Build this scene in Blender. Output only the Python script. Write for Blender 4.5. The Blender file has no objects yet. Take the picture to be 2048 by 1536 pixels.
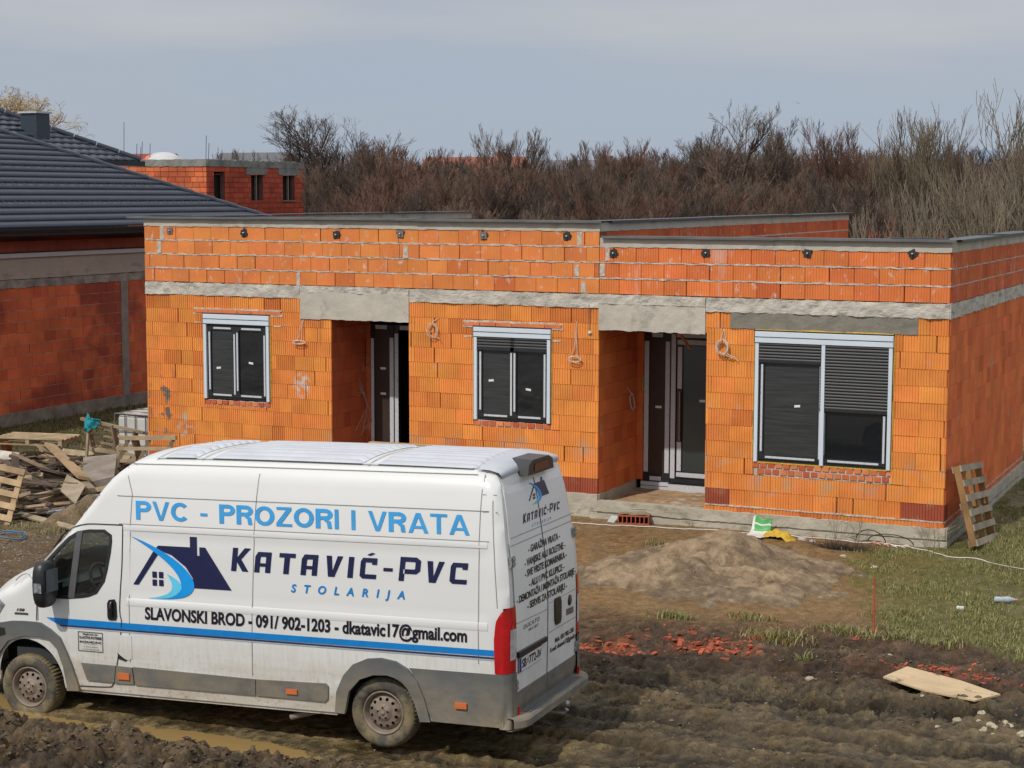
import bpy, bmesh, math, random
import numpy as np
from mathutils import Vector, Matrix
from mathutils.geometry import delaunay_2d_cdt
R_ = math.radians
S = bpy.context.scene
COL = S.collection
# ------------------------------------------------------------------ camera, sky, sun, exposure
CAM = np.array([4.8958, -25.6120, 5.2301])
YAW, PITCH, ROLL, FPX = .435916, .108222, .002840, 3479.8
def cam_axes():
    f = np.array([-math.sin(YAW)*math.cos(PITCH), math.cos(YAW)*math.cos(PITCH), -math.sin(PITCH)])
    r = np.array([math.cos(YAW), math.sin(YAW), 0.]); u = np.cross(r, f)
    return r*math.cos(ROLL)+u*math.sin(ROLL), -r*math.sin(ROLL)+u*math.cos(ROLL), f
_r, _u, _f = cam_axes()
cd = bpy.data.cameras.new('camera'); cam = bpy.data.objects.new('camera', cd); COL.objects.link(cam)
M = Matrix.Identity(4)
for i in range(3):
    M[i][0] = _r[i]; M[i][1] = _u[i]; M[i][2] = -_f[i]; M[i][3] = CAM[i]
cam.matrix_world = M
cd.sensor_width = 36; cd.lens = FPX/2048*36; cd.clip_end = 3000; cd.clip_start = .1
S.camera = cam
SUN_EL, SUN_AZ = R_(49), R_(14)          # azimuth measured from -Y towards -X
sd = Vector((-math.sin(SUN_AZ)*math.cos(SUN_EL), -math.cos(SUN_AZ)*math.cos(SUN_EL), math.sin(SUN_EL)))
sl = bpy.data.lights.new('sun', 'SUN'); sl.energy = 2.75; sl.angle = R_(.9); sl.color = (1, .955, .88)
so = bpy.data.objects.new('sun', sl); COL.objects.link(so)
so.rotation_euler = sd.to_track_quat('Z', 'Y').to_euler()
W = bpy.data.worlds.new('World'); S.world = W; W.use_nodes = True
nt = W.node_tree; nt.nodes.clear()
def N(t, kind, **kw):
    n = t.nodes.new(kind)
    for k, v in kw.items():
        if k in n.bl_rna.properties: setattr(n, k, v)
        else: n.inputs[k.replace('_', ' ')].default_value = v
    return n
sky = N(nt, 'ShaderNodeTexSky', sky_type='NISHITA'); sky.sun_disc = False
sky.sun_elevation = SUN_EL; sky.sun_rotation = math.pi + SUN_AZ
tc = N(nt, 'ShaderNodeTexCoord'); sep = N(nt, 'ShaderNodeSeparateXYZ')
nt.links.new(tc.outputs['Generated'], sep.inputs[0])
ramp = N(nt, 'ShaderNodeValToRGB')
e = ramp.color_ramp.elements
e[0].position = 0.0; e[0].color = (.385, .455, .575, 1)
e[1].position = .9; e[1].color = (.88, .90, .94, 1)
for p_, c_ in ((.03, (.395, .46, .572, 1)), (.075, (.415, .462, .552, 1)), (.11, (.50, .515, .56, 1)), (.25, (.70, .72, .77, 1))):
    k = ramp.color_ramp.elements.new(p_); k.color = c_
mp = N(nt, 'ShaderNodeMapping'); mp.inputs['Scale'].default_value = (2.2, 2.2, 15)
cn = N(nt, 'ShaderNodeTexNoise'); cn.inputs['Scale'].default_value = 1.6; cn.inputs['Detail'].default_value = 5; cn.inputs['Roughness'].default_value = .5
nt.links.new(tc.outputs['Generated'], mp.inputs[0]); nt.links.new(mp.outputs[0], cn.inputs[0])
ma = N(nt, 'ShaderNodeMapRange'); ma.inputs['From Min'].default_value = .3; ma.inputs['From Max'].default_value = .7
ma.inputs['To Min'].default_value = -.034; ma.inputs['To Max'].default_value = .034
nt.links.new(cn.outputs[0], ma.inputs[0])
ad = N(nt, 'ShaderNodeMath', operation='ADD'); nt.links.new(sep.outputs[2], ad.inputs[0]); nt.links.new(ma.outputs[0], ad.inputs[1])
nt.links.new(ad.outputs[0], ramp.inputs[0])
skm = N(nt, 'ShaderNodeVectorMath', operation='SCALE'); skm.inputs['Scale'].default_value = .08
nt.links.new(sky.outputs[0], skm.inputs[0])
mx = N(nt, 'ShaderNodeMix', data_type='RGBA'); mx.inputs[0].default_value = .86
nt.links.new(skm.outputs[0], mx.inputs[6]); nt.links.new(ramp.outputs[0], mx.inputs[7])
bg = N(nt, 'ShaderNodeBackground'); bg.inputs[1].default_value = 1.0
wo = N(nt, 'ShaderNodeOutputWorld'); nt.links.new(mx.outputs[2], bg.inputs[0]); nt.links.new(bg.outputs[0], wo.inputs[0])
S.view_settings.view_transform = 'Standard'; S.view_settings.look = 'None'
S.view_settings.exposure = 0; S.view_settings.gamma = 1
S.render.engine = 'CYCLES'
S.cycles.max_bounces = 6; S.cycles.transparent_max_bounces = 12
S.cycles.use_denoising = True

# ------------------------------------------------------------------ helpers
rnd = random.Random(7); nr = np.random.RandomState(5)
def _hash(ix, iy, s):
    h = (ix.astype(np.int64)*374761393 + iy.astype(np.int64)*668265263 + s*982451653) & 0x7fffffff
    h = ((h ^ (h >> 13))*1274126177) & 0x7fffffff
    return ((h ^ (h >> 16)) & 0xffff)/65535.
def vn(x, y, s=0):
    ix = np.floor(x); iy = np.floor(y); fx = x-ix; fy = y-iy
    fx = fx*fx*fx*(fx*(fx*6-15)+10); fy = fy*fy*fy*(fy*(fy*6-15)+10)
    a = _hash(ix, iy, s); b = _hash(ix+1, iy, s); c = _hash(ix, iy+1, s); d = _hash(ix+1, iy+1, s)
    return (a+(b-a)*fx)*(1-fy)+(c+(d-c)*fx)*fy
def fbm(x, y, f=1., o=4, s=0, g=.5):
    x = np.asarray(x, float); y = np.asarray(y, float); t = 0; a = 1; n = 0
    for i in range(o):
        t = t+a*(vn(x*f+i*17.3, y*f-i*9.1, s+i)-.5)*2; n += a; a *= g; f *= 2.03
    return t/n
def sm(a, b, x):
    t = np.clip((x-a)/(b-a), 0, 1); return t*t*(3-2*t)

class MB:
    def __init__(s): s.v = []; s.f = []; s.c = []; s.m = []; s.s = []; s.n = 0
    def add(s, v, f, col=None, mi=0, smooth=False):
        v = np.asarray(v, float).reshape(-1, 3); f = np.asarray(f, int)
        if not len(f): return
        s.v.append(v); s.f.append(f+s.n); s.n += len(v)
        c = np.ones((len(f), 3)) if col is None else np.broadcast_to(np.asarray(col, float), (len(f), 3))
        s.c.append(c); s.m.append(np.full(len(f), mi)); s.s.append(np.full(len(f), smooth))
    def box(s, x0, x1, y0, y1, z0, z1, col=None, mi=0, T=None):
        v = np.array([(x, y, z) for z in (z0, z1) for y in (y0, y1) for x in (x0, x1)], float)
        if T is not None: v = T(v)
        s.add(v, [(0, 2, 3, 1), (4, 5, 7, 6), (0, 1, 5, 4), (2, 6, 7, 3), (0, 4, 6, 2), (1, 3, 7, 5)], col, mi)
    def beam(s, a, b, w, h, col=None, mi=0, up=(0, 0, 1)):
        a = np.array(a, float); b = np.array(b, float); d = b-a; d /= np.linalg.norm(d)
        u = np.array(up, float); r = np.cross(d, u)
        if np.linalg.norm(r) < 1e-4: r = np.cross(d, (1, 0, 0))
        r /= np.linalg.norm(r); u = np.cross(r, d)
        v = [p+r*sx*w/2+u*sy*h/2 for p in (a, b) for sx, sy in ((-1, -1), (1, -1), (1, 1), (-1, 1))]
        s.add(v, [(0, 3, 2, 1), (4, 5, 6, 7), (0, 1, 5, 4), (1, 2, 6, 5), (2, 3, 7, 6), (3, 0, 4, 7)], col, mi)
    def tube(s, P, r, k=6, col=None, mi=0, cap=True):
        P = np.asarray(P, float); n = len(P); r = np.broadcast_to(np.asarray(r, float), (n,))
        T = np.gradient(P, axis=0); T /= np.linalg.norm(T, axis=1)[:, None]+1e-9
        ref = np.array([0, 0, 1.]) if abs(T[0][2]) < .9 else np.array([1., 0, 0])
        a = np.cross(T, ref); a /= np.linalg.norm(a, axis=1)[:, None]+1e-9; b = np.cross(T, a)
        th = np.arange(k)*2*np.pi/k
        V = P[:, None]+(a[:, None]*np.cos(th)[None, :, None]+b[:, None]*np.sin(th)[None, :, None])*r[:, None, None]
        F = [(i*k+j, i*k+(j+1) % k, (i+1)*k+(j+1) % k, (i+1)*k+j) for i in range(n-1) for j in range(k)]
        s.add(V.reshape(-1, 3), F, col, mi, True)
        if cap:
            for e0 in (0, n-1):
                c = V[e0]; s.add(np.vstack([c, P[e0][None]]), [(j, (j+1) % k, k) for j in range(k)], col, mi)
    def grid(s, P, col=None, mi=0, smooth=True, wrap=False):
        P = np.asarray(P, float); n, m = P.shape[:2]
        i, j = np.meshgrid(np.arange(n-1), np.arange(m-1 if not wrap else m), indexing='ij')
        j2 = (j+1) % m
        F = np.stack([i*m+j, (i+1)*m+j, (i+1)*m+j2, i*m+j2], -1).reshape(-1, 4)
        s.add(P.reshape(-1, 3), F, col, mi, smooth)
    def lathe(s, prof, k=32, T=None, mi=0, col=None, smooth=True):   # prof: (radius, axial) ; axis = local y
        prof = np.asarray(prof, float); th = np.arange(k)*2*np.pi/k
        P = np.stack([prof[:, 0][:, None]*np.cos(th), np.repeat(prof[:, 1][:, None], k, 1), prof[:, 0][:, None]*np.sin(th)], -1)
        if T is not None: P = T(P.reshape(-1, 3)).reshape(P.shape)
        s.grid(P, col, mi, smooth, True)
    def build(s, name, mats, parent=None, **props):
        me = bpy.data.meshes.new(name)
        V = np.vstack(s.v) if s.v else np.zeros((0, 3))
        me.vertices.add(len(V)); me.vertices.foreach_set('co', V.astype(np.float32).ravel())
        tot = np.concatenate([np.full(len(f), f.shape[1]) for f in s.f]) if s.f else np.zeros(0, int)
        idx = np.concatenate([f.ravel() for f in s.f]) if s.f else np.zeros(0, int)
        me.loops.add(len(idx)); me.loops.foreach_set('vertex_index', idx.astype(np.int32))
        me.polygons.add(len(tot))
        me.polygons.foreach_set('loop_start', np.concatenate([[0], np.cumsum(tot)[:-1]]).astype(np.int32))
        me.polygons.foreach_set('loop_total', tot.astype(np.int32))
        me.polygons.foreach_set('material_index', np.concatenate(s.m).astype(np.int32))
        me.polygons.foreach_set('use_smooth', np.concatenate(s.s).astype(bool))
        C = np.vstack(s.c)
        at = me.attributes.new('Col', 'FLOAT_COLOR', 'CORNER')
        at.data.foreach_set('color', np.hstack([np.repeat(C, tot, 0), np.ones((len(idx), 1))]).astype(np.float32).ravel())
        me.update(calc_edges=True)
        for m_ in (mats if isinstance(mats, (list, tuple)) else [mats]): me.materials.append(m_)
        o = bpy.data.objects.new(name, me); COL.objects.link(o)
        if parent is not None: o.parent = parent
        for k, v in props.items(): o[k] = v
        return o
def empty(name, loc=(0, 0, 0), **props):
    o = bpy.data.objects.new(name, None); COL.objects.link(o); o.location = loc; o.empty_display_size = .2
    for k, v in props.items(): o[k] = v
    return o
def copy_tree(o, parent=None):
    c = o.copy(); COL.objects.link(c); c.parent = parent
    for ch in list(o.children): copy_tree(ch, c)
    return c
def pip(P, poly):
    x, y = P[:, 0], P[:, 1]; inside = np.zeros(len(P), bool); n = len(poly); j = n-1
    for i in range(n):
        xi, yi = poly[i]; xj, yj = poly[j]
        c = ((yi > y) != (yj > y)) & (x < (xj-xi)*(y-yi)/((yj-yi) if yj != yi else 1e-12)+xi)
        inside ^= c; j = i
    return inside
def dens(poly, step):
    out = []
    for i in range(len(poly)):
        a = np.array(poly[i], float); b = np.array(poly[(i+1) % len(poly)], float)
        n = max(1, int(np.linalg.norm(b-a)/step+.5))
        for k in range(n): out.append(tuple(a+(b-a)*k/n))
    return out
def cdt(poly, holes=(), step=None):
    loops = [dens(p, step) if step else list(p) for p in [poly]+list(holes)]
    V = []; E = []
    for L in loops:
        b = len(V); V += [Vector(p) for p in L]; E += [(b+i, b+(i+1) % len(L)) for i in range(len(L))]
    if step:
        P = np.array(loops[0]); gx = np.arange(P[:, 0].min()+step*.5, P[:, 0].max(), step); gy = np.arange(P[:, 1].min()+step*.5, P[:, 1].max(), step)
        G = np.stack(np.meshgrid(gx, gy), -1).reshape(-1, 2)
        k = pip(G, loops[0])
        for h in loops[1:]: k &= ~pip(G, h)
        G = G[k]
        B = np.array([p for L in loops for p in L])
        if len(G):
            d = np.min(np.abs(G[:, None]-B[None]).max(2), 1); G = G[d > step*.35]
        V += [Vector(p) for p in G]
    r = delaunay_2d_cdt(V, E, [], 0, 1e-7)
    v = np.array([tuple(p) for p in r[0]]); f = np.array([t for t in r[2] if len(t) == 3])
    c = v[f].mean(1); k = pip(c, loops[0])
    for h in loops[1:]: k &= ~pip(c, h)
    return v, f[k], loops
def union2d(polys):
    V = []; F = []
    for p in polys:
        a = sum(p[i][0]*p[(i+1) % len(p)][1]-p[(i+1) % len(p)][0]*p[i][1] for i in range(len(p)))
        if a < 0: p = p[::-1]
        F.append(list(range(len(V), len(V)+len(p)))); V += [Vector(q) for q in p]
    r = delaunay_2d_cdt(V, [], F, 0, 1e-6)
    v = np.array([tuple(p) for p in r[0]]); f = [t for t, o_ in zip(r[2], r[5]) if len(o_)]
    return v, np.array([t for t in f if len(t) == 3])

# ------------------------------------------------------------------ materials
def new_mat(name):
    m = bpy.data.materials.new(name); m.use_nodes = True
    t = m.node_tree; b = t.nodes['Principled BSDF']; return m, t, b
def mat(name, c1, c2=None, rough=.7, scale=6., metal=0., bump=.0, bscale=None, detail=5, spec=.5, stretch=(1, 1, 1), attr=False, lo=.35, hi=.65, coord='Object'):
    m, t, b = new_mat(name)
    b.inputs['Roughness'].default_value = rough; b.inputs['Metallic'].default_value = metal; b.inputs['Specular IOR Level'].default_value = spec
    c2 = c2 or tuple(x*.8 for x in c1)
    tcn = N(t, 'ShaderNodeTexCoord'); mpn = N(t, 'ShaderNodeMapping'); mpn.inputs['Scale'].default_value = stretch
    t.links.new(tcn.outputs[coord], mpn.inputs[0])
    no = N(t, 'ShaderNodeTexNoise'); no.inputs['Scale'].default_value = scale; no.inputs['Detail'].default_value = detail; no.inputs['Roughness'].default_value = .6
    t.links.new(mpn.outputs[0], no.inputs[0])
    mr = N(t, 'ShaderNodeMapRange'); mr.inputs[1].default_value = lo; mr.inputs[2].default_value = hi
    t.links.new(no.outputs[0], mr.inputs[0])
    mi = N(t, 'ShaderNodeMix', data_type='RGBA'); mi.inputs[6].default_value = (*c1, 1); mi.inputs[7].default_value = (*c2, 1)
    t.links.new(mr.outputs[0], mi.inputs[0]); out = mi.outputs[2]
    if attr:
        an = N(t, 'ShaderNodeAttribute', attribute_name='Col'); mu = N(t, 'ShaderNodeMix', data_type='RGBA', blend_type='MULTIPLY'); mu.inputs[0].default_value = 1
        t.links.new(out, mu.inputs[6]); t.links.new(an.outputs[0], mu.inputs[7]); out = mu.outputs[2]
    t.links.new(out, b.inputs['Base Color'])
    if bump:
        n2 = N(t, 'ShaderNodeTexNoise'); n2.inputs['Scale'].default_value = bscale or scale*4; n2.inputs['Detail'].default_value = 6
        t.links.new(mpn.outputs[0], n2.inputs[0]); bp = N(t, 'ShaderNodeBump'); bp.inputs['Strength'].default_value = 1; bp.inputs['Distance'].default_value = bump
        t.links.new(n2.outputs[0], bp.inputs['Height']); t.links.new(bp.outputs[0], b.inputs['Normal'])
    m['out'] = ''
    return m
def overlay(m, color, scale, lo, hi, stretch=(1, 1, 1), amount=1., zlo=None, zhi=None, coord='Object', detail=5):
    """lay a second noise-shaped stain of another colour over a material"""
    t = m.node_tree; b = t.nodes['Principled BSDF']; src = b.inputs['Base Color'].links[0].from_socket
    tcn = N(t, 'ShaderNodeTexCoord'); mpn = N(t, 'ShaderNodeMapping'); mpn.inputs['Scale'].default_value = stretch; mpn.inputs['Location'].default_value = (3.3, 7.7, 1.9)
    t.links.new(tcn.outputs[coord], mpn.inputs[0])
    no = N(t, 'ShaderNodeTexNoise'); no.inputs['Scale'].default_value = scale; no.inputs['Detail'].default_value = detail; no.inputs['Roughness'].default_value = .65
    t.links.new(mpn.outputs[0], no.inputs[0])
    mr = N(t, 'ShaderNodeMapRange'); mr.inputs[1].default_value = lo; mr.inputs[2].default_value = hi; mr.inputs[4].default_value = amount
    t.links.new(no.outputs[0], mr.inputs[0]); fac = mr.outputs[0]
    if zlo is not None:
        sp = N(t, 'ShaderNodeSeparateXYZ'); t.links.new(tcn.outputs[coord], sp.inputs[0])
        m2 = N(t, 'ShaderNodeMapRange'); m2.inputs[1].default_value = zlo; m2.inputs[2].default_value = zhi; m2.inputs[3].default_value = 1; m2.inputs[4].default_value = 0
        t.links.new(sp.outputs[2], m2.inputs[0]); mm = N(t, 'ShaderNodeMath', operation='MULTIPLY')
        t.links.new(fac, mm.inputs[0]); t.links.new(m2.outputs[0], mm.inputs[1]); fac = mm.outputs[0]
    mi = N(t, 'ShaderNodeMix', data_type='RGBA'); mi.inputs[7].default_value = (*color, 1)
    t.links.new(fac, mi.inputs[0]); t.links.new(src, mi.inputs[6]); t.links.new(mi.outputs[2], b.inputs['Base Color'])
    return m
def glass_dark(name, col=(.012, .014, .016), rough=.03):
    m, t, b = new_mat(name); b.inputs['Base Color'].default_value = (*col, 1); b.inputs['Roughness'].default_value = rough
    b.inputs['Specular IOR Level'].default_value = .8
    no = N(t, 'ShaderNodeTexNoise'); no.inputs['Scale'].default_value = 1.3; bp = N(t, 'ShaderNodeBump'); bp.inputs['Distance'].default_value = .004; bp.inputs['Strength'].default_value = .5
    t.links.new(no.outputs[0], bp.inputs['Height']); t.links.new(bp.outputs[0], b.inputs['Normal'])
    return m
BRK = mat('clay_block', (1, 1, 1), (.80, .74, .70), .9, 1.7, attr=True, bump=.002, bscale=60)
overlay(BRK, (.50, .40, .33), 2.2, .62, .72, (1, 1, 1), .35)
def spot(m, c, r, color, scale, lo, hi):
    t = m.node_tree; b = t.nodes['Principled BSDF']; src = b.inputs['Base Color'].links[0].from_socket
    tcn = N(t, 'ShaderNodeTexCoord'); vs_ = N(t, 'ShaderNodeVectorMath', operation='SUBTRACT'); vs_.inputs[1].default_value = c; t.links.new(tcn.outputs['Object'], vs_.inputs[0])
    vd = N(t, 'ShaderNodeVectorMath', operation='DIVIDE'); vd.inputs[1].default_value = r; t.links.new(vs_.outputs[0], vd.inputs[0])
    vl_ = N(t, 'ShaderNodeVectorMath', operation='LENGTH'); t.links.new(vd.outputs[0], vl_.inputs[0])
    m1 = N(t, 'ShaderNodeMapRange'); m1.inputs[1].default_value = .55; m1.inputs[2].default_value = 1; m1.inputs[3].default_value = 1; m1.inputs[4].default_value = 0; t.links.new(vl_.outputs['Value'], m1.inputs[0])
    no = N(t, 'ShaderNodeTexNoise'); no.inputs['Scale'].default_value = scale; no.inputs['Detail'].default_value = 4; t.links.new(tcn.outputs['Object'], no.inputs[0])
    m2 = N(t, 'ShaderNodeMapRange'); m2.inputs[1].default_value = lo; m2.inputs[2].default_value = hi; t.links.new(no.outputs[0], m2.inputs[0])
    mm = N(t, 'ShaderNodeMath', operation='MULTIPLY'); t.links.new(m1.outputs[0], mm.inputs[0]); t.links.new(m2.outputs[0], mm.inputs[1])
    mi = N(t, 'ShaderNodeMix', data_type='RGBA'); mi.inputs[7].default_value = (*color, 1); t.links.new(mm.outputs[0], mi.inputs[0]); t.links.new(src, mi.inputs[6]); t.links.new(mi.outputs[2], b.inputs['Base Color'])
spot(BRK, (-11.05, 0, 1.95), (.20, 1, .26), (.62, .52, .44), 9, .42, .58)
spot(BRK, (-13.95, 0, 1.5), (.42, 1, .75), (.16, .13, .11), 5, .54, .62)
spot(BRK, (-13.5, 0, 1.1), (.25, 1, .30), (.50, .42, .36), 9, .50, .62)
spot(BRK, (-4.0, 0, 1.0), (9, .02, .45), (.50, .30, .18), 3, .52, .72)
BRK_UP = mat('clay_block_upper', (1, 1, 1), (.82, .78, .78), .9, 1.7, attr=True, bump=.002, bscale=60)
overlay(BRK_UP, (.62, .55, .50), 9., .60, .70, (1, 1, .55), .7)
overlay(BRK_UP, (.62, .55, .50), 1.7, .62, .70, (1, 1, .3), .4)
CONC = mat('rough_concrete', (.56, .52, .45), (.38, .355, .31), .95, 5., bump=.012, bscale=26, stretch=(.6, .6, 1.3))
overlay(CONC, (.17, .16, .14), 7, .56, .66, (.5, .5, 1.6), .7)
CONC2 = mat('smooth_concrete', (.50, .46, .39), (.42, .39, .33), .95, 2.5, bump=.004, bscale=30)
overlay(CONC2, (.27, .25, .21), 2.5, .55, .66, (1, 1, 1), .6)
GREYC = mat('cement_render', (.235, .215, .175), (.17, .155, .13), .95, 4, bump=.006, bscale=30)
PLINTH = mat('foundation_concrete', (.46, .42, .335), (.36, .33, .26), .95, 2.2, bump=.008, bscale=22)
overlay(PLINTH, (.20, .17, .12), 3.3, .54, .68, (1, 1, 1.5), .7)
MORT = mat('mortar', (.60, .55, .47), (.34, .31, .27), .95, 14, bump=.006, bscale=50)
ANTH = mat('anthracite_profile', (.022, .025, .028), (.018, .02, .023), .35, 3)
SLAT = mat('shutter_slat', (.030, .032, .036), (.026, .028, .031), .5, 3)
SCREEN = mat('screened_pane', (.050, .054, .054), (.028, .031, .032), .22, 3, stretch=(.5, 1, 9))
WALU = mat('white_box_profile', (.60, .67, .74), (.57, .64, .71), .35, 2)
FILM = mat('protective_film', (.46, .49, .53), (.60, .62, .65), .5, 30, stretch=(1, 1, 3))
overlay(FILM, (.16, .18, .24), 26, .60, .66, (1, 1, 1), .7)
STICK = mat('paper_sticker', (.75, .75, .75), (.6, .6, .6), .6, 30)
FOAM = mat('yellow_foam', (.62, .40, .05), (.45, .27, .03), .9, 18, bump=.01)
GLASS = glass_dark('window_glass')
SHEET = mat('roof_edge_sheet', (.055, .062, .066), (.04, .046, .05), .38, 3, metal=.35)
SHEETF = mat('roof_edge_sheet_front', (.22, .22, .215), (.15, .15, .15), .35, 2, metal=.5)
BLACK = mat('black_steel', (.02, .02, .021), (.03, .026, .024), .6, 20)
DARK = mat('painted_unlit_dark', (.012, .01, .009), (.02, .016, .013), .9, 3)  # near-black base colour stands in for the shade of unlit spaces
WIRE = mat('white_cable', (.62, .57, .52), (.5, .45, .4), .6, 20)
WOOD = mat('weathered_wood', (1, 1, 1), (.62, .60, .57), .85, 3, attr=True, bump=.003, bscale=24, stretch=(1, 1, 1))
def simple(name, c, rough=.6, **k): return mat(name, c, tuple(x*.86 for x in c), rough, 8, **k)

# ------------------------------------------------------------------ ground
TRK = [(-9.62, .115, .05, -3.2, 5), (-11.50, .10, .05, -3.2, 5), (-8.75, .14, -.08, -2.4, 5), (-8.08, .03, .06, -2.0, .9), (-7.15, .16, .07, -1.5, 5), (-10.55, .13, .05, -2.6, 5)]
def ground_h(x, y):
    x = np.asarray(x, float); y = np.asarray(y, float)
    h = .05*fbm(x, y, .22, 3, 3)*sm(60, 20, np.abs(x)+np.abs(y)) - .0
    near = sm(-9.6, -7.5, y)
    h = h*.6+.02
    # slight rise towards the front wall
    h += .05*sm(-2.5, -.2, y)*sm(-16, -10, x)*sm(9, 2, x)
    # level of the vehicle track
    trk = sm(-8.2, -9.3, y-.16*(x+1))*sm(14, 6, np.abs(x+1))
    h = h*(1-trk)+(-.085+.02*fbm(x, y, .7, 3, 11))*trk
    # spoil bank on the near side of the puddles
    yb = -12.12+.05*(x+5)+.10*fbm(x, x*0, 1.1, 3, 21)
    bank = sm(yb+.06, yb-.42, y)*sm(-1.9, -3.3, x)
    h += bank*(.15+.07*fbm(x, y, 1.3, 3, 5))
    # long tyre ruts and ridges sweeping to the right behind the van
    d = y-.17*(x+1)+.05*np.sin(x*.9)
    rut = sm(-7.6, -8.6, d)*sm(-2.9, -1.6, x)
    h += rut*(.018*np.sin(d*5.3+.8*fbm(x, y, .6, 2, 9))+.035*fbm(x*.35, d*2.2, 1.6, 4, 31))
    band = sm(-5.3, -6.2, d)*sm(-9.4, -8.4, d)*sm(-3.2, -2.2, x)
    h += band*.12*fbm(x*.5, d*1.7, 1.5, 5, 41)
    # tyre tracks of earlier trips
    for (c0, c1, c2, a_, b_) in TRK:
        e_ = y-(c0+c1*(x+3)+c2*np.sin((x+3)*.8))-.02*fbm(x, x*0+c0, 1.5, 2, 7); on = sm(a_, a_+.5, x)*sm(b_, b_-.8, x)
        h += on*(-.055*np.exp(-(e_/.105)**4)+.035*np.exp(-((np.abs(e_)-.17)/.05)**2)*(.6+.8*fbm(x, e_, 3, 2, 8))+.022*np.sin(x*2*np.pi/.105+np.sign(e_)*e_*22)*np.exp(-(e_/.10)**4))
    # puddle hollows
    h -= .085*np.exp(-(((x+4.75)/1.3)**2+((y+11.86)/.24)**2)**1.5)
    h -= .07*np.exp(-(((x+6.75)/1.0)**2+((y+12.0)/.17)**2)**1.5)
    h -= .07*np.exp(-(((x+7.9)/.7)**2+((y+11.75)/.3)**2)**1.5)
    # clods
    rough = np.clip(bank*1.5+band*.55+rut*.30+.2, 0, 1.6)*sm(30, 16, np.abs(x)+np.abs(y+5))
    h += rough*(.085*fbm(x, y, 3.1, 3, 51)+.07*np.abs(fbm(x, y, 7.5, 3, 61))+.04*fbm(x, y, 19, 2, 71))
    und = sm(-12.1, -11.9, y)*sm(-9.2, -9.5, y)*sm(-8.6, -8, x)*sm(-1.2, -2, x)
    h += und*.012*fbm(x, y, 12, 3, 81)
    # hole dug by the front right corner
    h -= .12*np.exp(-(((x+1.35)/.35)**2+((y+.55)/.16)**2)**1.5)
    return h
def axis(segs, lo, hi, g=1.28, s0=.1, top=900):
    a = [lo]
    for (end, st) in segs:
        n = int(round((end-a[-1])/st)); a += list(a[-1]+np.arange(1, n+1)*(end-a[-1])/n)
    b = []; x = a[-1]; st = s0
    while x < top: st *= g; x += st; b.append(x)
    c = []; x = a[0]; st = s0
    while x > -top: st *= g; x -= st; c.append(x)
    return np.array(c[::-1]+a+b)
gx = axis([(-9.0, .09), (3.4, .026), (7, .08)], -26, 7)
gy = axis([(-7.0, .026), (-1, .045), (8, .09)], -14.6, 8)
GX, GY = np.meshgrid(gx, gy, indexing='ij')
GZ = ground_h(GX, GY)
far_ = sm(25, 60, np.hypot(GX+5, GY)); GZ = GZ*(1-far_)-.15*far_
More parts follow.
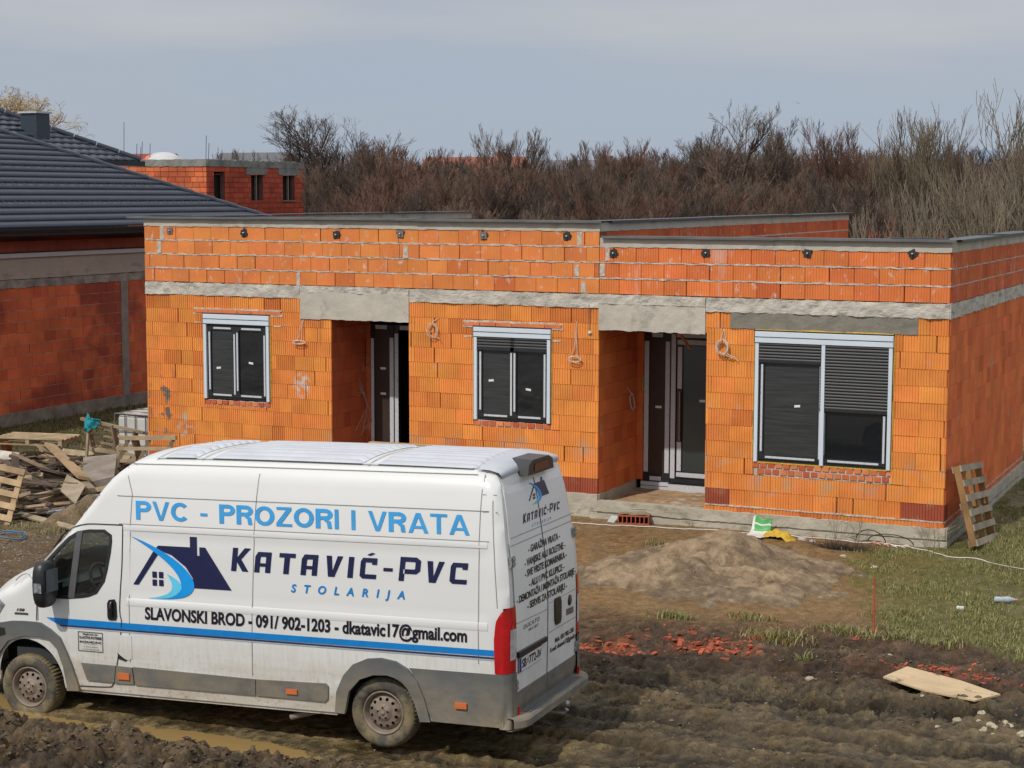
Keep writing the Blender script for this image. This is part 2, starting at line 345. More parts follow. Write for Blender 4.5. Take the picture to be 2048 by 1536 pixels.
# hills far away (right edge of the picture): gentle rise of the terrain
def lerp(a, b, t): return a+(np.array(b)-a)*t[..., None]
def gcol(x, y):
    n1 = fbm(x, y, .8, 4, 101); n2 = fbm(x, y, 3.3, 4, 111); n3 = fbm(x, y, 11, 3, 121)
    c = np.zeros(x.shape+(3,))+np.array((.098, .068, .040))
    c = lerp(c, (.060, .042, .027), sm(-.1, .5, n2))
    c = lerp(c, (.17, .125, .078), sm(.15, .6, n3+.5*n1)*.6)
    # sandy earth in front of the house
    d = y-.17*(x+1)
    sand = sm(-6.0, -4.6, d+.6*n1+.5*n2)*sm(.4, -.5, x+.7*n1)*sm(-9.5, -7, x)
    c = lerp(c, (.215, .150, .086), sand*.85)
    c = lerp(c, (.13, .09, .055), sand*sm(.1, .5, n2)*.6)
    # dark churned soil band
    band = sm(-5.2, -6.0, d+.4*n1)*sm(-8.6, -7.7, d+.4*n2)*sm(-3.5, -2.2, x)
    c = lerp(c, (.062, .041, .027), band*.8)
    c = lerp(c, (.085, .045, .028), band*sm(.0, .5, n3)*.5)
    # wet grey-brown track
    trk = sm(-7.5, -8.2, d+.4*n2)*sm(-13.4, -12.6, y+0*x)
    c = lerp(c, (.118, .098, .066), trk*.75)
    c = lerp(c, (.070, .058, .041), trk*sm(.05, .45, fbm(x*.35, d*1.6, 2.2, 4, 131)+.3*n3)*.85)
    c = lerp(c, (.17, .145, .10), trk*sm(.15, .5, fbm(x*.4, d*2, 1.3, 4, 141))*.5)
    # gravelly mud under the van
    und = sm(-12.0, -11.7, y+.1*n2)*sm(-8.7, -9.3, y)*sm(-.5, -1.6, x)
    c = lerp(c, (.125, .10, .055), und*.7)
    c = lerp(c, (.20, .175, .12), und*sm(.25, .5, fbm(x, y, 26, 2, 151))*.6)
    # bank in the foreground
    bank = sm(-12.0, -12.3, y-.05*(x+5))*sm(-1.5, -3.2, x)
    c = lerp(c, (.085, .060, .037), bank*.8)
    c = lerp(c, (.040, .031, .022), bank*sm(-.05, .4, n2+.4*n3)*.75)
    c = lerp(c, (.20, .165, .125), bank*sm(.32, .6, n3-.2*n2)*.5)
    # grass land
    gr = grass_mask(x, y, n1, n2)
    c = lerp(c, (.095, .110, .034), gr*.8)
    c = lerp(c, (.17, .145, .07), gr*sm(.1, .5, n3)*.6)
    fl = sm(-13.5, -15, x+.6*n1)*sm(-3.5, -1, y)
    c = lerp(c, (.075, .062, .038), fl*.7)
    farm = sm(16, 26, y)
    c = lerp(c, (.10, .085, .045), farm*.9)
    lm_ = sm(-12, -13, x)*sm(-7, -5, y)*sm(0, -3, y)
    c = lerp(c, (.15, .12, .08), lm_*.7)
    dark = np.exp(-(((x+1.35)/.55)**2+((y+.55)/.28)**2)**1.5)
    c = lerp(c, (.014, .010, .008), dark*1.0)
    det = fbm(x, y, 3.1, 3, 51)*.5+np.abs(fbm(x, y, 7.5, 3, 61))*1.0-.22+.5*fbm(x, y, 19, 2, 71)+.7*fbm(x, y, 33, 2, 72)
    fg = sm(-4.8, -6.0, y-.17*(x+1)); rr = fbm(x*.35, d*2.2, 1.6, 4, 31)*sm(-7.6, -8.6, d)
    for q, (c0, c1, c2, a_, b_) in enumerate(TRK):
        e_ = y-(c0+c1*(x+3)+c2*np.sin((x+3)*.8)); on = sm(a_, a_+.5, x)*sm(b_, b_-.8, x); g = np.exp(-(e_/.12)**4)*on
        c = lerp(c, (.15, .125, .088) if q == 3 else (.050, .039, .027), g*.7); c = lerp(c, (.17, .135, .085), on*np.exp(-((np.abs(e_)-.18)/.05)**2)*.45)
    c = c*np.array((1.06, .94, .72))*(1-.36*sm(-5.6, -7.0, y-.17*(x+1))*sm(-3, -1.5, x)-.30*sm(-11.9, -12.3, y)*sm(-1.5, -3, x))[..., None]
    for (px_, py_, rx_, ry_) in ((-2.45, -7.28, .5, .2), (-1.32, -6.72, .55, .2), (1.25, -6.78, .6, .14), (-1.0, -5.95, .3, .12)):
        c = lerp(c, (.36, .085, .038), np.clip(np.exp(-(((x-px_)/rx_)**2+((y-py_)/ry_)**2))*(.35+1.6*n3), 0, .6))
    return c*np.clip(1+.12*n2+(.25+.85*fg)*det+1.0*rr, .22, 2.3)[..., None]
def grass_mask(x, y, n1=None, n2=None):
    n1 = fbm(x, y, .8, 4, 101) if n1 is None else n1; n2 = fbm(x, y, 3.3, 4, 111) if n2 is None else n2
    xb = np.interp(y, [-7, -6, -5.5, -4.9, -3, -1.5, -.5, .2, 8], [9, 2.6, 1.2, .1, -.6, -1.0, -.9, -.2, -.2])
    a = sm(-.25, .35, x-xb+.45*n1+.35*n2)*sm(26, 20, y)
    b = sm(-15.5, -16.8, x+.8*n1)*sm(.2, 1.6, y+.5*n2)*sm(40, 30, y)
    return np.clip(a+b, 0, 1)
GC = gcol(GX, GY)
gm, t, b = new_mat('ground_soil')
an = N(t, 'ShaderNodeAttribute', attribute_name='Col'); tcn = N(t, 'ShaderNodeTexCoord')
n1 = N(t, 'ShaderNodeTexNoise'); n1.inputs['Scale'].default_value = 9; n1.inputs['Detail'].default_value = 10; n1.inputs['Roughness'].default_value = .75
t.links.new(tcn.outputs['Object'], n1.inputs[0])
mr = N(t, 'ShaderNodeMapRange'); mr.inputs[1].default_value = .3; mr.inputs[2].default_value = .72; mr.inputs[3].default_value = .50; mr.inputs[4].default_value = 1.5
t.links.new(n1.outputs[0], mr.inputs[0])
vm = N(t, 'ShaderNodeVectorMath', operation='SCALE'); t.links.new(an.outputs[0], vm.inputs[0]); t.links.new(mr.outputs[0], vm.inputs['Scale'])
t.links.new(vm.outputs[0], b.inputs['Base Color'])
n2 = N(t, 'ShaderNodeTexNoise'); n2.inputs['Scale'].default_value = 22; n2.inputs['Detail'].default_value = 8; n2.inputs['Roughness'].default_value = .7
t.links.new(tcn.outputs['Object'], n2.inputs[0])
bp = N(t, 'ShaderNodeBump'); bp.inputs['Distance'].default_value = .035; bp.inputs['Strength'].default_value = .9
t.links.new(n2.outputs[0], bp.inputs['Height']); t.links.new(bp.outputs[0], b.inputs['Normal'])
mr2 = N(t, 'ShaderNodeMapRange'); mr2.inputs[1].default_value = .4; mr2.inputs[2].default_value = .62; mr2.inputs[3].default_value = .26; mr2.inputs[4].default_value = .95
n3 = N(t, 'ShaderNodeTexNoise'); n3.inputs['Scale'].default_value = 2.3; n3.inputs['Detail'].default_value = 6; t.links.new(tcn.outputs['Object'], n3.inputs[0])
t.links.new(n3.outputs[0], mr2.inputs[0]); t.links.new(mr2.outputs[0], b.inputs['Roughness']); b.inputs['Specular IOR Level'].default_value = .35
mb = MB(); mb.grid(np.stack([GX, GY, GZ], -1))
n_, m_ = GX.shape
i, j = np.meshgrid(np.arange(n_-1), np.arange(m_-1), indexing='ij')
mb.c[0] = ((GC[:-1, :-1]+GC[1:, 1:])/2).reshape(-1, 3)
mb.build('ground', gm, kind='structure')

# puddles
wm, t, b = new_mat('muddy_water'); b.inputs['Base Color'].default_value = (.30, .20, .078, 1); b.inputs['Roughness'].default_value = .06; b.inputs['Specular IOR Level'].default_value = .5
wn = N(t, 'ShaderNodeTexNoise'); wn.inputs['Scale'].default_value = 4; wb = N(t, 'ShaderNodeBump'); wb.inputs['Distance'].default_value = .004
t.links.new(wn.outputs[0], wb.inputs['Height']); t.links.new(wb.outputs[0], b.inputs['Normal'])
def puddle(x0, x1, y0, y1, z):
    m_ = MB(); X, Y = np.meshgrid(np.linspace(x0, x1, 12), np.linspace(y0, y1, 6), indexing='ij')
    m_.grid(np.stack([X, Y, X*0+z], -1)); m_.build('puddle', wm, kind='structure')
puddle(-6.15, -3.1, -12.3, -11.4, -.112)
puddle(-9.5, -6.16, -12.4, -11.35, -.112)

# sand heap in front of the house
def heap_h(x, y):
    h = .50*np.exp(-(((x+2.62)/.95)**2+((y+2.3)/1.15)**2)**.9)
    h += .24*np.exp(-(((x+3.55)/.75)**2+((y+3.5)/1.1)**2))
    h += .16*np.exp(-(((x+1.9)/1.0)**2+((y+3.9)/.8)**2))
    h += .10*np.exp(-(((x+1.3)/.7)**2+((y+2.2)/1.2)**2))
    h += .10*fbm(x, y, 1.5, 4, 201)+.05*fbm(x, y, 4.2, 4, 211)-.05*np.abs(fbm(x, y, 2.6, 4, 213))+.05*np.maximum(0, fbm(x*.5, y*1.6, 2.2, 3, 215))
    rs = random.Random(3)
    for k in range(34):
        a = rs.uniform(-1, 1); dx = -2.55+a*1.05; dy = -3.05-.25*a+rs.uniform(-.35, .3); r_ = rs.uniform(.04, .085)
        h -= rs.uniform(.10, .20)*np.exp(-((x-dx)**2+(y-dy)**2)/r_**2)
    return h
X, Y = np.meshgrid(np.arange(-5.6, .5, .028), np.arange(-6.0, -.25, .028), indexing='ij')
edge = sm(0, .8, np.minimum(np.minimum(X+5.6, .5-X), np.minimum(Y+6.0, -.25-Y)))
Z = heap_h(X, Y); g0 = ground_h(X, Y)
Z = g0*.35+Z*edge-.085+.06*fbm(X, Y, 1.4, 4, 221)+.03*np.abs(fbm(X, Y, 6.5, 3, 222))
Z = np.where(edge < .3, np.minimum(Z, g0-.03), Z)
sandm = mat('heap_sand', (1.05, 1.05, 1.05), (.60, .57, .54), .95, 7, attr=True, bump=.035, bscale=22, detail=10)
mb = MB(); mb.grid(np.stack([X, Y, Z], -1))
n2_ = fbm(X, Y, 2.2, 4, 231); n3_ = fbm(X, Y, 8, 3, 241)
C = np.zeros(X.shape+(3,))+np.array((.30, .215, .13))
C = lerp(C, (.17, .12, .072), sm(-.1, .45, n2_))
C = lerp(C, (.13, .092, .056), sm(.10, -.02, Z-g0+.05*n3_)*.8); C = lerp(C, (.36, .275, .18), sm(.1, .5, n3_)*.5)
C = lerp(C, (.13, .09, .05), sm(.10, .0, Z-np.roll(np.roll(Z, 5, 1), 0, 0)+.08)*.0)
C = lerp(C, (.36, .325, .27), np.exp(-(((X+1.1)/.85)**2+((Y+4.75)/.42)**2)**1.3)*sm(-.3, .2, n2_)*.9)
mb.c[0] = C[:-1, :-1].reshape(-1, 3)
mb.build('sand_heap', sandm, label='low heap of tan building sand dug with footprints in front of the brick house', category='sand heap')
# small earth heap behind the van's windscreen
X, Y = np.meshgrid(np.arange(-15.3, -11.6, .04), np.arange(-6.2, -.8, .04), indexing='ij')
Z = .46*np.exp(-(((X+13.05)/.30)**2+((Y+3.2)/.95)**2)**1.0)+.18*np.exp(-(((X+12.9)/.4)**2+((Y+4.5)/.5)**2))+.10*fbm(X, Y, 2.5, 4, 251)-.11
Z = np.minimum(Z+ground_h(X, Y)*.3, 9)
C = np.zeros(X.shape+(3,))+np.array((.20, .145, .08)); C = lerp(C, (.13, .09, .05), sm(-.1, .5, fbm(X, Y, 3, 4, 261)))
mb = MB(); mb.grid(np.stack([X, Y, Z], -1)); mb.c[0] = C[:-1, :-1].reshape(-1, 3)
mb.build('earth_heap', sandm, label='narrow ridge of yellowish earth between the timber pile and the van windscreen', category='earth heap')

# ------------------------------------------------------------------ block walls
def rsub(rects, holes):
    out = list(rects)
    for (a0, a1, z0, z1) in holes:
        nx = []
        for (b0, b1, y0, y1) in out:
            if b1 <= a0+1e-6 or b0 >= a1-1e-6 or y1 <= z0+1e-6 or y0 >= z1-1e-6: nx.append((b0, b1, y0, y1)); continue
            if y0 < z0: nx.append((b0, b1, y0, z0))
            if y1 > z1: nx.append((b0, b1, z1, y1))
            m0, m1 = max(y0, z0), min(y1, z1)
            if b0 < a0: nx.append((b0, a0, m0, m1))
            if b1 > a1: nx.append((a1, b1, m0, m1))
        out = nx
    return out
def one_block(mb, O, ex, en, a0, a1, z0, z1, col, dep, pitch, gd, mi=0, back=.035):
    xs = []; ds = []
    if gd > 0:
        n = max(1, int((a1-a0)/pitch)); p = (a1-a0)/n; g = p*.26
        for k in range(n):
            x = a0+k*p; xs += [x, x+p-g, x+p-g*.8, x+p-g*.2]; ds += [0, 0, -gd, -gd]
        xs.append(a1); ds.append(0)
    else: xs = [a0, a1]; ds = [0, 0]
    xs = np.array(xs); ds = np.array(ds)+dep; n = len(xs)
    base = np.array(O)+xs[:, None]*np.array(ex)+ds[:, None]*np.array(en)
    v = np.concatenate([base+[0, 0, z0], base+[0, 0, z1]])
    i = np.arange(n-1)
    mb.add(v, np.stack([i, i+1, i+1+n, i+n], 1), col, mi)
    bb = [np.array(O)+a*np.array(ex)-back*np.array(en) for a in (a0, a1)]
    ff = [base[0], base[-1]]
    v = [ff[0]+[0, 0, z0], ff[1]+[0, 0, z0], bb[1]+[0, 0, z0], bb[0]+[0, 0, z0], ff[0]+[0, 0, z1], ff[1]+[0, 0, z1], bb[1]+[0, 0, z1], bb[0]+[0, 0, z1]]
    mb.add(v, [(0, 3, 2, 1), (4, 5, 6, 7), (0, 4, 7, 3), (1, 2, 6, 5)], np.array(col)*.9, mi)
def blockwall(mb, O, ex, en, a0, a1, courses, holes=(), base=(.72, .19, .04), var=.10, pitch=.034, gd=.008, jit=.003, gap=.003, vgap=.0, lens=(.375, .375, .33, .25), mi=0, dark=None, wide=.12, seed=1):
    rs = random.Random(seed)
    for ci, (z0, z1) in enumerate(courses):
        a = a0-rs.uniform(0, .34)
        while a < a1:
            L = rs.choice(lens); b0, b1 = max(a, a0), min(a+L, a1); a += L
            w = rs.uniform(.012, .02) if rs.random() < wide else gap
            if b1-b0 < .03: continue
            f = 1+rs.uniform(-var, var); col = np.array(base)*f*np.array([1, rs.uniform(.92, 1.1), 1])
            if rs.random() < .07: col = col*np.array([.84, .72, .7])
            if dark and dark(ci, (b0+b1)/2): col = np.array((.34, .075, .035))*f
            d = rs.uniform(-jit, jit)
            for (c0, c1, y0, y1) in rsub([(b0, b1-w, z0+gap*.6, z1-gap*.6)], holes):
                if c1-c0 > .015 and y1-y0 > .015: one_block(mb, O, ex, en, c0, c1, y0, y1, col, d, pitch, gd, mi)
def backing(mb, O, ex, en, a0, a1, z0, z1, holes, d0=.03, d1=.30, col=(.20, .07, .03), mi=0):
    O, ex, en = map(np.array, (O, ex, en))
    for (c0, c1, y0, y1) in rsub([(a0, a1, z0, z1)], holes):
        v = [O+ex*a-en*d+np.array([0, 0, z]) for z in (y0, y1) for d in (d0, d1) for a in (c0, c1)]
        mb.add(v, [(0, 2, 3, 1), (4, 5, 7, 6), (0, 1, 5, 4), (2, 6, 7, 3), (0, 4, 6, 2), (1, 3, 7, 5)], col, mi)
def rough_strip(mb, O, ex, en, a0, a1, z0, z1, d=.004, amp=.006, eamp=.008, step=.03, s=1, back=.05, ends=True):
    O, ex, en = map(lambda q: np.array(q, float), (O, ex, en))
    n = max(2, int((a1-a0)/step)+1); m_ = max(5, int((z1-z0)/step)+1)
    A = np.linspace(a0, a1, n); V_ = np.linspace(0, 1, m_); ev = min(.12, .004/(z1-z0)); V_[1] = min(V_[1], ev); V_[-2] = max(V_[-2], 1-ev)
    if ends: A[1] = A[0]+.003; A[-2] = A[-1]-.003
    lo = z0+eamp*(fbm(A, A*0, 9, 3, s)-.2)-.002; hi = z1+eamp*(fbm(A, A*0+5, 9, 3, s+1)+.2)+.002
    Zs = lo[:, None]+(hi-lo)[:, None]*V_[None]
    D = d+amp*fbm(A[:, None]+0*Zs, Zs, 7, 4, s+2)+amp*.5
    D[:, 0] = -back; D[:, -1] = -back
    if ends: D[0, :] = -back; D[-1, :] = -back
    P = O+A[:, None, None]*ex+D[..., None]*en; P = P+np.stack([Zs*0, Zs*0, Zs], -1)
    mb.grid(P, smooth=False)

house = empty('unfinished_house', (-7, 3, 0), label='single-storey house shell of bright orange clay blocks with grey concrete bands and new windows', category='house')
def hp(o): # keep world coordinates while parenting to an empty that is not at the origin
    o.matrix_parent_inverse = house.matrix_world.inverted() if False else Matrix.Translation((7, -3, 0)); return o
XL, XS = -14.32, -5.51
ex, en = (1, 0, 0), (0, -1, 0)
W1, W2, W3 = (-13.07, -11.69, 1.51, 3.13), (-7.73, -6.335, 1.44, 3.09), (-2.93, -.81, .96, 3.18)
R1, R2 = (-10.45, -8.94, -.3, 3.12), (-5.51, -3.71, -.3, 3.12)
B1, B2, G3 = (-11.06, -8.93, 3.105, 3.46), (-5.51, -3.73, 3.10, 3.46), (-3.33, -.46, 3.205, 3.46)
holes = [W1, W2, W3, R1, R2, B1, B2, G3]
crs = [(.45+.25*i_, .70+.25*i_) for i_ in range(12)]
dk = lambda ci, a: ci == 0 and (-6.05 < a < -5.5 or -3.75 < a < -3.3 or a > -.55)
mb = MB()
blockwall(mb, (0, 0, 0), ex, en, XL, 0, crs, holes, dark=dk, seed=4, pitch=.040, gd=.010, base=(.80, .285, .062), jit=.005, wide=.2)
mb_ = mb
blockwall(mb_, (0, 0, 0), ex, en, -3.72, 0, [(.35, .435)], [], seed=9, base=(.68, .22, .05), pitch=.05)
# parapet courses with mortar beds
up_l = [(3.665+.2505*i_+.012, 3.665+.2505*(i_+1)-.004) for i_ in range(4)]
up_r = [(3.665+.253*i_+.012, 3.665+.253*(i_+1)-.004) for i_ in range(3)]
ub = (.72, .205, .055)
blockwall(mb, (0, 0, 0), ex, en, XL, XS, up_l, seed=12, base=(.74, .245, .065), mi=1, var=.07, lens=(.375,), pitch=.026, gd=.003, jit=.004, gap=.008, wide=.25)
blockwall(mb, (0, 0, 0), ex, en, XS+.004, 0, up_r, seed=14, base=ub, mi=1, lens=(.375,), pitch=.040, gd=.006, jit=.003, gap=.008, wide=.25)
backing(mb, (0, 0, 0), ex, en, XL+.035, -.035, .0, 3.45, holes)
backing(mb, (0, 0, 0), ex, en, XL+.035, XS, 3.45, 4.66, [])
backing(mb, (0, 0, 0), ex, en, XS, -.035, 3.45, 4.42, [])
hp(mb.build('front_wall', [BRK, BRK_UP], house))
# right hand wall (x = 0 plane), left hand wall, rear parts
mb = MB()
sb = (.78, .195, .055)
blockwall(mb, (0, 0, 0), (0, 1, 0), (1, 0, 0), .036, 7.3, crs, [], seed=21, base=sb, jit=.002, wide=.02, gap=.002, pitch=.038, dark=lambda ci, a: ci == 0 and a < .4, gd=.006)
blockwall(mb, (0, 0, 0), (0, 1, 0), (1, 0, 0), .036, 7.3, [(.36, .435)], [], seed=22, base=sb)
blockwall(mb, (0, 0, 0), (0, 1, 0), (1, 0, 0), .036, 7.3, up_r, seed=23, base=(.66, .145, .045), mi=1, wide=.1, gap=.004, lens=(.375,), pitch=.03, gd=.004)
backing(mb, (0, 0, 0), (0, 1, 0), (1, 0, 0), .3, 7.27, 0, 4.42, [])
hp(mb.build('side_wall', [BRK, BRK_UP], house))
mb = MB()
up_b = [(3.665+.2505*i_+.012, 3.665+.2505*(i_+1)-.004) for i_ in range(3)]
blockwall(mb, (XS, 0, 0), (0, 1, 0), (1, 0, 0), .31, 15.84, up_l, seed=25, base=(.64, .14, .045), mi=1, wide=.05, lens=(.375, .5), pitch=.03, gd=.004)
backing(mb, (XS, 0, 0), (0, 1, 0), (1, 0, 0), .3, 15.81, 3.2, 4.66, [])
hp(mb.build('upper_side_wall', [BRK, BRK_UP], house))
mb = MB()
blockwall(mb, (XL, 0, 0), (0, 1, 0), (-1, 0, 0), .036, 12.7, crs+up_l, [], seed=31, base=sb)
backing(mb, (XL, 0, 0), (0, 1, 0), (-1, 0, 0), .3, 12.7, 0, 4.66, [])
mb.box(XL+.05, XS, 12.4, 12.7, 0, 3.9, (.5, .15, .05)); mb.box(XS, -.05, 7.0, 7.28, 0, 3.9, (.5, .15, .05)); mb.box(XS-.3, XS-.02, 7.0, 15.8, 0, 3.2, (.5, .15, .05)); mb.box(-11, XS-.3, 15.5, 15.8, 0, 3.9, (.5, .15, .05)); mb.box(-11.3, -11, 12.7, 15.8, 0, 3.9, (.5, .15, .05))
hp(mb.build('rear_wall', BRK, house))
# recess linings
def lining(args, kw, boxes=()):
    m_ = MB(); blockwall(m_, *args, crs, [], **kw)
    for q in boxes: m_.box(*q)
    hp(m_.build('recess_wall', BRK, house))
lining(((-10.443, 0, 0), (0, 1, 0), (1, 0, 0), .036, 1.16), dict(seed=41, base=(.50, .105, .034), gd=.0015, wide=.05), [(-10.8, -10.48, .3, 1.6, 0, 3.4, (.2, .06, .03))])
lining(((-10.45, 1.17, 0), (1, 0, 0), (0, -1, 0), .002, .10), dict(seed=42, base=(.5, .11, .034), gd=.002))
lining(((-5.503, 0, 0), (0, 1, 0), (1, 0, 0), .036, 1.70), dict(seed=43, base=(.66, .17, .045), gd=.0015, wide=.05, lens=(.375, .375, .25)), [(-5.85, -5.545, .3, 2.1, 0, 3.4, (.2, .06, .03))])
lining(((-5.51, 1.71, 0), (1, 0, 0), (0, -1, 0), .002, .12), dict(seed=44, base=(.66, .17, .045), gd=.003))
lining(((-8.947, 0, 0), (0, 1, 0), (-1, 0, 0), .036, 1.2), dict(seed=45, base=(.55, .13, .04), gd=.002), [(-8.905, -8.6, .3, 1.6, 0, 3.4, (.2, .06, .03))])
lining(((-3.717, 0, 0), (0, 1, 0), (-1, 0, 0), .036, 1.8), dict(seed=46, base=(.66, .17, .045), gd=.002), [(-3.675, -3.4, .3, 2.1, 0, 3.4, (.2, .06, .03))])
# mortar beds of the parapet
mb = MB()
for i_ in range(4):
    z = 3.665+.2505*i_
    if i_: rough_strip(mb, (0, 0, 0), ex, en, XL+.01, XS, z-.006, z+.013, .000, .010, .012, .022, 50+i_)
for i_ in range(1, 3):
    z = 3.665+.253*i_
    rough_strip(mb, (0, 0, 0), ex, en, XS, -.005, z-.006, z+.014, .000, .010, .012, .022, 60+i_)
    rough_strip(mb, (0, 0, 0), (0, 1, 0), (1, 0, 0), .0, 7.3, z-.005, z+.010, -.003, .008, .010, .022, 64+i_)
rough_strip(mb, (0, 0, 0), ex, en, -3.7, -.01, .432, .452, .002, .010, .008, .022, 66)
rough_strip(mb, (0, 0, 0), (0, 1, 0), (1, 0, 0), .02, 7.3, .432, .452, .0, .008, .008, .022, 67)
rough_strip(mb, (XS, 0, 0), (0, 1, 0), (1, 0, 0), .3, 15.8, 4.408, 4.432, .0, .008, .008, .03, 68)
rs = random.Random(5)
for xx, z0, z1 in ((-13.93, 4.43, 4.66), (-14.0, 4.18, 4.43), (-11.1, 3.68, 3.9), (-9.0, 4.17, 4.38), (-5.86, 4.44, 4.66), (-5.9, 3.94, 4.12), (-5.78, 3.68, 3.86), (-5.46, 3.95, 4.15), (-5.37, 4.2, 4.42)):
    rough_strip(mb, (0, 0, 0), ex, en, xx-rs.uniform(.03, .05), xx+rs.uniform(.03, .05), z0, z1, .002, .012, .02, .015, rs.randrange(99))
hp(mb.build('mortar_bed', MORT, house))
# concrete ring beam, lintels, coping band
mb = MB()
rough_strip(mb, (0, 0, 0), ex, en, XL, -11.06, 3.45, 3.665, .006, .022, .016, .025, 70)
rough_strip(mb, (0, 0, 0), ex, en, -8.93, -5.51, 3.45, 3.665, .006, .02, .014, .025, 71)
rough_strip(mb, (0, 0, 0), ex, en, -3.73, -.006, 3.45, 3.665, .006, .024, .014, .025, 72)
rough_strip(mb, (0, 0, 0), (0, 1, 0), (1, 0, 0), .0, 7.3, 3.45, 3.665, .004, .02, .014, .03, 73)
rough_strip(mb, (0, 0, 0), ex, en, -11.06, -8.93, 3.56, 3.668, .01, .026, .01, .025, 74)
rough_strip(mb, (0, 0, 0), ex, en, -5.51, -3.73, 3.52, 3.668, .01, .026, .01, .025, 75)
hp(mb.build('concrete_band', CONC, house))
mb = MB(); rough_strip(mb, (0, 0, 0), ex, en, -11.06, -8.93, 3.105, 3.565, .018, .006, .014, .03, 76, back=.3); hp(mb.build('door_lintel', CONC2, house))
mb = MB(); rough_strip(mb, (0, 0, 0), ex, en, -5.515, -3.73, 3.10, 3.53, .018, .008, .016, .03, 77, back=.3); hp(mb.build('door_lintel', CONC2, house))
mb = MB(); rough_strip(mb, (0, 0, 0), ex, en, -3.33, -.46, 3.205, 3.455, .006, .008, .012, .03, 78, back=.2); hp(mb.build('window_lintel', GREYC, house))
mb = MB()
rough_strip(mb, (0, 0, 0), ex, en, XL-.005, XS+.005, 4.66, 4.80, .006, .008, .012, .03, 80, back=.25)
rough_strip(mb, (0, 0, 0), ex, en, XS+.006, .004, 4.415, 4.565, .006, .008, .012, .03, 81, back=.25)
rough_strip(mb, (0, 0, 0), (0, 1, 0), (1, 0, 0), .01, 7.3, 4.415, 4.565, .004, .008, .012, .03, 82, back=.25)
rough_strip(mb, (XS, 0, 0), (0, 1, 0), (1, 0, 0), .02, 15.84, 4.66, 4.80, .004, .008, .012, .04, 83, back=.25)
mb.box(XL+.01, XL+.25, .27, 12.74, 4.66, 4.80)
hp(mb.build('coping_band', CONC2, house))
# sheets on top of the parapets
mb = MB()
def sheet(x0, x1, y0, y1, z, th=.006, lip=.028, side='f'):
    mb.box(x0, x1, y0, y1, z, z+th, mi=0)
    if side == 'f': mb.box(x0, x1, y0-.003, y0, z-lip, z+th+.002, mi=1)
    elif side == 'r': mb.box(x1, x1+.003, y0, y1, z-lip, z+th+.002, mi=0)
sheet(-14.66, -12.0, -.075, .33, 4.822); sheet(-12.03, -8.75, -.08, .33, 4.829); sheet(-8.8, -5.45, -.085, .33, 4.822)
sheet(-5.46, -2.6, -.075, .33, 4.587); sheet(-2.65, .07, -.08, .33, 4.594)
for (a, b_, z) in ((.34, 3.9, 4.587), (3.86, 7.4, 4.594)): sheet(-.3, .075, a, b_, z, side='r')
for (a, b_, z) in ((.34, 5.4, 4.822), (5.36, 10.7, 4.829), (10.66, 16.4, 4.822)): sheet(XS-.3, XS+.07, a, b_, z, side='r')
for (a, b_, z) in ((.34, 4.4, 4.829), (4.36, 8.7, 4.836), (8.66, 13.0, 4.829)): sheet(XL-.08, XL+.34, a, b_, z, side='x')
for (x, y, z) in ((-13.9, .25, 4.836), (-12.5, .28, 4.842), (-.45, .2, 4.604), (-.15, 3.7, 4.606)): mb.box(x-.5, x+.35, y, y+.1, z, z+.012, mi=0)
hp(mb.build('roof_edge_sheet', [SHEET, SHEETF], house))
mb = MB(); mb.box(XL+.3, XS-.3, .3, 12.4, 3.9, 4.1); mb.box(XS+.02, -.3, .3, 7.0, 3.7, 3.9); mb.box(-11, XS-.3, 12.4, 15.8, 3.9, 4.1)
hp(mb.build('flat_roof', mat('bitumen', (.05, .05, .05), (.08, .08, .08), .9, 3), house))
# foundation and porch floors
mb = MB()
rough_strip(mb, (0, 0, 0), ex, en, XL-.02, -10.45, -.3, .45, .035, .012, .01, .05, 90)
rough_strip(mb, (0, 0, 0), ex, en, -8.94, -5.5, -.3, .45, .035, .012, .01, .05, 91)
rough_strip(mb, (0, 0, 0), ex, en, -5.6, .03, .185, .35, .045, .012, .012, .03, 92)
mb.box(-5.55, -.02, -.02, .25, -.3, .33, (.3, .3, .3))
rough_strip(mb, (0, 0, 0), ex, en, -5.62, .035, -.3, .158, .055, .012, .012, .03, 93)
rough_strip(mb, (0, 0, 0), (0, 1, 0), (1, 0, 0), -.03, 7.32, .185, .35, .045, .012, .012, .03, 94)
rough_strip(mb, (0, 0, 0), (0, 1, 0), (1, 0, 0), -.05, 7.33, -.3, .158, .05, .012, .012, .03, 95)
rough_strip(mb, (-5.51, 0, 0), (0, 1, 0), (1, 0, 0), .0, 1.7, .26, .45, .015, .012, .012, .03, 96)
rough_strip(mb, (-10.45, 0, 0), (0, 1, 0), (1, 0, 0), .0, 1.2, .26, .45, .01, .01, .01, .03, 97)
rough_strip(mb, (0, 0, 0), ex, en, -10.5, -8.9, -.3, .30, .02, .012, .012, .03, 98)
X, Y = np.meshgrid(np.linspace(-5.52, -3.68, 50), np.linspace(-.055, 1.9, 50), indexing='ij')
mb.grid(np.stack([X, Y, .29+.012*fbm(X, Y, 4, 4, 99)-.02*sm(.1, -.05, Y)], -1))
mb.box(-10.47, -8.92, 0, 2, .0, .29)
hp(mb.build('foundation', PLINTH, house))
pf = mat('porch_dirt', (.42, .29, .16), (.26, .16, .085), .95, 4, bump=.01, bscale=24)
overlay(pf, (.48, .12, .045), 9, .60, .68, amount=.7)
mb = MB(); X, Y = np.meshgrid(np.linspace(-5.44, -3.75, 50), np.linspace(.02, 1.76, 50), indexing='ij')
mb.grid(np.stack([X, Y, .298+.02*fbm(X, Y, 3, 4, 99)+.01*fbm(X, Y, 14, 2, 98)], -1)); hp(mb.build('porch_floor', pf, house))
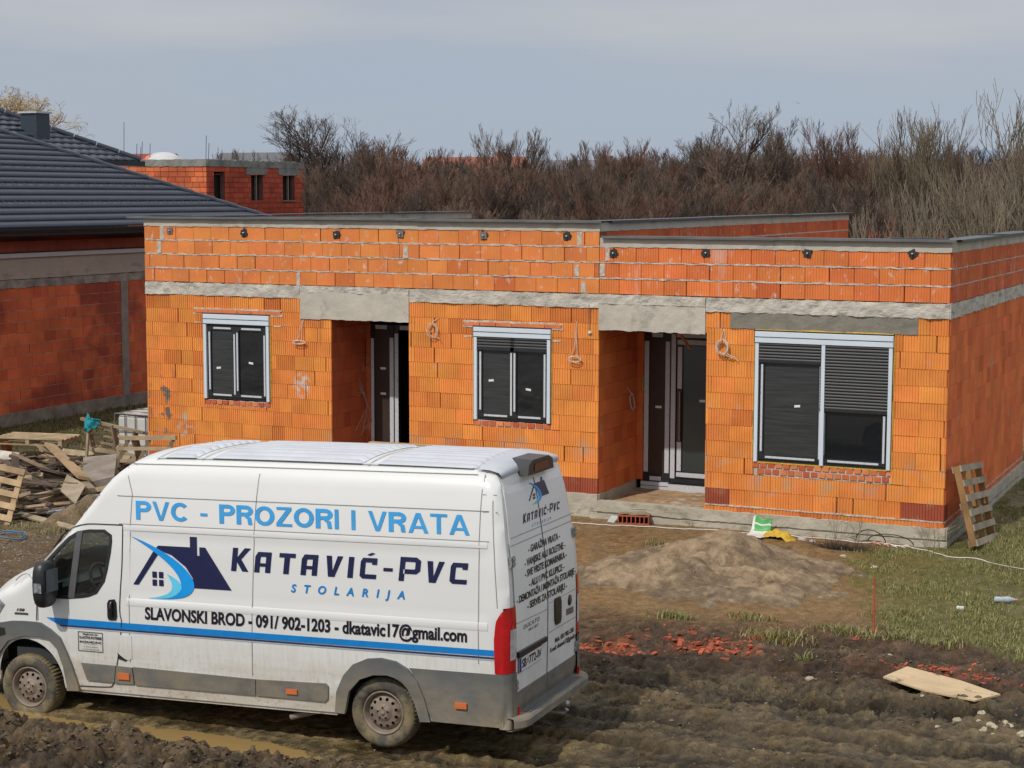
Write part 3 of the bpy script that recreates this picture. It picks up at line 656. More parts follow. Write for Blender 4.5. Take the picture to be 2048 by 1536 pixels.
CEI = mat('ceiling_concrete', (.3, .27, .23), None, .9, 4)
for a, b_ in ((-10.45, -8.94), (-5.51, -3.71)): mb = MB(); mb.box(a, b_, .02, 3.2, 3.13, 3.2); hp(mb.build('recess_ceiling', CEI, house))

# anchor plates
def anchor(x, z, rot, c=0):
    m_ = MB(); s_ = .062
    cs = [(math.cos(R_(rot+90*k+45))*s_*1.35, math.sin(R_(rot+90*k+45))*s_*1.35) for k in range(4)]
    P = [(x+a, -.004, z+b_) for a, b_ in cs]+[(x+a*.96, -.018, z+b_*.96) for a, b_ in cs]
    m_.add(P, [(4, 5, 6, 7), (0, 1, 5, 4), (1, 2, 6, 5), (2, 3, 7, 6), (3, 0, 4, 7)], mi=c)
    m_.lathe([(0, -.05), (.016, -.05), (.018, -.018)], 6, lambda q: q+np.array([x, 0, z]), mi=2)
    rr = [(x+math.cos(a)*.075*(1+.25*math.sin(a*3+x*9)), -.0035, z+math.sin(a)*.075*(1+.2*math.cos(a*4+x))) for a in np.linspace(0, 2*math.pi, 14)[:-1]]
    m_.add(rr+[(x, -.0035, z)], [(k, (k+1) % 13, 13) for k in range(13)], mi=3)
    hp(m_.build('anchor_plate', [BLACK, simple('grey_steel', (.22, .2, .18), .5, metal=.4), simple('bolt_steel', (.5, .5, .5), .3, metal=.9), simple('tar_smear', (.05, .03, .022))], house))
import json

for i_, (x, z) in enumerate([(-13.76, 4.58), (-12.19, 4.56), (-10.33, 4.55), (-9.09, 4.58), (-7.55, 4.57), (-6.07, 4.58), (-5.27, 4.32), (-3.74, 4.35), (-2.14, 4.37), (-.57, 4.39)]):
    anchor(x, z, [3, 12, 4, -5, 2, 8, 0, 2, -8, 28][i_], 1 if i_ in (0, 3, 4) else 0)

# ------------------------------------------------------------------ windows
def part(mb, name, m, parent): return mb.build(name, m, parent)
def window(x0, x1, z0, z1, boxh, leaves, shut, label, stickers):
    win = empty('window', (0, 0, 0)); win.parent = house; win.matrix_parent_inverse = Matrix.Translation((7, -3, 0)); win['label'] = label
    bz = z1-boxh
    m_ = MB(); h3 = (boxh-.012)/3
    m_.box(x0, x1, -.030, .12, bz, z1-.001)
    for k in range(2): m_.box(x0+.006, x1-.006, -.040, -.031, bz+.004+k*(h3*1.5+.006), bz+.004+k*(h3*1.5+.006)+h3*1.5-.006)
    part(m_, 'shutter_box', WALU, win)
    m_ = MB(); m_.box(x0+.004, x1-.004, -.0425, -.0405, bz+.48*boxh, bz+.48*boxh+.010); m_.box(x0-.006, x1+.006, -.028, .1, z1+.001, z1+.02); m_.box(x0-.012, x0-.001, -.03, .1, bz, z1+.02); part(m_, 'box_seam', BLACK, win)
    gw = .055; rails = [(x0+.008, x0+gw+.008, -.034, bz-.012), (x1-gw-.008, x1-.008, -.034, bz-.012)]
    if (x1-x0) > 2: rails.append((leaves[0][1]-gw/2+.01, leaves[0][1]+gw/2+.01, -.036, bz-.004))
    for (r0, r1, ry, rt_) in rails: m_ = MB(); m_.box(r0, r1, ry, .04, z0, rt_); part(m_, 'guide_rail', WALU, win)
    m_ = MB(); f = .05; a, b_ = x0+gw+.01, x1-gw-.01
    m_.box(a, b_, .015, .09, z0, z0+f+.01); m_.box(a, b_, .015, .09, bz-.05, bz-.001); m_.box(a, a+f, .015, .09, z0+f, bz-.05); m_.box(b_-f, b_, .015, .09, z0+f, bz-.05)
    m_.box(leaves[0][1]-.035, leaves[0][1]+.035, .015, .09, z0+f, bz-.05)
    part(m_, 'frame', ANTH, win)
    for li, (l0, l1) in enumerate(leaves):
        l0 = max(l0, a+.02); l1 = min(l1, b_-.02); s_ = .065; sz0, sz1 = z0+f-.01, bz-.045
        y = -.002
        m_ = MB(); m_.box(l0, l1, y, .05, sz0, sz0+s_); m_.box(l0, l1, y, .05, sz1-s_, sz1); m_.box(l0, l0+s_, y, .05, sz0+s_, sz1-s_); m_.box(l1-s_, l1, y, .05, sz0+s_, sz1-s_)
        sash = part(m_, 'sash', ANTH, win)
        m_ = MB(); m_.box(l0+s_-.003, l1-s_+.003, .022, .03, sz0+s_-.003, sz1-s_+.003); part(m_, 'pane', GLASS if li else SCREEN, sash)
        m_ = MB(); t_ = .032
        top = (shut[li] if shut[li] is not None else sz1)
        m_.box(l0+.10, l1-.10, y-.003, y-.001, sz0+.018, sz0+.018+t_)
        m_.box(l0+.014, l0+.014+t_, y-.003, y-.001, sz0+.12, min(top-.03, sz1-.1)); m_.box(l1-.014-t_, l1-.014, y-.003, y-.001, sz0+.05, min(top-.03, sz1-.13))
        if top > sz1-.01: m_.box(l0+.12, l1-.10, y-.003, y-.001, sz1-.045, sz1-.045+t_)
        part(m_, 'film_strip', FILM, sash)
        if stickers[li]:
            m_ = MB(); sx, sz = stickers[li]; T = lambda q, sx=sx, sz=sz: np.stack([q[:, 0]+sx, q[:, 1], q[:, 2]+sz+q[:, 0]*(-.12 if li else .1)], -1)
            m_.box(-.045, .045, .018, .0195, -.018, .018, T=T); part(m_, 'sticker', STICK, sash)
        if shut[li] is not None:
            m_ = MB(); z = bz-.004; c0, c1 = l0-.035, l1+.035; k = 0
            while z > shut[li]+.05:
                h = .0465; zz = np.linspace(z-h+.006, z, 5); yy = -.020-.009*np.sin(np.linspace(0, np.pi, 5))
                for kk in range(4): m_.add([(c0, yy[kk], zz[kk]), (c1, yy[kk], zz[kk]), (c1, yy[kk+1], zz[kk+1]), (c0, yy[kk+1], zz[kk+1])], [(0, 1, 2, 3)], smooth=True)
                m_.box(c0, c1, -.012, -.010, z-h, z-h+.006, mi=1); z -= h
            m_.box(c0, c1, -.028, -.008, shut[li], shut[li]+.052, mi=1)
            for q in (.12, .88): m_.box(c0+(c1-c0)*q-.015, c0+(c1-c0)*q+.015, -.038, -.028, shut[li]+.005, shut[li]+.03, mi=2)
            part(m_, 'roller_shutter', [SLAT, ANTH, BLACK], win)
    # foam line
    m_ = MB(); rs = random.Random(int(x0*100))
    for xx, sg in ((x0-.008, -1), (x1+.008, 1)):
        n = 60; zz = np.linspace(z0-.02, z1, n); w_ = .010+.014*np.clip(fbm(zz, zz*0+xx, 4, 3, 5)+.2, 0, 1)
        m_.grid(np.stack([np.stack([xx+0*zz, -.012+0*zz, zz], -1), np.stack([xx+sg*w_, -.006+0*zz, zz], -1), np.stack([xx+sg*w_*1.05, .03+0*zz, zz], -1)], 1))
    if x1-x0 > 2:
        n = 60; xx = np.linspace(x0, x1, n); w_ = .008+.014*np.clip(fbm(xx, xx*0, 3, 3, 8)+.25, 0, 1)
        m_.grid(np.stack([np.stack([xx, -.02+0*xx, z1+.02+0*xx], -1), np.stack([xx, -.016+0*xx, z1+.02+w_], -1), np.stack([xx, .03+0*xx, z1+.02+w_], -1)], 1))
        m_.box(x0, x1, -.008, .02, z0-.022, z0-.004)
    part(m_, 'foam_seal', FOAM, win)
    return win
window(-13.07, -11.69, 1.62, 3.125, .172, [(-13.0, -12.40), (-12.40, -11.76)], [None, None], 'white-boxed window with dark double casement and shutter fully up', [(-12.78, 2.17), (-12.1, 2.28)])
window(-7.725, -6.337, 1.55, 3.078, .158, [(-7.65, -7.02), (-7.02, -6.41)], [2.70, 2.70], 'white-boxed window with shutter barely lowered between the two door recesses', [(-7.42, 2.2), (-6.75, 2.08)])
window(-2.93, -.81, 1.17, 3.175, .172, [(-2.86, -1.87), (-1.87, -.88)], [2.70, 2.0], 'large window with right shutter half down and left shutter a little down', [(-2.26, 2.05), None])
# brick sills and thin clay lintels
SBR = mat('small_brick', (1, 1, 1), (.8, .72, .7), .9, 6, attr=True, bump=.004, bscale=40)
def sillrow(x0, x1, z0, z1, n, off=0, y=.005):
    m_ = MB(); rs = random.Random(n); w = (x1-x0)/n
    for k in range(n):
        a = x0+k*w+off*w*.5; c = np.array(rs.choice([(.62, .16, .05), (.55, .11, .045), (.72, .24, .09)]))*rs.uniform(.85, 1.1)
        if a+w*.82 > x1+.02: continue
        j = rs.uniform(-.006, .006); m_.box(a+.006, a+w-.016, y-.012+j, .2, z0+.012+rs.uniform(0, .008), z1-.006, c)
    hp(m_.build('sill_brick', SBR, house))
    m2 = MB(); rough_strip(m2, (0, 0, 0), ex, en, x0, x1, z0-.012, z1-.004, -.018, .014, .014, .02, n+200); hp(m2.build('sill_mortar', MORT, house))
sillrow(-13.06, -11.69, 1.512, 1.60, 11); sillrow(-7.725, -6.335, 1.44, 1.535, 10)
sillrow(-2.95, -.75, 1.065, 1.155, 18); sillrow(-2.93, -.76, .965, 1.06, 18, 1)
for (a, b_, z) in ((-13.27, -11.46, 3.145), (-7.91, -6.16, 3.095)):
    m_ = MB(); n = 6; w = (b_-a)/n
    for k in range(n): m_.box(a+k*w+.004, a+(k+1)*w-.006, -.012, .1, z, z+.062, np.array((.72, .22, .08))*(1-.08*(k % 2)))
    hp(m_.build('clay_lintel', SBR, house))
    m_ = MB(); rough_strip(m_, (0, 0, 0), ex, en, a-.01, b_+.02, z+.055, z+.085, .002, .014, .014, .02, 300+int(a)); 
    rough_strip(m_, (0, 0, 0), ex, en, a-.02, a+.19, z-.03, z+.006, .0, .010, .012, .02, 310); rough_strip(m_, (0, 0, 0), ex, en, b_-.2, b_+.03, z-.03, z+.006, .0, .012, .012, .02, 311)
    rough_strip(m_, (0, 0, 0), ex, en, a, a+.16, z-.19, z-.165, .0, .008, .01, .02, 312); rough_strip(m_, (0, 0, 0), ex, en, b_-.16, b_, z-.21, z-.19, .0, .008, .01, .02, 313)
    hp(m_.build('lintel_mortar', MORT, house))

# ------------------------------------------------------------------ entrance doors
DP = mat('brown_panel', (.052, .038, .032), (.042, .032, .027), .35, 4); DG = glass_dark('frosted_door_glass', (.028, .038, .040), .12)
def door1():
    d = empty('door', (0, 0, 0)); d.parent = house; d.matrix_parent_inverse = Matrix.Translation((7, -3, 0)); d['label'] = 'film-covered entrance door frame with narrow brown side panel, leaf standing open'
    y = 1.20
    m_ = MB(); x = [-10.37, -10.29, -9.98, -9.895, -9.88, -9.80]
    m_.box(x[0], x[1], y, y+.08, .34, 2.95); m_.box(x[2], x[3], y, y+.08, .34, 2.95); m_.box(x[4], x[5], y, y+.08, .34, 2.95)
    m_.box(x[1], x[2], y, y+.08, 2.86, 2.95); m_.box(x[5], -8.98, y, y+.08, 2.86, 2.95); m_.box(x[1], x[2], y, y+.08, .34, .5); m_.box(-9.0, -8.95, y, y+.08, .34, 2.95)
    part(m_, 'frame', ANTH, d)
    m_ = MB(); m_.box(x[0]+.006, x[1]-.004, y-.003, y-.001, .5, 2.7); m_.box(x[2]+.004, x[3]-.004, y-.003, y-.001, .45, 2.72); m_.box(x[4]+.004, x[5]-.004, y-.003, y-.001, .4, 2.8)
    m_.box(x[1]+.03, x[2]-.05, y-.003, y-.001, 2.87, 2.94); m_.box(x[5]+.03, -9.02, y-.003, y-.001, 2.87, 2.94); part(m_, 'film_strip', FILM, d)
    m_ = MB(); m_.box(x[1], x[2], y+.03, y+.05, .5, 2.86); part(m_, 'side_panel', DP, d)
    m_ = MB(); 
    for z in (2.17, 1.72): m_.box(-10.18, -10.07, y+.026, y+.0285, z-.02, z+.02)
    part(m_, 'sticker', STICK, d)
    m_ = MB(); n = 70; zz = np.linspace(.34, 2.9, n); w_ = .012+.02*np.clip(fbm(zz, zz*0, 3, 3, 15)+.2, 0, 1)
    m_.grid(np.stack([np.stack([x[0]+0*zz, y-.02+0*zz, zz], -1), np.stack([x[0]-w_, y-.02+0*zz, zz], -1)], 1)); part(m_, 'foam_seal', FOAM, d)
    m_ = MB(); m_.box(-9.79, -9.62, 2.2, 2.4, .3, 2.4, (.45, .12, .04)); m_.box(-9.79, -8.9, 2.42, 2.5, .3, 3.1, (.03, .02, .018)); part(m_, 'inner_brick_and_painted_dark', BRK, d)  # second box: near-black board painted in place of the unlit interior
door1()
def door2():
    d = empty('door', (0, 0, 0)); d.parent = house; d.matrix_parent_inverse = Matrix.Translation((7, -3, 0)); d['label'] = 'closed frosted glass door with long bar handle and brown side panel in film-covered frame'
    y = 1.76; x = [-5.40, -5.31, -5.02, -4.93, -4.92, -4.83]
    m_ = MB(); m_.box(x[0], x[1], y, y+.08, .42, 2.95); m_.box(x[2], x[3], y, y+.08, .42, 2.95); m_.box(x[4], x[5], y-.002, y+.08, .42, 2.95)
    m_.box(x[1], x[2], y, y+.08, 2.84, 2.95); m_.box(x[1], x[2], y, y+.08, .42, .53); m_.box(x[5], -3.73, y, y+.08, 2.86, 2.95); m_.box(x[5], -3.73, y, y+.08, .42, .5); m_.box(-3.80, -3.73, y, y+.08, .5, 2.86)
    part(m_, 'frame', ANTH, d)
    m_ = MB(); F_ = -.003
    m_.box(x[0]+.008, x[1]-.002, y-.003, y-.001, .58, 2.80); m_.box(x[2]+.002, x[3]-.012, y-.003, y-.001, .58, 2.80); m_.box(x[4]+.004, x[5]-.006, y-.005, y-.003, .5, 2.93)
    m_.box(x[1]+.03, x[2]-.06, y-.003, y-.001, .44, .51); m_.box(x[1]+.05, x[2]-.05, y-.003, y-.001, 2.87, 2.94); m_.box(x[5]+.01, -3.8, y-.003, y-.001, 2.88, 2.94)
    part(m_, 'film_strip', FILM, d)
    m_ = MB(); m_.box(-5.42, -4.93, y-.06, y+.06, .30, .42); m_.box(-4.925, -3.72, y-.07, y+.06, .29, .41); m_.box(-5.42, -4.93, y-.064, y-.061, .355, .362, mi=1); m_.box(-4.92, -3.72, y-.075, y-.05, .412, .424, mi=1); m_.box(-4.9, -3.72, y-.055, y-.03, .445, .455, mi=1)
    part(m_, 'threshold', [FILM, ANTH], d)
    m_ = MB(); m_.box(x[1], x[2], y+.03, y+.05, .53, 2.84); part(m_, 'side_panel', DP, d)
    m_ = MB(); m_.box(x[5]+.012, -3.81, y+.01, y+.05, .51, .62); m_.box(x[5]+.012, -3.81, y+.01, y+.05, 2.75, 2.85); m_.box(x[5]+.012, x[5]+.115, y+.01, y+.05, .62, 2.75); m_.box(-3.92, -3.81, y+.01, y+.05, .62, 2.75)
    leaf = part(m_, 'door_leaf', ANTH, d)
    m_ = MB(); m_.box(x[5]+.018, -3.82, y+.006, y+.008, .53, .605); m_.box(x[5]+.018, -3.82, y+.006, y+.008, 2.76, 2.84); m_.box(x[5]+.025, x[5]+.10, y+.006, y+.008, .63, 1.12); m_.box(x[5]+.025, x[5]+.10, y+.006, y+.008, 2.02, 2.72); part(m_, 'film_strip', FILM, leaf)
    m_ = MB(); m_.box(x[5]+.117, -3.922, y+.025, y+.035, .622, 2.748); part(m_, 'pane', DG, leaf)
    m_ = MB(); m_.tube([(x[5]+.085, y-.05, 1.15), (x[5]+.085, y-.05, 1.98)], .016, 8, mi=0); m_.box(x[5]+.03, x[5]+.10, y-.005, y+.003, 1.14, 1.98, mi=1)
    for z in (1.3, 1.85): m_.tube([(x[5]+.085, y-.05, z), (x[5]+.085, y+.01, z)], .01, 6)
    part(m_, 'bar_handle', [simple('steel_handle', (.42, .34, .30), .3, metal=.8), simple('handle_foil', (.10, .07, .055), .25)], leaf)
    m_ = MB(); m_.box(-5.20, -5.09, y+.026, y+.0285, 1.67, 1.71); m_.box(-4.42, -4.32, y+.02, y+.0215, 1.81, 1.85); part(m_, 'sticker', STICK, d)
    m_ = MB(); n = 70; zz = np.linspace(.34, 2.9, n); w_ = .015+.025*np.clip(fbm(zz, zz*0, 3, 3, 25)+.2, 0, 1)
    m_.grid(np.stack([np.stack([x[0]+0*zz, y-.02+0*zz, zz], -1), np.stack([x[0]-w_, y-.022+0*zz, zz], -1)], 1)); part(m_, 'foam_seal', FOAM, d)
    m_ = MB(); m_.box(-5.5, -3.72, 2.3, 2.4, .3, 3.1, (.02, .02, .02)); part(m_, 'painted_dark_hallway', BRK, d)  # near-black board, the hallway's lack of light put into its colour
    m_ = MB(); m_.beam((-4.62, 1.25, 3.02), (-4.50, 1.5, 2.72), .06, .02, (.5, .2, .06)); o = m_.build('wood_strip', WOOD); tag_(o, 'short reddish wood strip hanging from the ceiling of the right door recess', 'wood strip')
def tag_(o, label, cat, group=None, kind=None):
    if label: o['label'] = label
    if cat: o['category'] = cat
    if group: o['group'] = group
    if kind: o['kind'] = kind
    return o
door2()

# ------------------------------------------------------------------ cables on the wall
def spiral(cx, cz, r, turns, y, sq=1., ph=0, drift=0):
    a = np.linspace(0, turns*2*np.pi, int(turns*18))+ph
    return np.stack([cx+np.cos(a)*r*(1+.18*np.sin(a*.37)), y-.02*np.sin(a*.5)-.01, cz+np.sin(a)*r*sq*(1+.12*np.cos(a*.31))+drift*a], -1)
def cable(name, pts_list, rad, label, cat='cable', group='cables hanging on the house', m=None):
    m_ = MB()
    for P in pts_list: m_.tube(P, rad, 5)
    return tag_(m_.build(name, m or WIRE), label, cat, group)
Y0 = -.03
cable('cable_coil', [np.array([(-11.0, -.0, 3.09), (-11.04, Y0, 3.0), (-11.10, Y0, 2.74), (-11.2, Y0, 2.70)]), np.array([(-11.0, -.0, 3.09), (-11.02, Y0, 2.95), (-11.03, Y0, 2.76)]), spiral(-11.06, 2.695, .11, 3, -.05, .28)], .006, 'flat coiled white cable hanging left of the left door recess')
cable('cable_coil', [np.array([(-8.38, 0, 3.19), (-8.47, Y0, 3.14), (-8.55, Y0, 3.02)]), spiral(-8.47, 2.99, .085, 2.2, -.04, 1.35), np.array([(-8.47, Y0, 2.88), (-8.36, Y0, 2.87), (-8.32, -.1, 2.86)])], .006, 'loose white cable loop hanging right of the left door recess')
cable('cable_coil', [np.array([(-5.90, 0, 3.22), (-5.90, Y0, 3.0), (-5.92, Y0, 2.8), (-5.97, Y0, 2.68)]), np.array([(-5.90, 0, 3.22), (-5.885, Y0, 2.9), (-5.87, Y0, 2.66)]), spiral(-5.90, 2.62, .095, 3, -.05, .5)], .006, 'white cable coil hanging on two strands left of the right door recess')
cable('cable_coil', [np.array([(-3.43, 0, 3.19), (-3.47, Y0, 3.05), (-3.50, Y0, 2.9)]), np.array([(-3.43, 0, 3.19), (-3.39, Y0, 3.0), (-3.36, Y0, 2.85)]), spiral(-3.44, 2.91, .085, 4.2, -.05, 1.25), np.array([(-3.42, Y0, 2.82), (-3.36, -.06, 2.78), (-3.28, -.05, 2.75)]), np.array([(-3.40, Y0, 2.85), (-3.34, -.06, 2.80), (-3.24, -.04, 2.76), (-3.2, -.03, 2.70)])], .006, 'white cable coil with loose tail hanging between right recess and large window')
sp = spiral(0, 1.80, .09, 4, 0, 1.5); P = np.stack([-5.47+0*sp[:, 0]+.02*np.sin(sp[:, 2]*9), 1.42+sp[:, 0], sp[:, 2]], -1)
cable('cable_coil', [P, np.array([(-5.505, 1.24, 2.06), (-5.47, 1.30, 1.98), (-5.46, 1.38, 1.92)])], .006, 'white cable coil hanging on the inner brick side of the right door recess')
rs = random.Random(8); st = []
for k in range(6):
    y1 = .85+rs.uniform(-.1, .1); st.append(np.array([(-10.44, .92-.01*k, 2.0-.06*k), (-10.40, 1.0+rs.uniform(-.03, .03), 1.75), (-10.36, 1.1+rs.uniform(-.04, .04), 1.5), (-10.34, [.62, .82, 1.2, 1.35, 1.0, 1.5][k], [1.12, 1.0, 1.2, 1.15, 1.3, 1.25][k])]))
cable('cable_bundle', st, .005, 'splayed bundle of thin grey cables on the inner side of the left door recess', m=simple('grey_cable', (.42, .34, .30)))
m_ = MB(); m_.lathe([(0, -.03), (.03, -.03), (.034, -.018), (.034, .0)], 12, lambda q: np.stack([q[:, 0]+(-5.66), q[:, 1], q[:, 2]*.8+3.05], -1)); tag_(m_.build('junction_cap', WIRE), 'small white round cap on the wall at the upper left of the right recess', 'junction cap')
m_ = MB(); P = np.array([(-5.68, -.02, 3.50), (-5.675, -.03, 3.3), (-5.67, -.03, 3.09)]); m_.tube(P, .005, 4); P = np.array([(-10.66, -.02, 3.12), (-10.67, -.02, 2.9), (-10.66, -.02, 2.65)]); m_.tube(P, .004, 4)
hp(m_.build('wall_wire', simple('grey_wire', (.25, .22, .2)), house))

# ------------------------------------------------------------------ neighbour house on the left
nb = empty('neighbour_house', (-24, 6, 0), label='dark-tiled single-storey house with red clay block wall on the left edge', category='house')
nbM = Matrix.Translation((24, -6, 0))
def np_(o): o.matrix_parent_inverse = nbM; return o
XN = -21.8
NCRS = [(.29+.2565*i_, .29+.2565*(i_+1)) for i_ in range(11)]
mb = MB()
blockwall(mb, (XN, 0, 0), (0, 1, 0), (1, 0, 0), -3.0, 15.0, NCRS, [(8.98, 9.24, .2, 3.2)], seed=51, base=(.66, .150, .055), var=.10, gd=.002, pitch=.06, lens=(.5, .5, .375, .25), gap=.007, wide=.05, jit=.002)
backing(mb, (XN, 0, 0), (0, 1, 0), (1, 0, 0), -3.0, 15.0, 0, 3.1, [], col=(.10, .05, .035), d1=.3)
blockwall(mb, (XN, 0, 0), (0, 1, 0), (1, 0, 0), -3.0, 15.0, [(3.92, 4.16)], seed=52, base=(.30, .075, .042), gd=0, lens=(.5,))
backing(mb, (XN, 0, 0), (0, 1, 0), (1, 0, 0), -3.0, 15.0, 3.1, 4.3, [], col=(.1, .03, .02))
NB_BRK = mat('old_clay_block', (1, 1, 1), (.66, .60, .60), .92, .8, attr=True, bump=.002, bscale=50)
overlay(NB_BRK, (.20, .035, .022), .55, .50, .60, (1, 1, 1), .75, detail=3)
np_(mb.build('wall', NB_BRK, nb))
mb = MB()
for i_ in range(1, 11): rough_strip(mb, (XN, 0, 0), (0, 1, 0), (1, 0, 0), -3, 15, .29+.2565*i_-.006, .29+.2565*i_+.004, -.002, .006, .006, .05, 400+i_)
np_(mb.build('mortar_bed', mat('pale_mortar', (.40, .30, .25), (.16, .09, .07), .95, 3), nb))
mb = MB(); rough_strip(mb, (XN, 0, 0), (0, 1, 0), (1, 0, 0), -3, 15, 3.11, 3.30, .004, .02, .02, .04, 420); np_(mb.build('ring_beam', mat('stained_concrete', (.33, .29, .25), (.15, .13, .115), .95, 3.2, bump=.01), nb))
mb = MB(); rough_strip(mb, (XN, 0, 0), (0, 1, 0), (1, 0, 0), -3, 15, 3.31, 3.79, .03, .006, .004, .05, 421); nbc = mat('beam_concrete', (.40, .34, .29), (.34, .29, .25), .9, .9, bump=.003); overlay(nbc, (.20, .16, .13), 2.2, .56, .66, (1, 1, 2.5), .6); np_(mb.build('concrete_beam', nbc, nb))
mb = MB(); mb.box(XN-.05, XN+.10, -3, 15, 3.795, 3.89); np_(mb.build('pale_ledge', simple('ledge_paint', (.46, .46, .47)), nb))
mb = MB(); rough_strip(mb, (XN, 0, 0), (0, 1, 0), (1, 0, 0), 8.97, 9.25, .25, 3.12, .012, .006, .01, .04, 422); np_(mb.build('concrete_column', mat('column_concrete', (.27, .23, .20), (.2, .17, .15), .95, 4), nb))
mb = MB(); rough_strip(mb, (XN, 0, 0), (0, 1, 0), (1, 0, 0), -3, 15, -.3, .30, .05, .015, .012, .05, 423); np_(mb.build('foundation', mat('dark_plinth', (.26, .23, .19), (.15, .13, .11), .95, 2.5, bump=.012), nb))
TILE = mat('metal_tile', (.038, .045, .065), (.030, .036, .054), .33, 2, metal=.25, spec=.6)
def tile_roof(parent, Xe, ze, y0, Yc, pitch, parentfix, slen=13, row=.35, wave=.095, name='roof', step=.048, res=.0135, amp=.009):
    """metal tile slope facing +X with eave at (Xe, ze), hip at Yc - s"""
    c, s_ = math.cos(R_(pitch)), math.sin(R_(pitch)); t_ = math.tan(R_(pitch)); m_ = MB()
    nrow = int(slen/c/row)
    for k in range(nrow):
        s0 = k*row; s1 = s0+row+.01
        ye = Yc-s0*c
        if ye <= y0+.1: break
        ys = np.arange(y0, ye, res)
        lim = Yc-np.array([s0, s0, (s0+s1)/2, s1])*c
        off = np.array([-.004, step+.004, step*.55, 0])
        ss = np.array([s0, s0, (s0+s1)/2, s1])
        Y_ = np.minimum(ys[:, None], lim[None])
        wv = amp*(np.sin(2*np.pi*Y_/wave))
        o_ = off[None]+wv
        P = np.stack([Xe-ss[None]*c+o_*s_*1.0+0*Y_, Y_, ze+ss[None]*s_+o_*c], -1)
        m_.grid(P)
    o = parentfix(m_.build(name, TILE, parent)); return o, c, s_
nroof, c_, s__ = tile_roof(nb, -21.2, 4.47, -3.5, 15.236, 24.36, np_)
# far side of the hip
mb = MB(); mb.add([(-21.2, 15.236, 4.46), (-34.2, 2.236, 4.46+13*math.tan(R_(24.36))), (-34.2, 15.236, 4.46)], [(0, 1, 2)]); mb.add([(-34.2, 2.2, 10.34), (-34.2, -3.5, 10.34), (-36, -3.5, 9.5), (-36, 3, 9.5)], [(0, 1, 2, 3)])
o = mb.build('roof_back', TILE, nroof); 
mb = MB(); L_ = 13
for k in range(32):
    a = k*.42; p0 = np.array((-21.2-a, 15.236-a, 4.49+a*math.tan(R_(24.36))+.012)); q = a+.44
    p1 = np.array((-21.2-q, 15.236-q, 4.49+q*math.tan(R_(24.36))+.0)); mb.tube([p0, p1], [.085, .075], 8)
o = mb.build('hip_cap', TILE, nroof)
def snow_guard(s, y):
    c, s2 = math.cos(R_(24.36)), math.sin(R_(24.36)); x = -21.2-s*c; z = 4.47+s*s2+.03
    m_ = MB(); m_.tube([(x, y-.07, z), (x+.0, y-.05, z+.07), (x, y, z+.085), (x, y+.05, z+.07), (x, y+.07, z)], .008, 4); m_.beam((x+.02, y, z+.08), (x-.22, y, z+.02), .03, .006); return m_
GRD = simple('guard_steel', (.02, .022, .027), .4)
for s_, n in ((1.22, 29), (2.28, 26), (3.35, 22)):
    for k in range(n):
        y = 15.0-s_*.95-.35-k*.38-(.19 if s_ == 2.28 else 0); m_ = snow_guard(s_, y); m_.build('snow_guard', GRD, nroof)
mb = MB(); a = np.linspace(math.pi, 2*math.pi, 9); yy = np.array([-3.5, 15.3])
P = np.stack([np.stack([-21.13+.07*np.cos(a), 0*a+y, 4.44+.075*np.sin(a)], -1) for y in yy]); mb.grid(P)
P[:, :, 0] += (P[:, :, 0]+21.13)*.06; mb.box(-21.24, -21.2, -3.5, 15.3, 4.30, 4.46)
for k in range(18): 
    y = -3+k; P2 = np.stack([-21.13+.078*np.cos(a), 0*a+y, 4.44+.083*np.sin(a)], -1); P3 = P2+[0, .03, 0]; mb.grid(np.stack([P2, P3]))
np_(mb.build('gutter', simple('gutter_metal', (.018, .02, .026), .35), nb))
mb = MB(); mb.box(-21.8, -21.24, -3.5, 15.2, 4.27, 4.30); np_(mb.build('soffit', DARK, nb))

# ------------------------------------------------------------------ second tiled house behind it
h2 = empty('tiled_house', (-30, 8, 0), label='farther dark-tiled house with a small square chimney behind the left roof', category='house')
h2M = Matrix.Translation((30, -8, 0))
def h2p(o): o.matrix_parent_inverse = h2M; return o
r2, c_, s__ = tile_roof(h2, -26.08, 6.17, -2, 15.55, 25.9, h2p, slen=12, res=.06, wave=.36, step=.03, amp=.012)
mb = MB(); mb.add([(-26.08, 15.55, 6.16), (-38, 3.63, 6.16+11.92*math.tan(R_(25.9))), (-38, 15.55, 6.16)], [(0, 1, 2)]); mb.build('roof_back', TILE, r2)
mb = MB()
for k in range(28):
    a = k*.44; t_ = math.tan(R_(25.9)); mb.tube([(-26.08-a, 15.55-a, 6.2+a*t_), (-26.5-a, 15.13-a, 6.2+(a+.42)*t_)], [.10, .09], 6)
mb.build('hip_cap', TILE, r2)
mb = MB(); mb.box(-26.1, -25.95, -2, 15.6, 6.02, 6.16); h2p(mb.build('gutter', simple('gutter_dark', (.02, .024, .03), .4), h2))
mb = MB(); mb.box(-38, -26.7, -2, 15.0, 0, 6.05); h2p(mb.build('wall', simple('pale_render', (.40, .37, .33), .9), h2))
mb = MB(); T = lambda q: q
mb.box(-27.75, -27.2, 12.45, 13.0, 6.4, 7.42); ch = mb.build('chimney', simple('chimney_sheet', (.035, .05, .068), .4), r2)
mb = MB(); mb.box(-27.8, -27.15, 12.4, 13.05, 7.42, 7.47); mb.build('chimney_cap', simple('cap_metal', (.5, .52, .55), .4), ch)

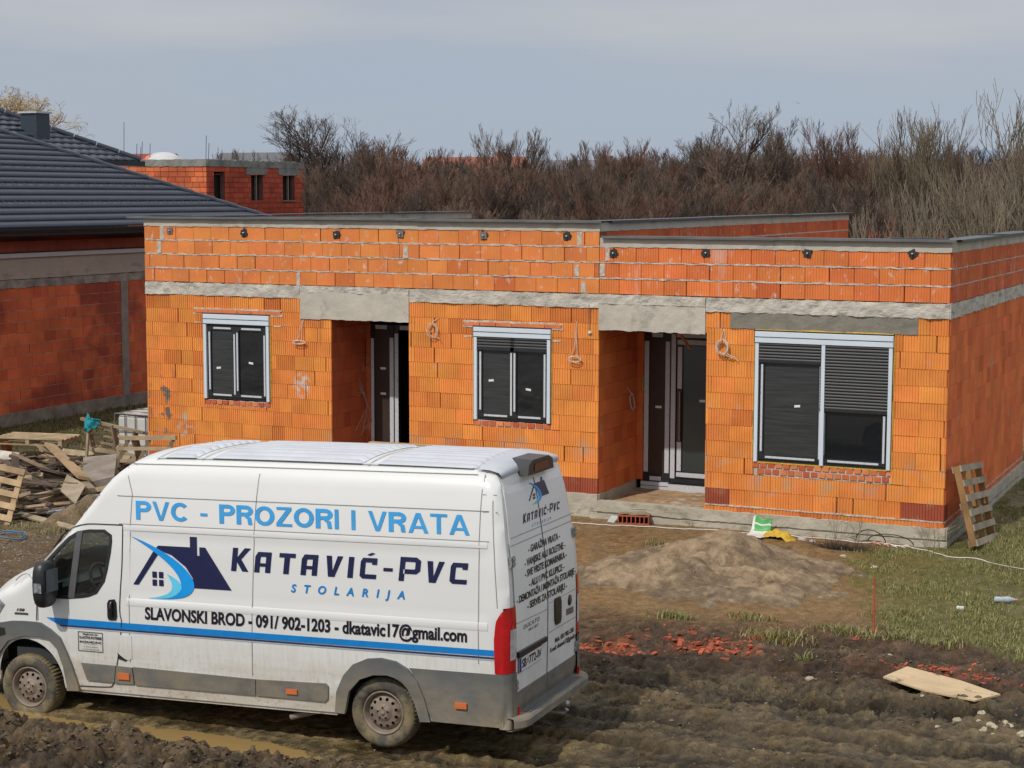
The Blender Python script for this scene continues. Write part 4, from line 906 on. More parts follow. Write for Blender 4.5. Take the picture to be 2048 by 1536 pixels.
# ------------------------------------------------------------------ red block building behind
rb = empty('block_building', (-46, 48, 0), label='two-storey red clay block shell with concrete rim and dark window openings behind the roofs', category='building')
rbM = Matrix.Translation((46, -48, 0))
def rbp(o): o.matrix_parent_inverse = rbM; return o
XR, YR = -44.26, 44.9
RH = [(45.5, 46.45, 4.92, 6.32), (48.75, 49.85, 4.92, 6.22), (51.7, 52.85, 4.92, 6.22)]
rcr = [(3.0+.255*k, 3.255+.255*k) for k in range(14)]
mb = MB(); kw = dict(gd=0, gap=.022, lens=(.375, .5, .5), wide=0, jit=.004, var=.2)
blockwall(mb, (XR, 0, 0), (0, 1, 0), (1, 0, 0), YR+.04, 53.7, rcr, RH+[(48.3, 50.2, 6.2, 6.7), (51.3, 53.2, 6.2, 6.7)], seed=61, base=(.52, .085, .04), **kw)
blockwall(mb, (0, YR, 0), (1, 0, 0), (0, -1, 0), -49.0, XR, rcr, [(-48.9, -47.8, 5.3, 6.2)], seed=62, base=(.62, .15, .055), **kw)
rbb = mat('old_red_block', (1, 1, 1), (.62, .55, .6), .92, .9, attr=True)
backing(mb, (XR, 0, 0), (0, 1, 0), (1, 0, 0), YR+.05, 53.7, 0, 6.6, RH, col=(.22, .12, .10)); backing(mb, (0, YR, 0), (1, 0, 0), (0, -1, 0), -49.0, XR-.3, 0, 6.6, [(-48.9, -47.8, 5.3, 6.2)], col=(.22, .12, .10))
mb.box(-55, XR-.3, 53.4, 53.7, 0, 6.6, (.4, .1, .05)); mb.box(-55, XR-.3, 46, 53, 6.3, 6.4, (.1, .1, .1))
rbp(mb.build('wall', rbb, rb))
mb = MB(); rough_strip(mb, (XR, 0, 0), (0, 1, 0), (1, 0, 0), YR, 53.75, 6.57, 6.9, .02, .03, .03, .12, 500, back=.6); rough_strip(mb, (0, YR, 0), (1, 0, 0), (0, -1, 0), -49, XR, 6.57, 6.9, .02, .03, .03, .12, 501, back=.6)
rough_strip(mb, (XR, 0, 0), (0, 1, 0), (1, 0, 0), 48.3, 50.2, 6.22, 6.56, .01, .02, .02, .12, 502); rough_strip(mb, (XR, 0, 0), (0, 1, 0), (1, 0, 0), 51.3, 53.2, 6.22, 6.56, .01, .02, .02, .12, 503)
rbp(mb.build('concrete_rim', mat('far_concrete', (.26, .26, .24), (.15, .15, .14), .95, 1.2), rb))
mb = MB(); mb.box(XR-.2, XR-.1, 49.35, 49.43, 4.92, 6.2); mb.box(XR-.2, XR-.1, 52.35, 52.43, 4.92, 6.2); mb.box(XR-.1, XR+.06, 51.65, 52.9, 4.86, 4.92); rbp(mb.build('window_prop', simple('prop_wood', (.25, .21, .17)), rb))
mb = MB(); mb.box(-54, XR-.4, 45.3, 53.3, 3.0, 6.2); rbp(mb.build('painted_dark_core', DARK, rb))  # near-black block paints the unlit rooms behind the window openings
mb = MB()
for (x, y, h) in ((-44.5, 45.2, 1.15), (-44.35, 45.2, .8), (-48.7, 45.3, .8), (-48.3, 45.2, .9), (-47.9, 45.3, .8), (-50, 46, 1.9), (-52, 50, .8)): mb.tube([(x, y, 6.8), (x+.05, y, 6.9+h)], .018, 4)
rbp(mb.build('rebar_rod', simple('rusty_bar', (.08, .06, .055)), rb))
mb = MB(); X, Y = np.meshgrid(np.linspace(-1, 1, 16), np.linspace(-1, 1, 16), indexing='ij'); H = .40*np.clip(1-X**2-Y**2, 0, 1)**.5*(1+.2*fbm(X, Y, 3, 3, 7))
mb.grid(np.stack([-47.6+X*1.0, 46.0+Y*.8, 6.88+H], -1)); mb.c[0] = np.where((X[:-1, :-1] < -.45)[..., None], np.array((.60, .20, .12)), np.array((.52, .52, .52))).reshape(-1, 3)
tag_(mb.build('tarp_bag', mat('tarp', (1, 1, 1), (.9, .9, .9), .6, 4, attr=True)), 'white and orange bulky sack lying on top of the red block building', 'sack')

# ------------------------------------------------------------------ houses far behind the trees
def far_house(x, y, w, d_, eave, ridge, wallc, roofc, label):
    e_ = empty('far_house', (x, y, 0), label=label, category='house')
    m_ = MB(); m_.box(-w/2, w/2, -d_/2, d_/2, 0, eave)
    for k in (-1, 1): m_.add([(k*w/2, -d_/2, eave), (k*w/2, d_/2, eave), (k*w/2, 0, ridge-.15)], [(0, 1, 2)])
    wl = m_.build('wall', simple('far_wall', wallc, .9), e_)
    m_ = MB(); o_ = .4; sl_ = (ridge-eave)/(d_/2)
    for k in (-1, 1):
        A = [(-w/2-o_, k*(d_/2+o_), eave-o_*sl_), (w/2+o_, k*(d_/2+o_), eave-o_*sl_), (w/2+o_, 0, ridge), (-w/2-o_, 0, ridge)]
        A += [(p[0], p[1], p[2]+.15) for p in A]; m_.add(A, [(0, 1, 2, 3), (4, 5, 6, 7), (0, 1, 5, 4), (1, 2, 6, 5), (3, 0, 4, 7)])
    rf = m_.build('roof', mat('far_roof', roofc, tuple(q*.75 for q in roofc), .85, 1.5), e_)
    m_ = MB(); m_.box(w*.2, w*.2+.7, .3, 1.0, eave, ridge+(.5 if w > 7 else .05)); m_.build('chimney', simple('far_chimney', (.3, .12, .08)), rf)
    for k in range(3):
        m_ = MB(); xx = -w*.32+k*w*.3; m_.box(xx-.5, xx+.5, -d_/2-.04, -d_/2-.01, eave-1.9, eave-.7); m_.build('window', simple('far_pane', (.03, .035, .04), .2), wl)
    return e_
far_house(-53, 92, 7.5, 8, 4.6, 7.9, (.45, .38, .33), (.28, .09, .06), 'distant house with reddish-brown roof seen through the bare trees left of centre')
far_house(-50, 105, 9, 8, 5.2, 7.9, (.5, .47, .44), (.17, .16, .19), 'distant house with grey-violet roof right of the reddish one')
far_house(-62.5, 65, 3.2, 6, 5.8, 7.6, (.5, .5, .5), (.24, .05, .05), 'distant house with dark red roof ridge just above the far tiled house')
far_house(-56.6, 68, 4.4, 6, 6.0, 7.7, (.4, .4, .4), (.13, .13, .14), 'distant house with flat grey roof ridge above the red block building')
# faint hills on the far right horizon, distance haze put into their blue colour
mb = MB(); az = np.linspace(-.9, 1.0, 90); dist = 1400
top = 5+np.clip(34+22*fbm(az*9, az*0, 1, 4, 601), 0, 99)*sm(-.55, -.05, az)
P0 = np.stack([CAM[0]+np.sin(az)*dist, CAM[1]+np.cos(az)*dist, 0*az-5], -1); P1 = P0*1.0; P1[:, 2] = top; P2 = np.stack([CAM[0]+np.sin(az)*(dist+500), CAM[1]+np.cos(az)*(dist+500), top*0-5], -1)
mb.grid(np.stack([P0, P1, P2])); mb.build('hills', mat('haze_blue_hills', (.20, .27, .38), (.17, .23, .33), 1, .004), kind='structure')

# ------------------------------------------------------------------ bare trees
BARK = [mat('bark_grey_brown', (.155, .105, .076), (.09, .062, .047), .95, 2), mat('bark_red_brown', (.18, .092, .062), (.11, .06, .042), .95, 2),
        mat('bark_olive', (.165, .128, .080), (.105, .082, .054), .95, 2), mat('bark_pale', (.23, .19, .13), (.15, .125, .088), .95, 2), mat('bark_dark', (.085, .06, .046), (.055, .04, .032), .95, 2), mat('bark_red', (.34, .08, .055), (.22, .07, .05), .95, 2), mat('bark_yellow', (.42, .31, .16), (.33, .24, .12), .95, 2)]
def grow(seed, H, stems, spread, up, levels, nb_, lenf, r0, droop=0., wig=.14, trunkh=.0, first=.45):
    rs = np.random.RandomState(seed); thick = []; thin = []
    def br(p, d, L, r, lv):
        n = 4 if lv < levels else 3; P = [p]; q = p.copy(); dd = d.copy()
        for i in range(n):
            dd = dd+rs.normal(0, wig, 3)*(1 if lv else .35)+np.array([0, 0, up*(.5 if lv < 2 else 1)-droop*(lv >= levels-1)]); dd /= np.linalg.norm(dd)
            q = q+dd*L/n; P.append(q.copy())
        P = np.array(P); rr = np.linspace(r, r*.55 if lv < levels else r*.35, len(P))
        (thick if lv < 2 else thin).append((P, rr))
        if lv >= levels: return
        k = nb_[min(lv, len(nb_)-1)]
        for i in range(k):
            t = first+(1-first)*(i+rs.rand())/k if lv == 0 else .22+.78*(i+rs.rand())/k
            f = min(t*n, n-1e-3); j = int(f); pp = P[j]+(P[j+1]-P[j])*(f-j)
            a = rs.rand()*2*np.pi; ax = P[j+1]-P[j]; ax /= np.linalg.norm(ax)
            s1 = np.cross(ax, [.3, .2, 1]); s1 /= np.linalg.norm(s1)+1e-9; s2 = np.cross(ax, s1)
            sp = spread*(.7+.6*rs.rand()); nd = ax*math.cos(sp)+(s1*math.cos(a)+s2*math.sin(a))*math.sin(sp)
            br(pp, nd, L*lenf*(1.15-.55*t)*(.75+.5*rs.rand()), r*.55*(1.1-.4*t), lv+1)
    for s_ in range(stems):
        a = rs.rand()*2*np.pi; le = 0 if stems == 1 else .15+.35*rs.rand()
        br(np.array([math.cos(a)*.12*(stems > 1), math.sin(a)*.12*(stems > 1), -.1]), np.array([math.cos(a)*le, math.sin(a)*le, 1.])/math.hypot(1, le), H*(.62 if stems == 1 else .6)*(.8+.3*rs.rand() if stems > 1 else 1), r0*(1 if stems == 1 else .6), 0)
    return thick, thin
def limbs(L, k, H=None):
    """merge many limbs into one vectorised builder"""
    m_ = MB(); groups = {}
    for P, r in L: groups.setdefault(len(P), []).append((P, r))
    for n, G in groups.items():
        P = np.array([g[0] for g in G]); r = np.array([g[1] for g in G]); B = len(G)
        T = np.gradient(P, axis=1); T /= np.linalg.norm(T, axis=2)[..., None]+1e-9
        ref = np.where(np.abs(T[:, :1, 2:3]) < .9, np.array([0, 0, 1.]), np.array([1., 0, 0])); a = np.cross(T, ref); a /= np.linalg.norm(a, axis=2)[..., None]+1e-9; b = np.cross(T, a)
        th = np.arange(k)*2*np.pi/k
        V = P[:, :, None]+(a[:, :, None]*np.cos(th)[:, None]+b[:, :, None]*np.sin(th)[:, None])*r[:, :, None, None]
        i, j, q = np.meshgrid(np.arange(B), np.arange(n-1), np.arange(k), indexing='ij'); q2 = (q+1) % k
        F = np.stack([(i*n+j)*k+q, (i*n+j)*k+q2, (i*n+j+1)*k+q2, (i*n+j+1)*k+q], -1).reshape(-1, 4)
        m_.add(V.reshape(-1, 3), F)
    return m_
def tree_proto(name, seed, bark, H, **kw):
    th, tn = grow(seed, H, **kw)
    zmax = max(P[:, 2].max() for P, r in th+tn); f = H/zmax
    sc = lambda L: [(P*f, np.maximum(r*f, .0055)) for P, r in L]
    root = empty(name); limbs(sc(th), 6).build('trunk', BARK[bark], root); limbs(sc(tn), 3).build('crown', BARK[bark], root)
    return root
# shapes, all at their own height in metres
PR = {}
PR['thorn'] = [tree_proto('bare_tree', 100+i, [0, 1, 4, 0][i], 6.0, stems=6, spread=.40, up=.15, levels=4, nb_=(6, 6, 6, 5), lenf=.60, r0=.055, first=.18, wig=.055) for i in range(4)]
PR['upright'] = [tree_proto('bare_tree', 120+i, [0, 4, 1][i], 8.5, stems=1, spread=.44, up=.14, levels=5, nb_=(10, 5, 5, 4, 4), lenf=.64, r0=.12, first=.25, wig=.06) for i in range(3)]
PR['round'] = [tree_proto('bare_tree', 140+i, [4, 0][i], 9.0, stems=1, spread=.62, up=.11, levels=5, nb_=(11, 6, 5, 4, 4), lenf=.64, r0=.16, first=.20, wig=.07) for i in range(2)]
PR['whip'] = [tree_proto('bare_tree', 160+i, [3, 2][i], 7.0, stems=1, spread=.42, up=.14, levels=4, nb_=(10, 5, 5, 3), lenf=.72, r0=.10, first=.22, wig=.06) for i in range(2)]
PR['willow'] = [tree_proto('willow_tree', 180, 6, 9.6, stems=1, spread=.80, up=.06, levels=5, nb_=(11, 7, 6, 4, 4), lenf=.62, r0=.16, droop=.16, first=.22, wig=.10)]
PR['osier'] = [tree_proto('osier_bush', 190, 5, 2.6, stems=34, spread=.2, up=.16, levels=2, nb_=(3, 2), lenf=.5, r0=.02, first=.3, wig=.05)]
PR['sapling'] = [tree_proto('bare_tree', 200, 3, 4.2, stems=7, spread=.33, up=.14, levels=3, nb_=(6, 4, 4), lenf=.6, r0=.03, first=.2, wig=.05)]
protos_used = set()
def at_px(px, dist): # ground point seen at picture column px, at a distance along the view axis
    r, u, f = _r, _u, _f; d = f*FPX+r*(px-1024); d[2] = 0; d /= np.hypot(d[0], d[1]); k = dist/(d@np.array([f[0], f[1], 0])/math.hypot(f[0], f[1]))
    return CAM[0]+d[0]*k, CAM[1]+d[1]*k
def place(kind, i, px, ytop, dist, label, cat, group, wx=1., rot=None, base=0.):
    src = PR[kind][i % len(PR[kind])]; H0 = {'thorn': 6., 'upright': 8.5, 'round': 9., 'whip': 7., 'willow': 9.6, 'osier': 2.6, 'sapling': 4.2}[kind]
    key = (kind, i % len(PR[kind])); o = src if key not in protos_used else copy_tree(src); protos_used.add(key)
    x, y = at_px(px, dist); H = 5.23+(393-ytop)/FPX*dist; s_ = H/H0
    o.location = (x, y, -.1); o.scale = (s_*wx, s_*wx, s_); o.rotation_euler = (0, 0, rnd.uniform(0, 6.28) if rot is None else rot)
    tag_(o, label, cat, group); return o
G1 = 'bare trees behind the house'
place('round', 0, 648, 208, 99, 'tall rounded bare tree standing alone right of the red block building', 'bare tree', G1, 1.3)
place('upright', 0, 1022, 243, 74, 'upright bare tree rising above the thicket at the picture centre', 'bare tree', G1, .95)
place('round', 1, 1462, 200, 66, 'tallest dark bare tree with one straight trunk right of centre', 'bare tree', G1, .95)
place('upright', 1, 1540, 228, 68, 'dense upright bare tree immediately right of the tallest dark tree', 'bare tree', G1, .95)
place('upright', 2, 1652, 233, 70, 'narrow bare tree midway between the dark tree and the broad right-hand pair', 'bare tree', G1, .8)
place('whip', 1, 1795, 208, 62, 'left tree of the broad pair of many-branched bare trees on the right', 'bare tree', G1, 1.05)
place('whip', 1, 1868, 206, 60, 'right tree of the broad pair of many-branched bare trees on the right', 'bare tree', G1, .95)
place('whip', 0, 2035, 150, 52, 'tallest pale bare tree cut by the right edge of the picture', 'bare tree', G1, 1.1)
place('whip', 0, 1966, 282, 44, 'pale forked tree with bright trunk rising behind the right roof corner', 'bare tree', G1, .8)
place('sapling', 0, 1830, 352, 45, 'pale fan-shaped sapling with straight upright shoots left of the forked tree', 'sapling', 'pale saplings behind the right roof', .9)
place('sapling', 0, 1770, 400, 44, 'small pale sapling above the red osier stems', 'sapling', 'pale saplings behind the right roof', .9)
place('sapling', 0, 1905, 360, 48, 'pale thin-shooted sapling just left of the forked pale tree', 'sapling', 'pale saplings behind the right roof', .9)
place('upright', 0, 1935, 262, 58, 'slim bare tree standing between the broad pair and the forked pale tree', 'bare tree', G1, .7)
place('upright', 2, 1215, 272, 76, 'reddish bare tree standing just right of the picture centre', 'bare tree', G1, .95)
place('upright', 1, 1400, 240, 70, 'bare tree leaning against the left side of the tallest dark tree', 'bare tree', G1, .8)
place('willow', 0, -55, 130, 74, 'yellowish drooping willow rising behind the dark tiled roofs', 'willow', None, 1.15, 2.2)
for k, px in enumerate((1712, 1728, 1745, 1764, 1790)): place('osier', 0, px, 432-(k % 2)*8, 43, 'dense red-stemmed osier bush behind the right parapet', 'osier bush', 'red osier bushes', 1.)
sky_ = [(455, 300), (560, 300), (600, 330), (700, 272), (760, 258), (820, 262), (890, 288), (950, 280), (1000, 300), (1060, 285), (1100, 302), (1180, 278), (1250, 268), (1330, 284), (1400, 262), (1480, 262), (1560, 265), (1650, 262), (1700, 280), (1750, 262), (1850, 262), (1930, 285), (2048, 262), (2100, 260)]
sx = [p[0] for p in sky_]; sy = [p[1] for p in sky_]
G2 = 'leafless thorn trees of the thicket'
k = 0
for row, (dist, dy) in enumerate(((99, 14), (86, 12), (77, 24), (70, 36), (63, 60), (57, 92))):
    px = (640, 720, 735, 750, 762, 775)[row]
    while px < 2110:
        yt = np.interp(px, sx, sy)+dy+rnd.uniform(-6, 26)
        kind, ii = ('thorn', k) if rnd.random() < .72 else ('upright', k)
        place(kind, ii, px+rnd.uniform(-10, 10), yt, dist+rnd.uniform(-2.0, 2.0), 'leafless multi-stemmed tree merged in the dense thicket behind the house', 'thicket tree', G2, rnd.uniform(.95, 1.25))
        k += 1; px += 40+rnd.uniform(-5, 10)
for px, yt in ((478, 296), (505, 300), (532, 298), (556, 296), (585, 300)): place('thorn', rnd.randrange(4), px, yt, 104, 'small bare shrub rising above the roof rim of the red block building', 'shrub', 'shrubs above the block building', .8)
# undergrowth mass
m_ = MB(); ru = np.random.RandomState(3); n = 42000
px = ru.uniform(650, 2150, n); dd = np.where(px < 740, ru.uniform(93, 104, n), ru.uniform(52, 98, n))
A = np.array([at_px(600, 1.), at_px(2150, 1.)])
d_ = _f*FPX+_r*(px[:, None]-1024); d_[:, 2] = 0; d_ /= np.hypot(d_[:, 0], d_[:, 1])[:, None]; kk = dd/(d_@np.array([_f[0], _f[1], 0])/math.hypot(_f[0], _f[1]))
B0 = np.stack([CAM[0]+d_[:, 0]*kk, CAM[1]+d_[:, 1]*kk, ru.uniform(0, 3.4, n)], -1)
B0[:, 2] *= np.clip(.75+.4*fbm(B0[:, 0], B0[:, 1], .25, 3, 5), .3, 1.2)
dr = np.stack([ru.normal(0, .75, n), ru.normal(0, .75, n), ru.uniform(.1, 1.3, n)], -1); L = ru.uniform(.6, 1.8, n)
B1 = B0+dr*L[:, None]*.7; side = np.cross(dr, [.6, .9, .1]); side /= np.linalg.norm(side, axis=1)[:, None]; side *= .016
mid = (B0+B1)/2+ru.normal(0, .1, (n, 3))
V = np.stack([B0-side, B0+side, mid+side*.8, mid-side*.8, B1], 1).reshape(-1, 3); i = np.arange(n)*5
cols = np.array([(.12, .095, .075), (.14, .085, .062), (.10, .085, .058), (.06, .047, .04)])[ru.randint(0, 4, n)]
m_.add(V, np.stack([i, i+1, i+2, i+3], 1), cols); 
m_.f.append(np.stack([i+3, i+2, i+4], 1)); m_.c.append(cols); m_.m.append(np.zeros(n, int)); m_.s.append(np.zeros(n, bool))
tag_(m_.build('undergrowth', mat('twig_mass', (1, 1, 1), (.7, .7, .7), .95, 3, attr=True)), 'tangled brown undergrowth filling the foot of the tree belt', 'undergrowth', None, 'stuff')
# dark woodland floor far behind so that no sky shows under the branches
m_ = MB()
for px in np.arange(560, 2160, 26):
    pass
# bird
m_ = MB(); m_.add([(0, 0, 0), (.28, .1, .10), (.5, .02, .02), (.26, -.1, .06), (-.28, .1, .10), (-.5, .02, .02), (-.26, -.1, .06)], [(0, 1, 3), (0, 4, 6)]); m_.add([(.28, .1, .10), (.5, .02, .02), (.26, -.1, .06), (-.28, .1, .10), (-.5, .02, .02), (-.26, -.1, .06)], [(0, 1, 2), (3, 4, 5)])
m_.lathe([(0, -.25), (.05, -.1), (.06, .05), (.03, .18), (0, .25)], 8, None)
o = m_.build('bird', simple('bird_feathers', (.02, .02, .022))); o.scale = (.3, .3, .3); o.location = (-20.2, 63.2, 10.0); o.rotation_euler = (.2, .3, .5); tag_(o, 'tiny dark bird flying in the grey sky above the trees', 'bird')

# ------------------------------------------------------------------ delivery van
VP = np.array([-1.64141825, -11.4561589, -.00036578]); VTH, VPI, VRO = 3.21349077, -.0277839, -.0321797
def vbasis():
    f = np.array([math.cos(VTH)*math.cos(VPI), math.sin(VTH)*math.cos(VPI), math.sin(VPI)]); l = np.array([math.sin(VTH), -math.cos(VTH), 0]); u = np.cross(l, f)
    return f, l*math.cos(VRO)+u*math.sin(VRO), -l*math.sin(VRO)+u*math.cos(VRO)
vf, vl, vu = vbasis()
van = empty('delivery_van', (0, 0, 0), label='white high-roof delivery van with blue window-company lettering parked in the mud', category='van')
MV = Matrix.Identity(4)
for i in range(3): MV[i][0] = vf[i]; MV[i][1] = -vl[i]; MV[i][2] = vu[i]; MV[i][3] = VP[i]
van.matrix_world = MV
VC = np.array([-5.6466, -14.7446, 4.6035])        # where the survey rays were taken from, in van coordinates
WID = 2.05
def L3(u, v, w): return np.stack([np.asarray(u, float)+0*v+0*w, -(np.asarray(v, float)+0*u+0*w), np.asarray(w, float)+0*u+0*v], -1)
def tumble(w): return np.interp(w, [0, .35, .6, 1.0, 1.4, 1.8, 2.06, 2.10, 2.35, 2.55, 2.68, 2.75], [.05, .03, .012, 0, 0, .018, .042, .048, .085, .135, .20, .25])
def plan(u): return .34*np.clip((np.asarray(u)-4.95)/1.4, 0, 1)**2.1
OUT = [(.13, .36), (.09, .50), (.075, .83), (.065, 1.3), (.085, 1.75), (.12, 2.03), (.155, 2.3), (.195, 2.52), (.235, 2.62), (.33, 2.685), (.6, 2.70), (1.5, 2.71), (2.7, 2.715), (3.6, 2.71), (3.95, 2.70), (4.14, 2.675), (4.27, 2.615), (4.45, 2.47), (4.66, 2.22), (4.85, 2.0), (5.05, 1.80), (5.25, 1.61), (5.42, 1.47), (5.58, 1.375), (5.75, 1.32), (5.92, 1.24), (6.08, 1.12), (6.2, .97), (6.28, .80), (6.33, .6), (6.33, .42), (6.27, .30)]
OUTL = np.array(dens(OUT, .07)[:-int(round(6.14/.07))]) if False else None
def resample(P, step):
    P = np.array(P, float); out = [P[0]]
    for i in range(len(P)-1):
        # catmull-rom for smooth profile
        p0 = P[max(i-1, 0)]; p1 = P[i]; p2 = P[i+1]; p3 = P[min(i+2, len(P)-1)]; n = max(1, int(np.linalg.norm(p2-p1)/step+.5))
        for k in range(1, n+1):
            t = k/n; out.append(.5*((2*p1)+(-p0+p2)*t+(2*p0-5*p1+4*p2-p3)*t*t+(-p0+3*p1-3*p2+p3)*t**3))
    return np.array(out)
OL = resample(OUT, .055)
def odist(u, w):
    P = np.stack([u, w], -1).reshape(-1, 2); d = np.full(len(P), 9.)
    for i in range(len(OL)-1):
        a, b_ = OL[i], OL[i+1]; ab = b_-a; t = np.clip(((P-a)@ab)/(ab@ab), 0, 1); d = np.minimum(d, np.linalg.norm(P-(a+t[:, None]*ab), axis=1))
    return d.reshape(np.shape(u))
def rad(u, w): return np.interp(u, [0, .3, .5, 4.2, 4.6, 5.3, 6.4], [.055, .07, .085, .085, .09, .10, .16])
def side(u, w):
    u = np.asarray(u, float); w = np.asarray(w, float); d = odist(u, w); r = rad(u, w)
    e = np.where(d < r, r-np.sqrt(np.clip(r*r-(r-d)**2, 0, None)), 0)
    # pressed panel field and shoulder line
    f = .012*sm(.0, .03, np.minimum.reduce([u-.26, 4.17-u, w-1.30, 1.995-w]))
    return tumble(w)+plan(u)+e+f
def fix(u, w):           # survey value on the plane v = 0 -> the true body surface
    u = np.asarray(u, float); w = np.asarray(w, float); P0 = np.stack([u, 0*u, w], -1); v = np.full(u.shape, .02)
    for _ in range(4):
        t = (v-VC[1])/(0-VC[1]); P = VC+(P0-VC)*t[..., None]; v = side(P[..., 0], P[..., 2])
    return P[..., 0], P[..., 2]
WHITE = mat('van_white_paint', (.66, .665, .65), (.635, .64, .625), .28, .7, spec=.5)
overlay(WHITE, (.36, .28, .18), 3.0, .30, .66, (.35, 1, 2.2), .95, .30, .95)
overlay(WHITE, (.50, .43, .32), 9, .44, .66, (3., 1, .5), .7, .35, 1.25)
overlay(WHITE, (.30, .23, .14), 22, .56, .66, (1, 1, 1), .8, .3, .9)
WHITER = mat('van_roof_paint', (.50, .52, .56), (.44, .46, .50), .45, 2.5)
overlay(WHITER, (.45, .42, .36), 3, .56, .72, (1, 2, 1), .5)
GREY = mat('grey_cladding', (.105, .115, .12), (.085, .092, .097), .6, 3)
overlay(GREY, (.30, .24, .15), 3, .28, .62, (1, 1, 1.6), .9, .2, 1.0)
SEAM = simple('panel_gap', (.22, .22, .215), .8); SEAMD = simple('door_gap', (.012, .012, .012), .8)
TYRE = mat('tyre_rubber', (.075, .068, .055), (.045, .043, .04), .9, 8, bump=.003, bscale=50)
overlay(TYRE, (.24, .185, .095), 5, .42, .62, amount=.8)
TREAD = mat('muddy_tread', (.22, .17, .08), (.10, .08, .05), .95, 9, bump=.006, bscale=40)
RIM = mat('rim_steel', (.27, .22, .175), (.17, .13, .10), .65, 9, metal=.1)
overlay(RIM, (.22, .16, .11), 12, .52, .64)
FAR = WID
def arc(cx, cz, r, a0, a1, n=20): return [(cx+r*math.cos(R_(a)), cz+r*math.sin(R_(a))) for a in np.linspace(a0, a1, n)]
HUBR, HUBF = (1.38, .30), (5.415, .30)
archR = [(1.795, .33)]+arc(1.38, .33, .415, 0, 180, 22)+[(.965, .33)]
archF = [(5.86, .33)]+arc(5.41, .36, .45, 2, 178, 22)+[(4.95, .33)]
sill_pts = [(.13, .33), (.965, .33)]+archR[::-1][1:-1]+[(1.795, .33), (4.95, .33)]+archF[::-1][1:-1]+[(5.86, .33), (6.27, .30)]
poly = [tuple(p) for p in OL[::-1]]+sill_pts[:-1]
# window openings of the cab
wq = [(5.145, 1.262), (5.171, 1.601), (4.974, 1.788), (4.837, 1.907), (4.722, 1.969), (4.59, 1.992), (4.404, 1.998), (4.322, 1.946), (4.319, 1.883), (4.337, 1.771), (4.38, 1.593), (4.421, 1.463), (4.518, 1.338), (4.613, 1.30), (4.689, 1.285), (4.878, 1.264)]
wu, ww = fix(np.array([p[0] for p in wq])*1.0, np.array([p[1] for p in wq])); winp = list(zip(wu, ww))
def shrink(poly, d):
    P = np.array(poly); c = P.mean(0); n = len(P); out = []
    for i in range(n):
        a = P[i-1]; b_ = P[i]; c_ = P[(i+1) % n]; t1 = (b_-a)/np.linalg.norm(b_-a); t2 = (c_-b_)/np.linalg.norm(c_-b_); nn = np.array([-(t1+t2)[1], (t1+t2)[0]]); nn /= np.linalg.norm(nn)+1e-9
        if nn@(c-b_) < 0: nn = -nn
        out.append(tuple(b_+nn*d))
    return out
mb = MB()
V2, F2, loops = cdt(poly, [winp], .06)
def side3(V2, off=0., far=False):
    u, w = V2[:, 0], V2[:, 1]; v = side(u, w)-off
    return L3(u, WID-v if far else v, w)
mb.add(side3(V2), F2, smooth=True); mb.add(side3(V2, far=True), F2, smooth=True)
# the strip across: rear, roof, windscreen, bonnet, nose
ns = 41
S0 = side(OL[:, 0], OL[:, 1]); tN = np.gradient(OL, axis=0); tN /= np.linalg.norm(tN, axis=1)[:, None]; nN = np.stack([-tN[:, 1], tN[:, 0]], -1)
s_ = np.linspace(0, 1, ns)
vv = S0[:, None]+(WID-2*S0)[:, None]*s_[None]
x_ = 2*s_-1
isroof = sm(.30, .8, OL[:, 0])*sm(4.1, 3.8, OL[:, 0])*(OL[:, 1] > 2.6)
crown = np.interp(OL[:, 0], [.0, .25, .6, 3.8, 4.3, 5.3, 6.3], [.015, .035, .05, .05, .07, .10, .16])*np.where((OL[:, 0] < .3) & (OL[:, 1] < 2.55), .25, 1)
bul = (1-np.abs(x_)**2.6)
disp = crown[:, None]*bul[None]
Pu = OL[:, :1]+nN[:, :1]*disp*np.sign(1); Pw = OL[:, 1:]+nN[:, 1:]*disp
# orientation check: the normal must point outwards
if Pw[len(OL)//3, ns//2] < OL[len(OL)//3, 1]: Pu = OL[:, :1]-nN[:, :1]*disp; Pw = OL[:, 1:]-nN[:, 1:]*disp
# windscreen rows
ws = (OL[:, 0] > 4.34) & (OL[:, 0] < 5.40) & (OL[:, 1] > 1.4)
P = L3(Pu, vv, Pw)
i0 = np.where(ws)[0].min(); i1 = np.where(ws)[0].max()
a0, a1 = 4, ns-5
mb.grid(P[:i0+1]); mb.grid(P[i1:]); mb.grid(P[i0:i1+1, :a0+1]); mb.grid(P[i0:i1+1, a1:])
body = mb.build('body', WHITE, van)
gm_, t, b = new_mat('cab_glass'); b.inputs['Base Color'].default_value = (.35, .5, .45, 1); b.inputs['Roughness'].default_value = .02; b.inputs['Transmission Weight'].default_value = 1; b.inputs['IOR'].default_value = 1.0
t.nodes.clear(); go = N(t, 'ShaderNodeOutputMaterial'); gt = N(t, 'ShaderNodeBsdfTransparent'); gt.inputs[0].default_value = (.72, .82, .78, 1); gg = N(t, 'ShaderNodeBsdfGlossy'); gg.inputs['Roughness'].default_value = .03; fr = N(t, 'ShaderNodeFresnel'); fr.inputs[0].default_value = 1.5; mxs = N(t, 'ShaderNodeMixShader')
t.links.new(fr.outputs[0], mxs.inputs[0]); t.links.new(gt.outputs[0], mxs.inputs[1]); t.links.new(gg.outputs[0], mxs.inputs[2]); t.links.new(mxs.outputs[0], go.inputs[0])
CG = gm_
m_ = MB(); m_.grid(P[i0:i1+1, a0:a1+1]-np.array([0, 0, .012])); m_.build('windscreen', CG, van)
